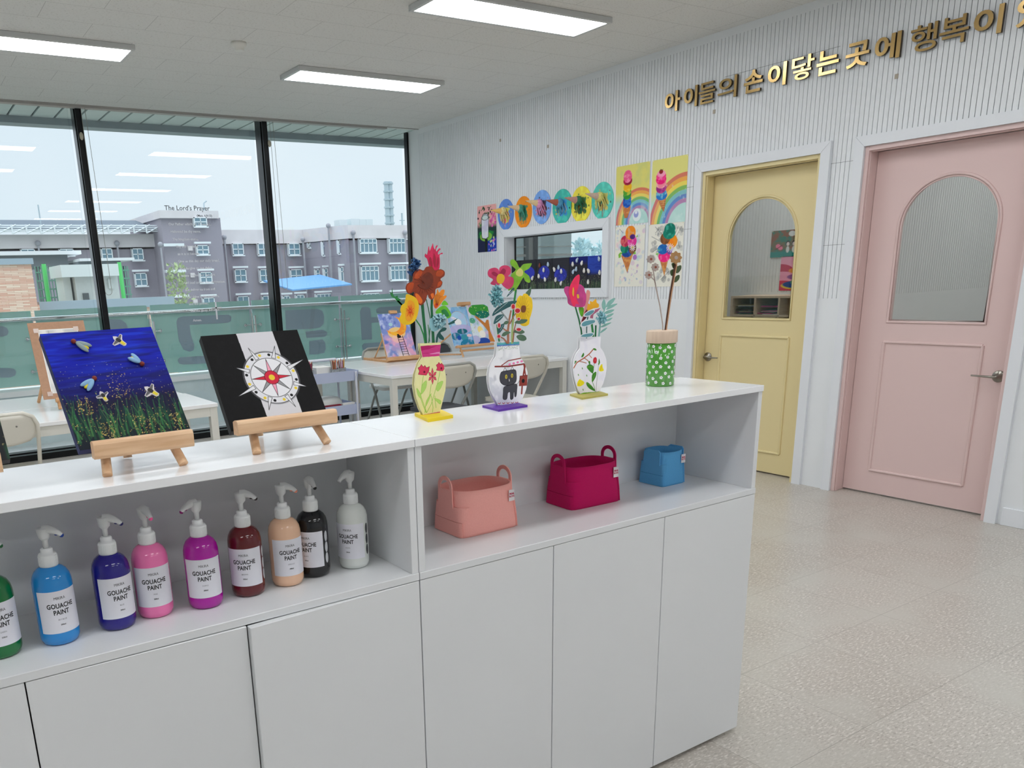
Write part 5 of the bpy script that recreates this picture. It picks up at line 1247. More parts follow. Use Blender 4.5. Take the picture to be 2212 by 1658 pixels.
# drawing board on an easel at the left table
Do, U, V, N, bk = tilt_frame(0.775, 5.83, 0.84, math.radians(24))
de = thing('table_tripod_easel', 'beech easel behind the firefly canvas holding a brown drawing board', 'easel', (0.95, 5.95, HT_))
MB().add(*bar(Do, U, V, N, 0.06, 0.32, -0.022, -0.002, -0.02, 0.02)).build('ledge', BEECH, de, bevel=0.002)
for s in (0.08, 0.27): MB().cyl(Do+U*s-V*0.01-N*0.02, (Do.x+s, 5.82, HT_+0.008), 0.011, n=10).build('leg', BEECH, de)
MB().add(*bar(Do, U, V, N, 0.07, 0.09, 0.0, 0.40, 0.012, 0.026)).add(*bar(Do, U, V, N, 0.26, 0.28, 0.0, 0.40, 0.012, 0.026)).build('mast', BEECH, de)
MB().cyl((Do.x+0.02, 6.33, HT_+0.01), Do+U*0.08+V*0.30-N*0.02, 0.012, n=8).build('rear_leg', BEECH, de)
db = thing('drawing_board', 'brown drawing board with a taped pencil drawing behind the firefly canvas', 'board', tuple(Do))
MB().add(*bar(Do, U, V, N, -0.01, 0.345, 0.0, 0.53, 0.0, 0.008)).build('board_panel', M('brown_hardboard', (178, 138, 110), 0.7, var=0.06, vs=60), db)
MB().add(*bar(Do, U, V, N, 0.045, 0.295, 0.035, 0.478, -0.0012, -0.0002)).build('paper_sheet', PAP, db)
A = Art(Do+U*0.05+V*0.04, U, V, 0.24, 0.432, 70, (232, 230, 226), (0, 0, 1)); A.wash((190, 190, 188), 3, 3, 0.45, 0.6, 0.7); A.line([(0.06, 0), (0.06, 0.43)], 0.002, (120, 120, 120), px=False)
A.build('pencil_drawing', db, 0.7, off=0.0018)
TAPE = M('clear_tape', (206, 186, 176), 0.2)
for a_, b__ in ((0.035, 0.47), (0.285, 0.47), (0.035, 0.03), (0.285, 0.03)): MB().add(*bar(Do, U, V, N, a_-0.016, a_+0.016, b__-0.012, b__+0.018, -0.0030, -0.0021)).build('tape', TAPE, db)
# ------------------------------------------------------------------ cut-out vases and flowers on the counter
def cr(P, n=5):
    """closed smooth curve through the points"""
    out = []; L_ = len(P)
    for i in range(L_):
        p0, p1, p2, p3 = [P[(i+k-1) % L_] for k in range(4)]
        for j_ in range(n):
            t = j_/n
            out.append(tuple(0.5*((2*b)+(-a+c)*t+(2*a-5*b+4*c-d)*t*t+(-a+3*b-3*c+d)*t**3) for a, b, c, d in zip(p0, p1, p2, p3)))
    return out
def onp(crop, y, P): return [tuple(at(crop[0]+u/crop[2], crop[1]+v/crop[2], y=y)) for u, v in P]
def lay(name, par, crop, y, layers, th=0.0016, label=None):
    """flat cut-out of thick card: the first outline is the card, the others are painted on it"""
    mb = MB(); ms = []
    for i, (P, m) in enumerate(layers):
        if m not in ms: ms.append(m)
        k = ms.index(m)
        if i == 0: mb.prism(onp(crop, y, P), (0, th, 0), k)
        else:
            Q = onp(crop, y, P); dy = -0.00035*(1+i*0.25)
            Q = [(a, b+dy, c) for a, b, c in Q]
            ar = sum(Q[i_][0]*Q[(i_+1) % len(Q)][2]-Q[(i_+1) % len(Q)][0]*Q[i_][2] for i_ in range(len(Q)))
            mb.poly(Q if ar > 0 else Q[::-1], k)
    o = mb.build(name, ms, par)
    if label: o['label'] = label
    return o
def rib(name, par, crop, y, path, w0, w1, m, th=0.0016):
    """flat painted strip (stem) along a path of crop pixels"""
    Q = [Vector(p) for p in onp(crop, y, path)]; n = len(Q); Lf, Rt = [], []
    for i, p in enumerate(Q):
        t = (Q[min(i+1, n-1)]-Q[max(i-1, 0)]).normalized(); s = Vector((t.z, 0, -t.x)); w = (w0+(w1-w0)*i/(n-1))/2
        Lf.append(p-s*w); Rt.append(p+s*w)
    return MB().prism([tuple(p) for p in Lf+Rt[::-1]], (0, th, 0)).build(name, m, par)
def frill(name, par, crop, y, c, r, n, mats, seed, w=0.0032, squash=1.0, down=0.0, th=0.0):
    """ball of curled paper strips"""
    rg = random.Random(seed); C_ = Vector(onp(crop, y, [c])[0]); mb = MB()
    mb.ball(C_, (r*0.42, r*0.30, r*0.42), n=10, m=1)
    for k in range(n):
        a = rg.random()*6.283; el = rg.uniform(-0.25, 1.25); d = Vector((math.cos(a)*math.cos(el), -math.sin(el)*0.75, math.sin(a)*math.cos(el)*squash-down)).normalized()
        s = d.cross(Vector((rg.uniform(-1, 1), rg.uniform(-1, 1), rg.uniform(-1, 1)))).normalized()*w*rg.uniform(0.7, 1.25); R_2 = r*rg.uniform(0.75, 1.05); nrm = d.cross(s).normalized()
        pts = [C_+d*R_2*f_+nrm*R_2*g_ for f_, g_ in ((0.2, 0), (0.6, 0.08), (0.93, 0.16), (1.0, 0.26), (0.88, 0.36), (0.6, 0.34))]
        vs = []; 
        for p in pts: vs += [p-s*0.5, p+s*0.5]
        mb.add(vs, [(2*i, 2*i+1, 2*i+3, 2*i+2) for i in range(5)], rg.randrange(len(mats)), True)
    return mb.build(name, mats, par)
def sheet_art(name, par, crop, y, outline, nx, bg, fn, rough=0.6, th=0.003, side=None):
    Q = onp(crop, y, outline); xs = [q[0] for q in Q]; zs = [q[2] for q in Q]
    x0, x1, z0, z1 = min(xs), max(xs), min(zs), max(zs)
    MB().prism([(a, b, c) for a, b, c in Q], (0, th, 0)).build(name+'_board', side, par)
    A = Art((x0, y, z0), (1, 0, 0), (0, 0, 1), x1-x0, z1-z0, nx, bg, crop); fn(A)
    mk = A.mask_poly([(q[0]-x0, q[2]-z0) for q in Q]) > 0.5
    return A.build(name, par, rough, off=0.0003, mask=mk)
BRW = M('painted_brown', (150, 82, 60), 0.6); YV = 1.745
# --- yellow vase
CA = (820, 500, 3.9475)
def base_board(name, par, q, th, m): return MB().prism([(a, b, ZT) for a, b in q], (0, 0, th)).build(name, m, par, bevel=0.0006, seg=1)
v1 = thing('flower_vase', 'pale yellow flat vase painted with three pink flowers, yellow foot board', 'vase', (1.13, 1.74, ZT), 'painted cut-out vases on the counter')
base_board('foot_board', v1, [(1.085, 1.683), (1.1655, 1.6905), (1.194, 1.788), (1.1126, 1.790)], 0.0085, M('bright_yellow_paint', (236, 208, 18), 0.45))
O1 = cr([(345, 955), (350, 1000), (365, 1068), (335, 1120), (304, 1220), (296, 1310), (312, 1410), (345, 1510), (378, 1574)], 1)+[(378, 1578), (512, 1560)]+[(512, 1550), (537, 1450), (561, 1350), (567, 1250), (548, 1140), (510, 1066), (518, 1000), (523, 945)]
def a1(A):
    P = lambda *a: list(a)
    A.wash((236, 232, 178), 4, 6, 0.45, 0.7, 0.6)
    A.poly([(340, 975), (520, 963), (515, 1060), (362, 1070)], (204, 60, 130)); A.wash((176, 30, 96), 2, 26, 0.5, 0.6, 0.9, A.mask_poly(A.pts([(340, 975), (520, 965), (515, 1030), (355, 1040)]))); A.wash((230, 150, 196), 2, 40, 0.55, 0.65, 0.9, A.mask_poly(A.pts([(340, 1035), (520, 1025), (515, 1062), (362, 1070)])))
    A.poly([(370, 1560), (515, 1533), (515, 1552), (378, 1578)], (200, 100, 116))
    G1, G2 = (150, 196, 80), (176, 214, 110)
    for path in ([(372, 1230), (356, 1340), (350, 1400), (400, 1540)], [(440, 1300), (425, 1400), (390, 1490), (385, 1545)], [(515, 1190), (495, 1290), (470, 1370), (440, 1470), (400, 1545)], [(315, 1340), (350, 1420), (370, 1480), (395, 1540)], [(440, 1400), (455, 1500), (450, 1540)], [(470, 1400), (480, 1500)]): A.line(path, 0.0016, G1)
    for q in ([(355, 1385), (362, 1310), (398, 1270), (395, 1330)], [(495, 1360), (480, 1330), (500, 1290), (540, 1275), (522, 1330)], [(318, 1335), (352, 1390), (350, 1420), (325, 1390)], [(468, 1420), (520, 1440), (515, 1470), (480, 1440)], [(440, 1380), (418, 1440), (392, 1490), (400, 1440)]): A.poly(cr(q), G2); A.line(cr(q, 3), 0.0009, G1, closed=True)
    for (fx, fy, s) in ((377, 1190, 1.0), (522, 1160, 0.8)):
        Q = [(fx-50*s, fy-28*s), (fx-32*s, fy-40*s), (fx-22*s, fy-58*s), (fx-5*s, fy-36*s), (fx+8*s, fy-50*s), (fx+22*s, fy-30*s), (fx+48*s, fy-40*s), (fx+42*s, fy), (fx+20*s, fy+34*s), (fx-25*s, fy+30*s), (fx-48*s, fy+26*s), (fx-38*s, fy)]
        A.poly(Q, (218, 60, 96)); A.line(Q, 0.0011, (140, 26, 60), closed=True); A.ell(fx+4, fy+6, 0.0030, 0.0030, (120, 20, 50), px=True)
    for k in range(6):
        a = k*math.pi/3+0.5; Q = [(450+8*math.cos(a+1.57), 1232+8*math.sin(a+1.57)), (450+26*math.cos(a)*1.0, 1232+44*math.sin(a)-6), (450+16*math.cos(a-0.5), 1232+16*math.sin(a-0.5))]
        Q = [(450, 1232), (450+26*math.cos(a-0.35), 1232+40*math.sin(a-0.35)), (450+38*math.cos(a), 1232+70*math.sin(a)), (450+26*math.cos(a+0.35), 1232+40*math.sin(a+0.35))]
        A.poly(Q, (226, 78, 104)); A.line(Q, 0.0009, (140, 26, 60), closed=True)
sheet_art('vase_front', v1, CA, YV, O1, 240, (228, 224, 164), a1, side=M('cream_board_edge', (226, 220, 170), 0.6))
MB().prism([(a, b+0.0095, c) for a, b, c in onp(CA, YV, O1)], (0, 0.002, 0)).build('vase_back_board', M('cream_board_edge', (226, 220, 170), 0.6), v1)
# --- its flowers
CB = (840, 520, 6.906); GD = M('deep_green_card', (16, 104, 58), 0.6, var=0.12, vs=30); GM = M('mid_green_card', (34, 130, 62), 0.6, var=0.12, vs=30); GB = M('bright_green_card', (104, 190, 40), 0.6, var=0.15, vs=60); TL = M('dark_teal_card', (22, 84, 80), 0.6, var=0.12, vs=50)
fa = thing('cardboard_bouquet', 'bouquet with a big burnt orange flower standing in the yellow vase', 'flowers', (1.13, YV+0.008, 1.34), 'cut-out bouquets')
Y1 = YV+0.0045
rib('stem', fa, CB, Y1, [(500, 930), (520, 1150), (548, 1400), (558, 1600)], 0.0078, 0.0068, GD); rib('stem', fa, CB, Y1+0.0018, [(650, 700), (640, 1000), (655, 1300), (672, 1600)], 0.0052, 0.0080, GD)
rib('stem', fa, CB, Y1+0.0018, [(560, 870), (600, 1050), (625, 1180), (600, 1500), (600, 1600)], 0.0016, 0.0022, GD); rib('stem', fa, CB, Y1-0.0018, [(395, 1160), (470, 1270), (520, 1400), (560, 1600)], 0.0024, 0.0040, GM)
rib('stem', fa, CB, Y1+0.0018, [(360, 480), (352, 620), (365, 800)], 0.0016, 0.0016, TL)
MRD = M('rose_red_card', (214, 30, 84), 0.55, var=0.15, vs=120); MRD2 = M('deep_red_card', (170, 20, 56), 0.55)
lay('spiky_flower', fa, CB, Y1+0.004, [(cr([(600, 360), (575, 270), (540, 235), (548, 190), (575, 205), (598, 80), (608, 150), (625, 120), (650, 60), (658, 40), (668, 95), (690, 130), (708, 75), (730, 72), (705, 120), (712, 160), (752, 112), (772, 125), (735, 165), (740, 205), (795, 175), (800, 195), (758, 212), (762, 300), (745, 430), (640, 430)], 3), MRD), (cr([(640, 400), (600, 290), (620, 240), (650, 330)], 4), MRD2), (cr([(690, 400), (660, 300), (672, 180), (700, 270)], 4), MRD2), (cr([(715, 400), (712, 300), (735, 240), (745, 320)], 4), MRD2)])
OR, OD, OE = M('burnt_orange_card', (188, 72, 20), 0.5, var=0.2, vs=40), M('rust_brown_card', (140, 50, 16), 0.5, var=0.15, vs=60), M('bright_orange_card', (230, 110, 30), 0.5)
big = cr([(360, 560), (370, 480), (440, 420), (520, 440), (560, 390), (640, 382), (690, 440), (770, 422), (830, 455), (828, 520), (770, 570), (800, 620), (770, 690), (700, 720), (690, 810), (650, 878), (600, 850), (580, 800), (545, 900), (480, 962), (430, 920), (375, 830), (380, 760), (300, 790), (255, 720), (275, 640), (350, 605)], 4)
lay('orange_flower', fa, CB, Y1-0.004, [(big, OD), (cr([(275, 735), (268, 680), (310, 630), (370, 630), (350, 730), (300, 775)]), OR), (cr([(390, 790), (440, 800), (500, 890), (470, 940), (420, 890)]), OE), (cr([(380, 560), (395, 490), (450, 440), (500, 470), (440, 560)]), OR), (cr([(700, 520), (720, 450), (790, 440), (815, 480), (770, 530)]), OR), (cr([(720, 690), (735, 620), (780, 600), (780, 650)]), OR), (cr([(620, 800), (660, 780), (670, 830), (645, 860)]), OE), (cr([(530, 640), (480, 560), (560, 470), (640, 500), (660, 600), (600, 700), (520, 720), (430, 660)]), M('dark_rust_card', (108, 38, 14), 0.5, var=0.25, vs=90))])
for k in range(22):
    a = k*0.2856+0.1; r1 = 120+60*((k*7) % 5)/5
    rib('petal_vein', fa, CB, Y1-0.0048, [(535+25*math.cos(a), 640+25*math.sin(a)), (535+r1*0.6*math.cos(a+0.1), 640+r1*0.6*math.sin(a+0.1)), (535+r1*math.cos(a), 640+r1*math.sin(a))], 0.0008, 0.0004, M('vein_brown', (76, 24, 10), 0.6), 0.0002)
YL, YO, RO = M('egg_yellow_card', (238, 192, 14), 0.5, var=0.06, vs=40), M('amber_card', (240, 160, 24), 0.5), M('red_orange_stroke', (226, 70, 20), 0.5)
lay('yellow_flower', fa, CB, Y1-0.007, [(cr([(265, 800), (330, 808), (410, 860), (448, 960), (435, 1080), (390, 1190), (300, 1250), (200, 1235), (160, 1160), (190, 1090), (175, 1030), (195, 960), (235, 930), (250, 870)], 5), YL), (cr([(290, 890), (350, 900), (385, 960), (380, 1080), (330, 1190), (270, 1190), (245, 1100), (270, 1000)], 5), YO)])
for k in range(14):
    a = k*0.449; rib('stamen_stroke', fa, CB, Y1-0.0078, [(318+10*math.cos(a), 1045+12*math.sin(a)), (318+(48+12*(k % 3))*math.cos(a), 1045+(85+14*(k % 2))*math.sin(a))], 0.0020, 0.0010, RO, 0.0002)
OT = M('orange_tulip_card', (236, 140, 30), 0.5, var=0.12, vs=60)
lay('orange_tulip', fa, CB, Y1-0.0005, [(cr([(700, 1010), (668, 940), (680, 840), (715, 780), (725, 720), (750, 770), (765, 760), (790, 730), (830, 732), (825, 790), (810, 820), (860, 815), (850, 850), (810, 890), (760, 960)], 4), OT), (cr([(700, 1000), (680, 960), (700, 930), (740, 950)], 4), RO)])
for k in range(5): rib('petal_vein', fa, CB, Y1-0.0013, [(705+6*k, 960), (695+18*k, 860-4*k), (710+22*k, 790+8*k)], 0.0006, 0.0006, M('maroon_line', (120, 30, 30), 0.6), 0.0002)
lay('green_leaf', fa, CB, Y1+0.002, [(cr([(700, 1060), (770, 985), (850, 970), (930, 1090), (900, 1150), (850, 1150), (800, 1110), (740, 1110)], 4), GB), (cr([(780, 1050), (840, 1020), (900, 1110), (850, 1130)], 4), GM)]); lay('green_leaf', fa, CB, Y1+0.003, [(cr([(790, 950), (830, 890), (885, 945), (850, 960)], 4), GB)])
frill('blue_frill_flower', fa, CB, Y1, (372, 355), 0.0175, 70, [M('denim_blue_paper', (56, 106, 158), 0.6), M('deep_blue_paper', (34, 76, 128), 0.6)], 5, 0.0034)
lay('calyx', fa, CB, Y1, [(cr([(272, 455), (330, 450), (400, 460), (380, 520), (355, 530), (310, 500)], 4), M('deep_blue_paper', (34, 76, 128), 0.6))])
frill('pale_blue_frill_flower', fa, CB, Y1-0.003, (745, 1190), 0.0205, 80, [M('powder_blue_paper', (150, 200, 210), 0.6), M('ice_blue_paper', (174, 214, 222), 0.6)], 8, 0.0042, 0.9)
lay('calyx', fa, CB, Y1-0.001, [(cr([(610, 1210), (640, 1150), (760, 1200), (780, 1280), (690, 1350), (625, 1320)], 4), M('powder_blue_paper', (150, 200, 210), 0.6))])
lay('teal_leaf', fa, CB, Y1+0.001, [(cr([(705, 1520), (720, 1400), (800, 1300), (860, 1300), (840, 1340), (770, 1370), (820, 1440), (815, 1480), (760, 1460), (740, 1430), (725, 1510)], 3), TL)]); lay('teal_leaf', fa, CB, Y1-0.002, [([(885, 1235), (960, 1190), (1030, 1155), (980, 1205), (985, 1225), (900, 1252)], TL)])
lay('bud_twig', fa, CB, Y1+0.001, [(cr([(20, 760), (45, 780), (52, 705), (62, 790), (90, 830), (130, 815), (135, 850), (175, 870), (165, 905), (215, 955), (190, 965), (130, 910), (95, 860), (45, 830)], 3), GM)]); rib('stem', fa, CB, Y1+0.001, [(130, 890), (200, 960), (300, 1060)], 0.004, 0.0045, GM)
rib('thin_grass', fa, CB, Y1+0.003, [(585, 1250), (600, 1350), (610, 1500)], 0.001, 0.0018, GM)
# --- cat vase
CC = (940, 640, 6.376)
v2 = thing('flower_vase', 'white flat vase painted with a dark grey cat, purple foot board', 'vase', (1.375, 1.74, ZT), 'painted cut-out vases on the counter')
base_board('foot_board', v2, [(1.3096, 1.6885), (1.413, 1.6955), (1.428, 1.783), (1.3235, 1.779)], 0.006, M('violet_paint', (92, 40, 160), 0.45))
O2_ = [(848, 625), (850, 720), (838, 830)]+[(795, 895), (760, 975), (742, 1070), (742, 1170), (762, 1285), (805, 1385), (850, 1460), (880, 1520), (950, 1528), (1100, 1515), (1150, 1484), (1205, 1400), (1252, 1285), (1277, 1160), (1272, 1040), (1236, 925), (1175, 835), (1162, 720), (1158, 608)]
def a2(A):
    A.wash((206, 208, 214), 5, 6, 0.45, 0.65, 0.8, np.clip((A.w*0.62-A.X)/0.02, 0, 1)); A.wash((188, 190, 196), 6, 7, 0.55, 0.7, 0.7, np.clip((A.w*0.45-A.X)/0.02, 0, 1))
    A.poly([(840, 640), (1165, 622), (1165, 655), (840, 672)], (96, 178, 180)); A.poly([(840, 668), (1165, 652), (1165, 662), (840, 682)], (70, 130, 200)); A.line([(845, 686), (1160, 668)], 0.0012, (40, 60, 150))
    A.dots(150, [(150, 170, 120), (170, 190, 150), (120, 140, 110)], 0.0004, 0.0009, (0.15, 0.87, 0.85, 0.925))
    BR = (146, 62, 54)
    A.line([(825, 965), (1010, 962), (1220, 930), (1245, 1090)], 0.0042, BR); A.line([(915, 950), (1005, 885), (1180, 850)], 0.0028, BR); A.line([(830, 972), (1000, 968), (1225, 920)], 0.0012, (90, 30, 30))
    A.line([(1240, 930), (1215, 1080)], 0.006, BR)
    for k in range(4): A.ell(1025+55*k, 935-14*k, 0.0045, 0.003, (236, 130, 180), px=True)
    A.poly([(1165, 1095), (1270, 1080), (1265, 1225), (1155, 1232)], BR); A.line([(1165, 1095), (1270, 1080), (1265, 1225), (1155, 1232)], 0.001, (90, 30, 30), closed=True); A.ell(1212, 1163, 0.0052, 0.0056, (20, 18, 20), px=True); A.line([(1197, 1240), (1190, 1335)], 0.0055, BR)
    CT, CL = (72, 72, 78), (24, 24, 28)
    A.line([(1110, 1225), (1150, 1180), (1175, 1120)], 0.0013, CL)
    body = cr([(945, 1250), (1010, 1225), (1120, 1205), (1125, 1290), (1115, 1370), (1095, 1378), (1088, 1310), (1080, 1330), (1072, 1405), (1035, 1412), (1030, 1320), (1000, 1330), (985, 1412), (935, 1412), (935, 1330)], 4)
    A.poly(body, CT); A.line(body, 0.0011, CL, closed=True)
    head = cr([(905, 1050), (940, 1030), (1000, 1020), (1100, 1010), (1118, 1080), (1112, 1170), (1060, 1210), (970, 1225), (905, 1190), (888, 1120)], 4)
    A.poly(head, CT); A.wash((50, 50, 56), 8, 8, 0.5, 0.7, 0.6, A.mask_poly(A.pts(head))); A.line(head, 0.0013, CL, closed=True)
    for E_ in ([(935, 1035), (960, 978), (990, 1028)], [(1035, 1020), (1060, 966), (1085, 1012)]): A.line(E_, 0.0013, CL)
    for ex in (978, 1058): A.ell(ex, 1105 if ex < 1000 else 1090, 0.0034, 0.0056, (226, 206, 60), px=True); A.ell(ex, 1105 if ex < 1000 else 1090, 0.0012, 0.0040, CL, px=True)
    A.ell(1018, 1142, 0.0013, 0.0010, (240, 240, 240), px=True); A.ell(1020, 1160, 0.0014, 0.0016, (240, 240, 240), px=True)
    A.poly([(860, 1490), (1000, 1505), (1150, 1462), (1150, 1500), (1100, 1530), (870, 1535)], (34, 58, 160))
    for k in range(5): A.line([(865+60*k, 1468-k*3), (882+60*k, 1480-k*3), (900+60*k, 1464-k*3)], 0.0018, (170, 40, 60))
sheet_art('vase_front', v2, CC, YV, O2_, 300, (238, 238, 240), a2, side=M('white_board_edge', (232, 232, 234), 0.6))
MB().prism([(a, b+0.0095, c) for a, b, c in onp(CC, YV, O2_)], (0, 0.002, 0)).build('vase_back_board', M('white_board_edge', (232, 232, 234), 0.6), v2)
CD = (1030, 540, 7.533)
fb = thing('cardboard_bouquet', 'bouquet with a pink five petal flower and yellow daisy in the cat vase', 'flowers', (1.375, YV+0.008, 1.33), 'cut-out bouquets')
RB, RC, GL, GG = M('brown_branch_card', (168, 110, 82), 0.6, var=0.1, vs=60), M('berry_red', (196, 24, 48), 0.4), M('slate_green_leaf', (40, 92, 96), 0.6, var=0.12, vs=60), M('olive_leaf', (78, 108, 84), 0.6, var=0.12, vs=60)
PKF, PKD = M('raspberry_card', (206, 56, 102), 0.55, var=0.15, vs=60), M('dark_raspberry', (160, 24, 70), 0.55); WL = M('pale_line', (214, 224, 222), 0.6)
rib('stem', fb, CD, Y1+0.003, [(640, 640), (615, 820), (590, 1100), (570, 1520)], 0.0056, 0.0052, GM)
lay('green_star_flower', fb, CD, Y1+0.002, [(cr([(640, 320), (560, 240), (555, 165), (600, 152), (650, 200), (700, 290), (760, 230), (860, 215), (895, 220), (850, 300), (770, 350), (850, 420), (872, 500), (850, 530), (790, 500), (765, 440), (740, 470), (660, 610), (600, 670), (560, 640), (520, 660), (520, 600), (580, 500), (560, 400)], 3), M('lime_card', (124, 180, 40), 0.55, var=0.2, vs=60)), (cr([(640, 350), (700, 295), (750, 340), (740, 410), (690, 430), (640, 400)], 4), M('pale_yellow_green', (214, 208, 116), 0.6))])
lay('pink_flower', fb, CD, Y1-0.002, [(cr([(370, 360), (375, 290), (430, 250), (510, 255), (555, 310), (550, 380), (510, 425), (580, 440), (603, 500), (580, 590), (510, 632), (440, 590), (400, 545), (350, 570), (280, 570), (225, 540), (270, 480), (200, 430), (182, 370), (210, 310), (290, 285), (350, 310)], 4), PKF), (cr([(365, 400), (420, 300), (470, 330), (440, 400)], 4), PKD), (cr([(320, 430), (240, 380), (280, 350), (350, 400)], 4), PKD), (cr([(385, 385), (430, 400), (452, 450), (430, 520), (385, 550), (330, 520), (320, 450), (345, 400)], 4), M('golden_centre', (226, 176, 30), 0.55))])
frill('pale_blue_frill_flower', fb, CD, Y1-0.006, (310, 640), 0.0145, 70, [M('teal_frill_paper', (116, 182, 190), 0.6), M('powder_blue_paper', (150, 200, 210), 0.6)], 15, 0.0026)
frill('pale_blue_frill_flower', fb, CD, Y1-0.009, (310, 780), 0.0225, 90, [M('powder_blue_paper', (150, 200, 210), 0.6), M('teal_frill_paper', (116, 182, 190), 0.6)], 16, 0.0034, 1.0, 0.2)
yd_ = cr([(745, 745), (770, 708), (820, 715), (850, 750), (890, 780), (905, 850), (908, 930), (895, 1000), (880, 1060), (860, 1120), (850, 1200), (800, 1235), (740, 1230), (700, 1190), (650, 1120), (640, 1040), (640, 960), (640, 880), (660, 800), (700, 740)], 3)
lay('yellow_daisy', fb, CD, Y1, [(yd_, M('sunflower_yellow', (240, 200, 24), 0.5, var=0.08, vs=60)), (cr([(735, 905), (790, 905), (800, 960), (780, 1010), (730, 1010), (715, 960)], 4), M('daisy_brown', (120, 66, 24), 0.6))])
for k in range(18):
    a = k*0.349; rib('petal_line', fb, CD, Y1-0.0006, [(757+40*math.cos(a), 955+52*math.sin(a)), (757+100*math.cos(a), 955+(190 if math.sin(a) > 0 else 210)*math.sin(a))], 0.0005, 0.0005, M('ochre_line', (170, 110, 20), 0.6), 0.0002)
for P in ([(255, 1070), (300, 970), (400, 890), (520, 835), (650, 825), (600, 890), (480, 950), (350, 1020)], [(278, 1200), (310, 1090), (370, 1050), (440, 1050), (410, 1110), (340, 1170)], [(350, 1350), (350, 1280), (400, 1210), (450, 1200), (430, 1270), (380, 1340)], [(490, 760), (540, 680), (600, 610), (610, 640), (560, 700)]):
    lay('slate_leaf', fb, CD, Y1-0.010, [(cr(P, 4), GL), ([(P[0][0]+30, P[0][1]-50), (P[3][0]-20, P[3][1]+10), (P[3][0]-20, P[3][1]+16), (P[0][0]+30, P[0][1]-42)], WL)])
for P in ([(620, 1180), (690, 1130), (800, 1125), (825, 1140), (780, 1185), (690, 1200)], [(600, 1330), (680, 1270), (780, 1330), (720, 1365), (650, 1350)], [(650, 1400), (720, 1370), (790, 1400), (808, 1450), (760, 1478), (690, 1460)], [(410, 1390), (440, 1340), (500, 1318), (550, 1340), (500, 1370), (450, 1400)], [(440, 1190), (480, 1150), (520, 1170), (480, 1210)], [(800, 700), (850, 640), (885, 595), (880, 680), (850, 750)]):
    lay('olive_leaf', fb, CD, Y1-0.012 if P[0][0] < 790 else Y1+0.004, [(cr(P, 4), GG)])
rib('branch', fb, CD, Y1-0.008, [(560, 980), (530, 1130), (510, 1300), (515, 1520)], 0.0040, 0.0072, RB); rib('branch', fb, CD, Y1-0.008, [(360, 890), (410, 1010), (480, 1100), (520, 1150)], 0.0030, 0.004, M('grey_branch', (156, 160, 160), 0.7)); rib('branch', fb, CD, Y1-0.009, [(655, 1000), (600, 1080), (540, 1200)], 0.0022, 0.0034, RB)
rib('branch', fb, CD, Y1-0.008, [(395, 1230), (450, 1290), (500, 1320)], 0.002, 0.004, RB); rib('branch', fb, CD, Y1-0.008, [(370, 1400), (440, 1440), (500, 1510)], 0.002, 0.005, RB); rib('branch', fb, CD, Y1-0.007, [(640, 1180), (610, 1300), (590, 1500)], 0.002, 0.004, RB)
for (bx_, by_, rx, ry, rt__) in ((592, 918, 36, 48, 0), (662, 985, 50, 46, 0), (362, 1225, 28, 46, 0), (358, 1402, 34, 34, 0), (682, 1120, 30, 28, 0), (682, 1290, 46, 32, 0)):
    P = [(bx_+rx*math.cos(a*0.524+0.3)*(1.05 if math.cos(a*0.524) > 0 else 1), by_-ry*math.sin(a*0.524+0.3)) for a in range(12)]
    P2_ = [(bx_+(rx-9)*math.cos(a*0.524+0.3), by_-(ry-9)*math.sin(a*0.524+0.3)) for a in range(12)]
    lay('berry', fb, CD, Y1-0.014, [(P, M('pale_pink_rim', (232, 196, 190), 0.6)), (P2_, RC)])
rib('leaf_stalk', fb, CD, Y1-0.006, [(600, 1120), (580, 1300), (575, 1520)], 0.005, 0.0058, M('pale_green_card', (170, 190, 120), 0.6))
rib('stem', fb, CD, Y1+0.001, [(330, 1210), (350, 1380), (370, 1500)], 0.003, 0.004, GM)
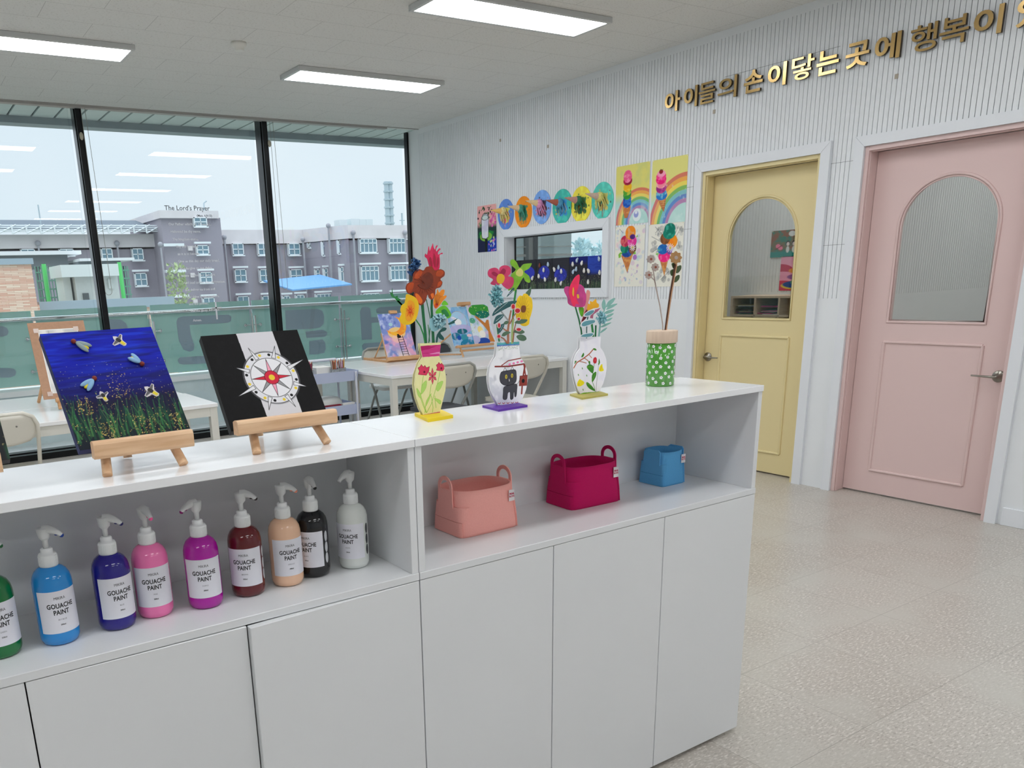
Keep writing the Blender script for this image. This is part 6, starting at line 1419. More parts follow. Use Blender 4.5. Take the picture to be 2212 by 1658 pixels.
# --- branch vase
CE = (1200, 580, 5.72)
v3 = thing('flower_vase', 'white flat vase painted with a brown branch and red tulip, olive foot board', 'vase', (1.675, 1.74, ZT), 'painted cut-out vases on the counter')
base_board('foot_board', v3, [(1.6049, 1.6895), (1.7125, 1.6965), (1.7440, 1.779), (1.6360, 1.7735)], 0.0055, M('olive_gold_paint', (178, 168, 84), 0.5))
O3_ = [(308, 850), (305, 920), (303, 985), (255, 1055), (228, 1130), (218, 1220), (232, 1330), (262, 1440), (290, 1520), (322, 1572), (430, 1578), (515, 1568), (545, 1510), (588, 1420), (618, 1320), (634, 1220), (628, 1120), (595, 1030), (553, 970), (556, 900), (561, 838)]
def a3(A):
    A.wash((222, 220, 232), 4, 5, 0.5, 0.7, 0.5); BR = (176, 96, 62); GN, GL_ = (60, 128, 40), (120, 176, 40)
    A.line([(225, 1225), (262, 1160), (350, 1105), (420, 1050), (470, 990)], 0.0036, BR); A.line([(300, 1145), (380, 1165)], 0.0022, BR); A.line([(350, 1100), (400, 1135), (420, 1170)], 0.0024, BR); A.line([(415, 1065), (445, 1100)], 0.002, BR)
    for q in ([(462, 992), (485, 982), (508, 1005), (485, 1010)], [(318, 1085), (345, 1038), (352, 1070), (330, 1095)], [(235, 1180), (240, 1140), (260, 1140), (250, 1160)], [(405, 1150), (425, 1140), (428, 1180), (415, 1180)]): A.poly(cr(q), GN)
    A.poly(cr([(468, 1110), (490, 1092), (508, 1110), (505, 1160), (480, 1172), (464, 1150)]), (196, 40, 52)); A.ell(488, 1130, 0.0013, 0.003, (230, 90, 90), px=True)
    A.line([(478, 1172), (465, 1260), (450, 1380), (480, 1470), (492, 1540)], 0.0018, GN); A.line([(528, 1170), (525, 1260), (505, 1420), (498, 1540)], 0.0012, (90, 100, 90))
    for q in ([(385, 1215), (420, 1180), (470, 1210), (462, 1290), (425, 1270)], [(448, 1390), (452, 1310), (500, 1272), (498, 1330), (462, 1395)], [(378, 1410), (400, 1405), (450, 1450), (490, 1510), (430, 1490), (390, 1450)], [(530, 1190), (536, 1110), (548, 1160)]): A.poly(cr(q), GN); A.line([q[0], q[2]], 0.001, GL_)
    for c_ in ((570, 1215, 1), (300, 1400, -1)):
        A.poly(cr([(c_[0]-30, c_[1]+50), (c_[0]-28, c_[1]), (c_[0]+4, c_[1]-38), (c_[0]+12, c_[1]), (c_[0]+24, c_[1]+45)]), (238, 220, 30)); A.line([(c_[0]-5, c_[1]-10), (c_[0]-15, c_[1]+40)], 0.0015, (200, 140, 30))
    A.poly(cr([(290, 1370), (350, 1395), (345, 1430), (300, 1445)]), (238, 220, 30))
    for q in ((330, 1232), (282, 1312), (385, 1320), (340, 1495)): A.ell(q[0], q[1], 0.0016, 0.0032, (90, 150, 60), rot=0.4, px=True)
    A.poly([(305, 1545), (350, 1530), (520, 1520), (535, 1510), (530, 1580), (310, 1590)], GL_); A.wash((90, 150, 30), 20, 10, 0.5, 0.6, 0.8, A.mask_poly(A.pts([(305, 1545), (350, 1530), (535, 1515), (530, 1580), (310, 1590)])))
sheet_art('vase_front', v3, CE, YV, O3_, 260, (236, 234, 240), a3, side=M('white_board_edge', (232, 232, 234), 0.6))
MB().prism([(a, b+0.0095, c) for a, b, c in onp(CE, YV, O3_)], (0, 0.002, 0)).build('vase_back_board', M('white_board_edge', (232, 232, 234), 0.6), v3)
fc = thing('cardboard_bouquet', 'bouquet with a crimson tulip and pale teal fern in the white branch vase', 'flowers', (1.675, YV+0.008, 1.32), 'cut-out bouquets')
MG, CRM = M('magenta_card', (196, 60, 132), 0.55, var=0.25, vs=50), M('crimson_card', (240, 40, 90), 0.5, var=0.1, vs=50)
rib('stem', fc, CE, Y1, [(245, 460), (290, 620), (320, 760), (330, 870)], 0.0040, 0.0050, GD)
lay('crimson_tulip', fc, CE, Y1-0.003, [(cr([(225, 468), (160, 430), (150, 360), (112, 280), (118, 230), (160, 218), (200, 240), (290, 190), (350, 230), (362, 280), (380, 330), (375, 420), (350, 470), (300, 475)], 4), MG), (cr([(215, 460), (190, 400), (165, 300), (175, 220), (220, 130), (260, 85), (292, 75), (298, 130), (280, 230), (255, 310), (262, 380), (290, 440), (255, 435), (235, 465)], 4), CRM), (cr([(205, 300), (215, 230), (228, 260), (225, 340), (212, 330)], 4), M('golden_centre', (226, 176, 30), 0.55)), (cr([(262, 320), (285, 320), (290, 360), (268, 365)], 4), M('golden_centre', (226, 176, 30), 0.55))])
lay('salmon_leaf', fc, CE, Y1-0.001, [(cr([(310, 690), (350, 560), (370, 400), (385, 290), (400, 262), (425, 285), (425, 340), (400, 440), (370, 560), (330, 680)], 3), M('salmon_card', (222, 146, 136), 0.6))])
lay('yellow_flower', fc, CE, Y1+0.001, [(cr([(400, 520), (385, 460), (395, 428), (430, 440), (430, 400), (460, 410), (500, 375), (510, 420), (535, 440), (530, 480), (470, 490)], 3), M('golden_card', (240, 176, 20), 0.5))])
FERN = M('pale_teal_card', (132, 182, 172), 0.6, var=0.1, vs=60)
rib('stem', fc, CE, Y1+0.002, [(620, 470), (560, 640), (535, 860)], 0.003, 0.006, FERN)
for P in ([(590, 500), (575, 440), (600, 378), (620, 430), (615, 500)], [(625, 470), (660, 400), (735, 362), (710, 420), (650, 470)], [(630, 500), (680, 450), (765, 432), (720, 470), (650, 505)], [(600, 550), (650, 515), (728, 505), (690, 540), (630, 560)], [(620, 600), (660, 565), (718, 552), (690, 585), (640, 605)], [(600, 650), (650, 620), (705, 606), (670, 640), (620, 655)], [(560, 720), (620, 680), (690, 665), (650, 695), (590, 722)], [(555, 790), (590, 750), (640, 728), (615, 760), (570, 790)]): lay('fern_leaflet', fc, CE, Y1+0.0025, [(cr(P, 4), FERN)])
frill('pale_blue_frill_flower', fc, CE, Y1-0.004, (560, 610), 0.0195, 70, [M('powder_blue_paper', (150, 200, 210), 0.6), M('teal_frill_paper', (116, 182, 190), 0.6)], 25, 0.003)
BLL, WR_ = M('steel_blue_leaf', (92, 150, 160), 0.6), M('white_card_rim', (224, 228, 232), 0.6)
rib('stem', fc, CE, Y1-0.008, [(410, 560), (388, 700), (385, 860)], 0.0052, 0.0058, WR_); rib('stem', fc, CE, Y1-0.0092, [(408, 560), (388, 700), (385, 860)], 0.0026, 0.003, TL)
for P in ([(350, 590), (370, 550), (440, 505), (485, 505), (470, 545), (410, 590)], [(310, 710), (330, 660), (400, 630), (490, 622), (495, 660), (440, 690), (350, 725)], [(305, 845), (330, 815), (400, 795), (470, 790), (460, 830), (400, 850)], ):
    cx_ = sum(p[0] for p in P)/len(P); cy_ = sum(p[1] for p in P)/len(P)
    lay('blue_leaf', fc, CE, Y1-0.0105, [(cr(P, 4), WR_), (cr([(cx_+(a-cx_)*0.86, cy_+(b-cy_)*0.72) for a, b in P], 4), BLL)])
lay('mauve_leaf', fc, CE, Y1-0.007, [([(430, 610), (440, 555), (480, 510), (558, 485), (520, 530), (470, 565), (462, 615)], M('mauve_card', (178, 96, 124), 0.6))]); lay('maroon_leaf', fc, CE, Y1-0.002, [(cr([(325, 650), (345, 600), (370, 530), (395, 510), (390, 590), (350, 640)], 3), M('maroon_card', (120, 24, 46), 0.6))])
lay('green_leaf', fc, CE, Y1+0.004, [(cr([(290, 500), (300, 470), (350, 490), (335, 590), (310, 570)], 3), GB)]); rib('stem', fc, CE, Y1+0.003, [(450, 680), (460, 760), (470, 860)], 0.0065, 0.007, GM); rib('stem', fc, CE, Y1+0.0018, [(500, 700), (498, 780), (495, 860)], 0.005, 0.005, GD)
# --- green patterned jar
jx, jy = 1.9765, 1.741
jr = thing('patterned_jar', 'green glass jar with white daisies and a pale wooden lid', 'jar', (jx, jy, ZT))
GJ = M('green_jar_glass', (76, 148, 52), 0.12, var=0.25, vs=14, coat=0.5)
jb_ = MB().lathe([(0, 0), (0.040, 0), (0.0425, 0.003), (0.0425, 0.128), (0.040, 0.130), (0, 0.130)], (jx, jy, ZT), 48).build('jar_body', GJ, jr)
MB().lathe([(0, 0.130), (0.045, 0.130), (0.0462, 0.132), (0.0462, 0.164), (0.0445, 0.166), (0.006, 0.166), (0.0, 0.166)], (jx, jy, ZT), 48).build('wooden_lid', wood_mat('pale_maple', (206, 182, 160), (216, 194, 172), (30, 30, 4)), jr)
WP = M('white_petal_print', (240, 242, 240), 0.5); rg = random.Random(4); rows_ = 0
for zz in [0.012+0.0155*k for k in range(8)]:
    for k in range(11):
        a = 2*math.pi*(k+0.5*(rows_ % 2)+rg.uniform(-0.18, 0.18))/11; zc = zz+rg.uniform(-0.003, 0.003); mb = MB(); rp = 0.0428
        for j_ in range(5):
            b_ = j_*1.2566+rg.random()*0.3; ux, uz = 0.0030*math.cos(b_), 0.0030*math.sin(b_)
            P = [(ux+0.0021*math.cos(q*0.785), uz+0.0021*math.sin(q*0.785)) for q in range(8)]
            mb.poly([(jx+(rp+0.0001*j_)*math.sin(a+p/rp), jy-(rp+0.0001*j_)*math.cos(a+p/rp), ZT+zc+q) for p, q in P], 0)
        mb.poly([(jx+(rp+0.0007)*math.sin(a+p/rp), jy-(rp+0.0007)*math.cos(a+p/rp), ZT+zc+q) for p, q in [(0.0012*math.cos(q*1.047), 0.0012*math.sin(q*1.047)) for q in range(6)]], 1)
        mb.build('daisy_print', [WP, M('dark_green_print', (30, 80, 30), 0.5)], jr)
    rows_ += 1
CF = (1370, 530, 5.346); TAU, TAD = M('taupe_card', (172, 156, 148), 0.6), M('dark_brown_stick', (88, 56, 40), 0.5)
fd = thing('wooden_bouquet', 'flat wooden daisies on long sticks in the green jar', 'flowers', (jx, jy, 1.327))
Y4 = jy
rib('stem', fd, CF, Y4, [(215, 240), (245, 440), (300, 700), (330, 900), (335, 1000)], 0.003, 0.0028, TAU, 0.002); rib('stem', fd, CF, Y4, [(185, 350), (235, 400), (248, 450)], 0.002, 0.003, TAU, 0.002); rib('stem', fd, CF, Y4-0.0005, [(480, 215), (420, 560), (360, 1000)], 0.0052, 0.0056, TAD, 0.003); rib('stem', fd, CF, Y4-0.004, [(497, 215), (435, 560), (372, 1000)], 0.0018, 0.0018, M('tan_stick', (196, 150, 116), 0.5), 0.003)
def daisy(cx_, cy_, r_, m1, m2, nm, y):
    P = []
    for k in range(32): a = k*0.19635; q = r_*(1+0.13*math.cos(8*a)); P.append((cx_+q*math.cos(a)*0.92, cy_+q*math.sin(a)))
    lay(nm, fd, CF, y, [(P, m1), ([(cx_+r_*0.32*math.cos(k*0.52), cy_+r_*0.32*math.sin(k*0.52)) for k in range(12)], m2)], 0.003)
RBN = M('red_brown_centre', (140, 66, 44), 0.6)
daisy(195, 157, 45, TAU, RBN, 'grey_daisy', Y4-0.004); daisy(247, 250, 44, TAU, RBN, 'grey_daisy', Y4-0.002); daisy(172, 340, 44, TAU, RBN, 'grey_daisy', Y4-0.004)
daisy(484, 140, 68, M('tan_brown_wood', (166, 124, 76), 0.6), TAU, 'brown_daisy', Y4-0.006); DG = M('dark_olive_leaf', (62, 82, 46), 0.6)
for P in ([(485, 310), (500, 250), (540, 228), (542, 270), (510, 315)], [(470, 420), (485, 360), (522, 340), (520, 385), (490, 420)], [(430, 340), (425, 290), (470, 270), (480, 300), (455, 350)], [(440, 210), (470, 200), (500, 240), (480, 280), (455, 260)]): lay('wooden_leaf', fd, CF, Y4+0.004 if P[0][0] in (430, 440) else Y4-0.002, [(cr(P, 4), DG)], 0.003)
# ------------------------------------------------------------------ pictures on the slotted wall
def wall_art(u0, v0, u1, v1, crop, nx, bg, fn, label, cat='poster', group=None, x=XR-0.002, wpx=None):
    """paper on an x-constant wall, corners from its top-left and bottom-right"""
    a = at(u0, v0, x=x); b = at(u1, v1, x=x); w, h = a.y-b.y, a.z-b.z
    t = thing('poster', label, cat, (x, (a.y+b.y)/2, b.z), group)
    MB().box((x-0.0004, b.y, b.z), (x+0.0012, a.y, a.z)).build('paper_sheet', PAP, t)
    A = Art((x, a.y, b.z), (0, -1, 0), (0, 0, 1), w, h, nx, bg, crop); fn(A); A.build('painted_face', t, 0.65, off=0.0008)
    for yy_ in (a.y-0.008, b.y+0.008): MB().ball((x-0.002, yy_, a.z-0.006), (0.002, 0.005, 0.005), n=8).build('pin', M('pale_pin', (236, 232, 200), 0.4), t)
    return A
PC = (1300, 320, 5.182); PG = 'ice cream pictures between the little window and the yellow door'
RAIN = [(214, 92, 92), (240, 160, 70), (240, 214, 90), (110, 180, 90), (110, 186, 200), (70, 120, 200), (180, 110, 170)]
def arcs(A, cx_, cy_, R0, R1, sy, cols=RAIN, a=0.85):
    n = len(cols)
    for k, c in enumerate(cols):
        r0 = R0+(R1-R0)*k/n; r1 = R0+(R1-R0)*(k+1)/n; q = np.hypot(A.X-cx_, (A.Y-cy_)/sy)
        g = A.w/A.nx; A.blend(np.clip((r0-q)/g+0.5, 0, 1)*np.clip((q-r1)/g+0.5, 0, 1), c, a)
def scoops(A, lst):
    for (u, v, rx, ry, c, c2) in lst:
        A.ell(u, v, rx, ry, c, px=True); x, y = A.p(u, v)
        m = (np.hypot((A.X-x)/rx, (A.Y-y)/ry) < 1).astype(float); A.wash(c2, 12, 16, 0.5, 0.62, 0.8, m)
def cone(A, P, crosses=True):
    A.poly(P, (196, 120, 70)); m = A.mask_poly(A.pts(P)); A.wash((226, 166, 90), 18, 24, 0.5, 0.6, 0.7, m); A.line(P, 0.0014, (130, 66, 40), closed=True)
def p1(A):
    yy = A.Y/A.h; A.blend(np.clip((0.55-yy)/0.2, 0, 1), (178, 218, 212)); A.wash((200, 206, 130), 5, 6, 0.5, 0.8, 0.6, np.clip((yy-0.5)/0.1, 0, 1))
    arcs(A, A.w*0.72, A.h*0.02, 0.27*0.93, 0.10, 1.05); A.wash((214, 236, 232), 5, 6, 0.5, 0.7, 0.5, np.clip((0.4-yy)/0.2, 0, 1))
    cone(A, [(240, 640), (322, 630), (318, 690), (285, 780), (255, 780), (240, 710)])
    scoops(A, [(283, 610, 0.046, 0.040, (30, 84, 180), (60, 130, 210)), (285, 570, 0.044, 0.034, (26, 70, 160), (50, 120, 210)), (285, 525, 0.044, 0.036, (50, 150, 60), (120, 190, 60)), (285, 485, 0.044, 0.030, (80, 160, 50), (200, 200, 60)), (290, 435, 0.045, 0.038, (240, 180, 30), (250, 214, 70)), (292, 365, 0.048, 0.034, (150, 20, 60), (200, 40, 80)), (292, 315, 0.046, 0.048, (236, 90, 140), (250, 150, 180))])
    A.ell(392, 745, 0.046, 0.050, (226, 236, 236), px=True); A.ell(384, 738, 0.026, 0.026, (150, 160, 214), px=True); A.ell(384, 718, 0.014, 0.012, (226, 230, 240), px=True)
wall_art(1332, 361, 1400, 480, PC, 110, (224, 216, 120), p1, 'picture of a rainbow tower ice cream, upper left of the four', group=PG)
def p2(A):
    yy = A.Y/A.h; A.blend(np.clip((0.5-yy)/0.2, 0, 1), (186, 222, 216))
    arcs(A, A.w*0.98, -A.h*0.12, 0.36, 0.17, 1.15); A.wash((210, 236, 230), 4, 5, 0.5, 0.7, 0.6, np.clip((0.3-yy)/0.2, 0, 1)*np.clip((A.X/A.w-0.5)/0.2, 0, 1))
    cone(A, [(632, 570), (718, 555), (712, 620), (695, 712), (655, 640)])
    for k in range(4): A.line([(640+18*k, 570), (672+12*k, 680)], 0.0016, (120, 60, 40)); A.line([(640+8*k, 590+22*k), (715-4*k, 580+24*k)], 0.0016, (236, 190, 140))
    scoops(A, [(670, 530, 0.056, 0.034, (40, 120, 200), (90, 180, 220)), (668, 500, 0.052, 0.026, (60, 150, 200), (140, 200, 220)), (666, 445, 0.052, 0.040, (160, 40, 130), (200, 80, 150)), (666, 400, 0.050, 0.032, (246, 140, 160), (250, 190, 190)), (665, 350, 0.052, 0.036, (240, 20, 120), (250, 80, 150)), (665, 312, 0.050, 0.028, (246, 60, 140), (250, 150, 190)), (667, 285, 0.042, 0.024, (250, 160, 190), (250, 120, 170))])
    A.ell(665, 262, 0.020, 0.017, (150, 30, 40), px=True); A.line([(655, 250), (660, 236), (672, 248), (688, 234)], 0.003, (60, 90, 50))
    A.dots(14, [(230, 240, 235)], 0.004, 0.009, (0.3, 0.1, 1, 0.6), 0.25)
wall_art(1410, 347, 1480, 478, PC, 120, (226, 220, 132), p2, 'picture of a pink and blue ice cream over a rainbow, upper right', group=PG)
def splat(A, cols, n, boxes, r=(0.004, 0.02), al=0.35):
    for b_ in boxes: A.dots(n, cols, r[0], r[1], b_, al)
def p3(A):
    splat(A, [(170, 190, 220), (190, 170, 214), (160, 204, 206), (236, 180, 200)], 26, [(0.05, 0.05, 0.95, 0.4), (0.05, 0.6, 0.3, 0.95), (0.7, 0.45, 0.98, 0.95)], (0.006, 0.022), 0.35); splat(A, [(110, 150, 200), (150, 110, 190)], 14, [(0.3, 0.1, 0.8, 0.35)], (0.004, 0.012), 0.5)
    cone(A, [(218, 1200), (350, 1180), (285, 1392)]); 
    scoops(A, [(282, 1165, 0.060, 0.040, (30, 70, 150), (60, 120, 190)), (255, 1120, 0.046, 0.040, (10, 110, 90), (40, 150, 120)), (345, 1120, 0.04, 0.045, (110, 70, 50), (150, 100, 70)), (262, 1040, 0.052, 0.045, (190, 40, 80), (220, 110, 110)), (340, 1040, 0.050, 0.045, (226, 50, 150), (240, 130, 190)), (322, 945, 0.056, 0.056, (240, 140, 30), (220, 170, 120)), (345, 990, 0.03, 0.02, (90, 40, 130), (70, 30, 110))])
    for k in range(10): a = k*0.628; A.line([(345, 1110), (345+30*math.cos(a), 1110+38*math.sin(a))], 0.006, (238, 232, 236))
    A.ell(345, 1110, 0.010, 0.010, (210, 190, 90), px=True)
    for q in ([(190, 1230), (185, 1190), (212, 1160), (215, 1220)], [(380, 1000), (400, 965), (405, 990)], [(350, 1190), (370, 1150), (385, 1180)], [(195, 1180), (230, 1160), (225, 1190)]): A.poly(q, (130, 190, 70))
    A.line([(200, 905), (240, 950)], 0.003, (40, 50, 50)); A.ell(370, 1220, 0.022, 0.022, (160, 70, 190), 0.8, px=True)
wall_art(1330, 491, 1389, 618, PC, 110, (232, 230, 218), p3, 'splattered ice cream cone picture, lower left of the four', group=PG)
def p4(A):
    splat(A, [(150, 152, 152), (120, 122, 124), (180, 182, 182)], 16, [(0.2, 0.75, 0.5, 0.97), (0.7, 0.55, 0.98, 0.97), (0.3, 0.1, 0.7, 0.3), (0.12, 0.45, 0.35, 0.75)], (0.005, 0.022), 0.5)
    for a_, b_ in (((600, 880), (690, 980)), ((640, 900), (600, 950)), ((560, 990), (690, 1060)), ((860, 870), (820, 960)), ((900, 870), (830, 990)), ((570, 1160), (650, 1110)), ((660, 1470), (760, 1370)), ((850, 1020), (870, 1110))): A.line([a_, b_], 0.004, (90, 92, 94), 0.8)
    cone(A, [(645, 1230), (755, 1190), (700, 1430)])
    scoops(A, [(700, 1210, 0.060, 0.045, (244, 40, 130), (250, 110, 170)), (685, 1130, 0.055, 0.040, (30, 100, 180), (60, 150, 200)), (760, 1130, 0.03, 0.04, (120, 80, 160), (150, 110, 190)), (790, 1040, 0.050, 0.050, (246, 150, 30), (250, 130, 20)), (710, 1010, 0.050, 0.045, (150, 90, 50), (110, 70, 40)), (755, 950, 0.062, 0.045, (20, 130, 110), (40, 160, 130)), (762, 905, 0.056, 0.046, (14, 120, 100), (60, 170, 150))])
    for k in range(12): a = k*0.5236; A.line([(768, 1115), (768+42*math.cos(a), 1115+46*math.sin(a))], 0.006, (232, 222, 236))
    A.ell(768, 1115, 0.011, 0.011, (220, 200, 90), px=True)
    for q in ([(620, 1200), (600, 1180), (640, 1170)], [(640, 1150), (625, 1130), (650, 1140)]): A.poly(q, (130, 200, 90))
wall_art(1402, 486, 1471, 618, PC, 110, (234, 232, 220), p4, 'ice cream cone picture with grey leaves, lower right of the four', group=PG)
def p5(A):
    w, h = A.w, A.h; yy = A.Y/h; A.blend(np.clip((0.62-yy)/0.1, 0, 1), (34, 60, 60)); A.wash((30, 140, 60), 6, 9, 0.5, 0.62, 0.9, np.clip((0.7-yy)/0.1, 0, 1)*np.clip((yy-0.3)/0.1, 0, 1)); A.blend(np.clip((0.32-yy)/0.05, 0, 1)*(A.X > w*0.45), (30, 60, 170)); A.blend(np.clip((0.32-yy)/0.05, 0, 1)*(A.X <= w*0.45), (26, 34, 70))
    A.dots(34, [(30, 70, 50), (60, 20, 40), (70, 110, 70)], 0.006, 0.011, (0.02, 0.72, 0.95, 0.98)); A.dots(26, [(230, 110, 190), (214, 80, 150)], 0.006, 0.014, (0.68, 0.55, 0.98, 0.85), 0.9); A.dots(24, [(230, 130, 190), (200, 220, 140), (180, 200, 240)], 0.006, 0.012, (0.6, 0.02, 0.98, 0.3), 0.95)
    A.ell(w*0.45, h*0.33, w*0.32, h*0.10, (130, 190, 70)); A.poly([(w*0.40, 0), (w*0.52, 0), (w*0.54, h*0.28), (w*0.38, h*0.28)], (20, 30, 30), px=False)
    Q = [(w*0.22, h*0.36), (w*0.25, h*0.30), (w*0.45, h*0.28), (w*0.58, h*0.32), (w*0.60, h*0.76), (w*0.52, h*0.82), (w*0.32, h*0.82), (w*0.22, h*0.74)]
    A.poly(Q, (226, 230, 240), px=False); A.line(Q, 0.008, (24, 30, 36), px=False, closed=True); A.ell(w*0.41, h*0.74, w*0.19, h*0.06, (214, 230, 224)); A.ell(w*0.41, h*0.74, w*0.19, h*0.06, (24, 30, 36), ring=0.005); A.wash((200, 190, 226), 5, 7, 0.5, 0.7, 0.6, A.mask_poly(Q))
wall_art(1031, 446, 1073, 542, PC, 80, (236, 172, 170), p5, 'tall picture of a pale jar amid leaves, left of the round discs')
DG_ = 'round discs with cones stuck on them above the little window'
discs = [((1093, 463), (96, 140, 222), (232, 190, 110), (226, 208, 140), 'blue disc with a tan cone, leftmost of the round discs', 0.9, [(230, 220, 90), (60, 40, 40), (240, 60, 130)]),
 ((1131, 458), (246, 146, 34), (220, 190, 150), (70, 150, 130), 'orange disc with a pale cone over green drips', 1.0, [(60, 150, 120), (40, 120, 96), (200, 60, 40)]),
 ((1171, 447), (120, 166, 232), (226, 196, 150), (226, 150, 190), 'light blue disc with a cone dripping brown and pink', 1.0, [(70, 44, 50), (120, 60, 60), (200, 120, 140)]),
 ((1215, 446), (70, 186, 170), (170, 90, 70), (80, 150, 190), 'teal disc with a red-brown cone and blue drips', 1.0, [(70, 150, 220), (40, 50, 50), (230, 200, 60)]),
 ((1256, 441), (240, 224, 80), (190, 140, 130), (40, 110, 80), 'yellow disc with a cone dripping dark green', 1.0, [(30, 120, 80), (50, 70, 50), (120, 70, 50)]),
 ((1302, 433), (90, 200, 184), (196, 172, 156), (214, 206, 120), 'turquoise disc with a grey cone, rightmost of the round discs', 1.0, [(210, 200, 110), (60, 50, 30), (150, 90, 70)])]
for i, ((u, v), dc, cc, bc, lab, sc_, dr) in enumerate(discs):
    c = at(u, v, x=XR); rr_ = 0.124 if i < 2 else 0.129; sz = 1.15; x = XR-0.004
    t = thing('cone_disc', lab, 'wall decoration', (XR, c.y, c.z), DG_)
    n = 56; P = [(x, c.y-rr_*math.cos(2*math.pi*k/n), c.z+rr_*sz*math.sin(2*math.pi*k/n)) for k in range(n)]
    MB().prism(P, (0.004, 0, 0)).build('disc_board', M('disc_edge_%d' % i, dc, 0.6), t)
    A = Art((x, c.y+rr_, c.z-rr_*sz), (0, -1, 0), (0, 0, 1), 2*rr_, 2*rr_*sz, 72, dc); lt = tuple(min(255, int(q*1.12)+10) for q in dc); A.wash(lt, 5, 6, 0.5, 0.7, 0.6)
    cxd, cyd = A.w*0.5, A.h*0.55; rgd = random.Random(i+40)
    A.dots(26, [dr[0]], 0.010, 0.024, (0.28, 0.28, 0.75, 0.68), 0.85)
    for k in range(13):
        x0_ = cxd+rgd.uniform(-0.06, 0.06); y1_ = cyd-rgd.uniform(0.05, 0.13)
        A.line([(x0_*0.5+cxd*0.5, cyd+0.01), (x0_, (cyd+y1_)/2+rgd.uniform(-0.01, 0.01)), (x0_+rgd.uniform(-0.02, 0.02), y1_)], 0.0055, dr[rgd.randrange(1, 3) if i != 3 else rgd.randrange(3)], 0.9, px=False)
    A.dots(10, dr, 0.003, 0.008, (0.1, 0.1, 0.9, 0.9), 0.9)
    if i == 5: A.line([(cxd, cyd), (cxd+0.004, 0.02)], 0.008, (150, 90, 80), px=False)
    mk = np.hypot((A.X-rr_)/rr_, (A.Y-rr_*sz)/(rr_*sz)) < 0.995
    A.build('painted_face', t, 0.6, off=0.0006, mask=mk)
    bc_ = Vector((XR-0.035, c.y+0.004, c.z+0.03)); BM_ = M('scoop_%d' % i, bc, 0.7, var=0.2, vs=60)
    sb = MB().ball(bc_, (0.035, 0.040, 0.040), n=18)
    for k in range(9): a = k*0.7; p = bc_+Vector((rgd.uniform(-0.01, 0.02), 0.032*math.cos(a), -0.012+0.024*math.sin(a))); sb.tube([p, p+Vector((0.008, 0.012*math.cos(a), -0.03)), p+Vector((0.022, 0.02*math.cos(a), -0.055-rgd.random()*0.03))], [0.006, 0.005, 0.003], 7)
    sb.build('melting_scoop', BM_, t)
    ax_ = Vector((-0.115, 0.052, 0.028 if i not in (0,) else 0.012))
    tip = bc_+ax_
    MB().cyl(bc_+ax_*0.08, tip, 0.033, 0.0015, n=24).build('cone', M('cone_%d' % i, cc, 0.7, var=0.12, vs=120), t)
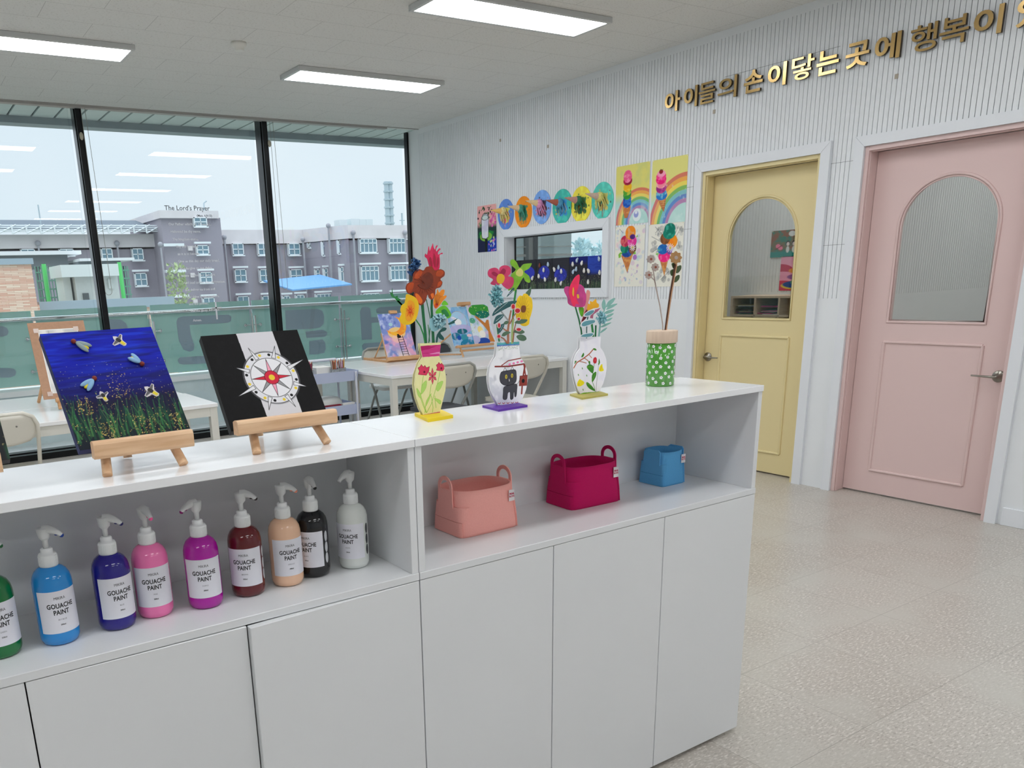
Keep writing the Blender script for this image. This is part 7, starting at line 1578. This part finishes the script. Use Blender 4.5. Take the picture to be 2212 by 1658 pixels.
# ------------------------------------------------------------------ canvases standing in the little window
ys_ = [6.683, 6.551, 6.307, 6.0816, 5.8418, 5.6082, 5.362]
sl = ['black canvas half hidden at the left end of the little window', 'dark canvas with a blue patch, second from the left in the little window', 'dark canvas with white clay flowers, third from the left', 'near-black canvas with a blue patch low down, fourth from the left', 'blue and black canvas with clay rabbits, second from the right', 'blue canvas with two white clay lumps at the right end of the little window']
for i in range(6):
    ya, yb = ys_[i]-0.002, ys_[i+1]+0.002; w, h = ya-yb, 0.274; x = 5.362; z0 = 1.378
    t = thing('small_canvas', sl[i], 'painting', (x, (ya+yb)/2, z0), 'canvases standing in the little window')
    MB().box((x, yb, z0), (x+0.017, ya, z0+h)).build('stretcher', M('black_canvas_side', (16, 16, 18), 0.6), t)
    A = Art((x, ya, z0), (0, -1, 0), (0, 0, 1), w, h, 60, (46, 46, 54)); yy = A.Y/A.h
    if i == 5: A.blend(np.clip((yy-0.4)/0.15, 0, 1), (44, 70, 170)); A.wash((30, 50, 140), 3, 24, 0.5, 0.7, 0.7, np.clip((yy-0.4)/0.1, 0, 1))
    if i == 4: A.blend(np.clip((yy-0.72)/0.15, 0, 1), (20, 30, 110))
    if i in (1, 2, 3): A.ell(w*(0.55 if i == 1 else 0.5), h*(0.55 if i != 3 else 0.45), w*0.36, h*0.22, (56, 66, 190), 0.9); A.wash((40, 46, 120), 8, 8, 0.5, 0.7, 0.6, (np.hypot((A.X-w*0.5)/(w*0.4), (A.Y-h*0.5)/(h*0.25)) < 1).astype(float))
    for k in range(60 if i else 0):
        xx = A.rng.random()*w; L_ = 0.03+0.05*A.rng.random(); A.line([(xx, 0), (xx+A.rng.normal(0, 0.006), L_)], 0.0028, [(60, 110, 60), (130, 150, 110), (30, 70, 50), (90, 96, 70)][A.rng.integers(4)], 0.6, px=False)
    if i: A.dots(40, [(150, 146, 120), (110, 120, 90)], 0.0015, 0.0035, (0, 0.1, 1, 0.42), 0.7)
    A.build('painted_face', t, 0.6, off=0.0004)
    rgd = random.Random(90+i); lumps = [[], [(0.80, 0.36, 1)], [(0.25, 0.78, 2), (0.80, 0.80, 3), (0.52, 0.62, 1), (0.20, 0.42, 1), (0.62, 0.30, 1)], [(0.18, 0.62, 1), (0.42, 0.68, 3), (0.58, 0.55, 1), (0.25, 0.28, 1), (0.56, 0.16, 1)], [(0.22, 0.76, 1), (0.45, 0.88, 3), (0.72, 0.78, 1), (0.42, 0.60, 3), (0.24, 0.52, 3), (0.86, 0.54, 1)], [(0.62, 0.88, 3), (0.66, 0.46, 1), (0.10, 0.52, 1), (0.08, 0.18, 1)]][i]
    for (a_, b_, c_) in lumps:
        p = Vector((x-0.008, ya-a_*w, z0+b_*h)); m_ = {1: M('white_clay', (228, 226, 220), 0.7), 2: M('brown_clay', (110, 56, 44), 0.7), 3: M('pale_blue_clay', (180, 200, 222), 0.7)}[c_]
        MB().ball(p, (0.010, 0.014, 0.019), n=12).ball(p+Vector((0, rgd.uniform(-0.012, 0.012), 0.014)), (0.008, 0.010, 0.012), n=10).build('clay_lump', m_, t)
# ------------------------------------------------------------------ things in the room behind the yellow door
WX = XB_-0.008-0.003
def p6(A):
    w, h = A.w, A.h; A.wash((46, 130, 110), 6, 5, 0.45, 0.6, 0.9); A.wash((150, 90, 60), 5, 5, 0.5, 0.62, 0.9); A.blend(np.clip((0.25-A.Y/h)/0.06, 0, 1), (40, 140, 130))
    A.ell(w*0.62, h*0.86, w*0.10, h*0.10, (224, 224, 220)); A.ell(w*0.74, h*0.86, w*0.08, h*0.09, (224, 224, 220))
    for q in (0.52, 0.70): A.ell(w*q, h*0.50, w*0.065, h*0.10, (60, 50, 50)); A.ell(w*q, h*0.48, w*0.045, h*0.07, (236, 220, 214)); A.ell(w*q, h*0.28, w*0.05, h*0.12, (226, 230, 226))
    A.ell(w*0.22, h*0.42, w*0.07, h*0.08, (244, 130, 160)); A.ell(w*0.30, h*0.34, w*0.07, h*0.07, (244, 130, 160)); A.line([(w*0.14, h*0.30), (w*0.36, h*0.44)], 0.006, (150, 30, 60), px=False)
wall_art(1668, 499, 1735, 553, PC, 80, (120, 110, 80), p6, 'landscape picture of figures in a forest, seen through the yellow door arch', x=WX)
def p7(A):
    w, h = A.w, A.h; A.ell(w*0.0, h*0.62, w*0.5, h*0.16, (200, 40, 80)); A.ell(w*0.1, h*0.42, w*0.55, h*0.14, (244, 160, 190)); A.ell(w*0.1, h*0.1, w*0.7, h*0.2, (206, 50, 80)); A.ell(w*0.8, h*0.78, w*0.25, h*0.09, (236, 80, 160)); A.ell(w*0.75, h*0.58, w*0.4, h*0.09, (240, 150, 70)); A.ell(w*0.75, h*0.40, w*0.45, h*0.09, (150, 90, 150)); A.ell(w*0.75, h*0.15, w*0.68, h*0.12, (232, 200, 60)); A.ell(w*0.75, h*0.18, w*0.62, h*0.11, (34, 70, 140)); A.ell(w*0.8, h*0.25, w*0.35, h*0.10, (90, 150, 120))
wall_art(1688, 554, 1735, 627, PC, 60, (246, 170, 196), p7, 'pink picture of a layered cake, seen through the yellow door arch', x=WX)
OK_ = wood_mat('orange_oak', (198, 140, 86), (214, 160, 104)); sh_ = thing('cubby_shelf', 'pale wood cubby shelf full of papers behind the yellow door', 'shelf', (6.5, 4.7, 0))
q1 = at(1583, 634, x=6.3); q2 = at(1712, 630, x=6.3); y1_, y0_, zt2 = q1.y, q2.y-0.25, 1.265
sb = MB(); sb.box((6.28, y0_, zt2-0.018), (6.585, y1_, zt2)).box((6.28, y1_-0.018, 0), (6.585, y1_, zt2-0.018)).box((6.28, y0_, 0), (6.585, y0_+0.018, zt2-0.018)).box((6.28, y0_, 1.095), (6.585, y1_-0.018, 1.11)).box((6.28, y0_, 0.7), (6.585, y1_-0.018, 0.72))
for u in (1634, 1686): yy_ = at(u, 650, x=6.3).y; sb.box((6.28, yy_-0.008, 0.02), (6.585, yy_+0.008, zt2-0.018))
sb.build('shelf_case', wood_mat('pale_birch', (214, 190, 164), (224, 202, 178)), sh_); MB().box((6.572, y0_, 0.02), (6.585, y1_, zt2-0.02)).build('back_panel', M('dark_shelf_back', (92, 70, 58), 0.8), sh_)
pp = [(60, 62, 66), (40, 100, 90), (150, 60, 110), (200, 190, 150), (30, 30, 34), (222, 224, 226), (220, 50, 140), (90, 50, 40)]
rgd = random.Random(8); nmc = ['dark grey', 'green', 'plum', 'cream', 'black', 'white', 'bright pink', 'brown']
for k in range(18):
    cub = k % 2; yc_ = (at(1608, 650, x=6.3).y if cub == 0 else at(1660, 650, x=6.3).y); zz = 1.112+0.0065*(k//2)+0.02*(k//2 > 5); ci_ = [0, 5, 1, 6, 2, 4, 3, 5, 0, 6, 7, 1, 4, 2, 5, 6, 3, 0][k]
    T = Matrix.Translation((6.42, yc_+rgd.uniform(-0.02, 0.02), zz)) @ Matrix.Rotation(rgd.uniform(-0.3, 0.3), 4, 'Z')
    tag(MB().box((-0.12, -0.075, 0), (0.12, 0.075, 0.0045), T=T).build('paper_folder', M('folder_'+nmc[ci_].replace(' ', '_'), pp[ci_], 0.6)), '%s folder lying in the %s compartment of the cubby shelf, layer %s' % (nmc[ci_], ['left', 'middle'][cub], ['one', 'two', 'three', 'four', 'five', 'six', 'seven', 'eight', 'nine'][k//2]), 'folder', 'folders in the cubby shelf')
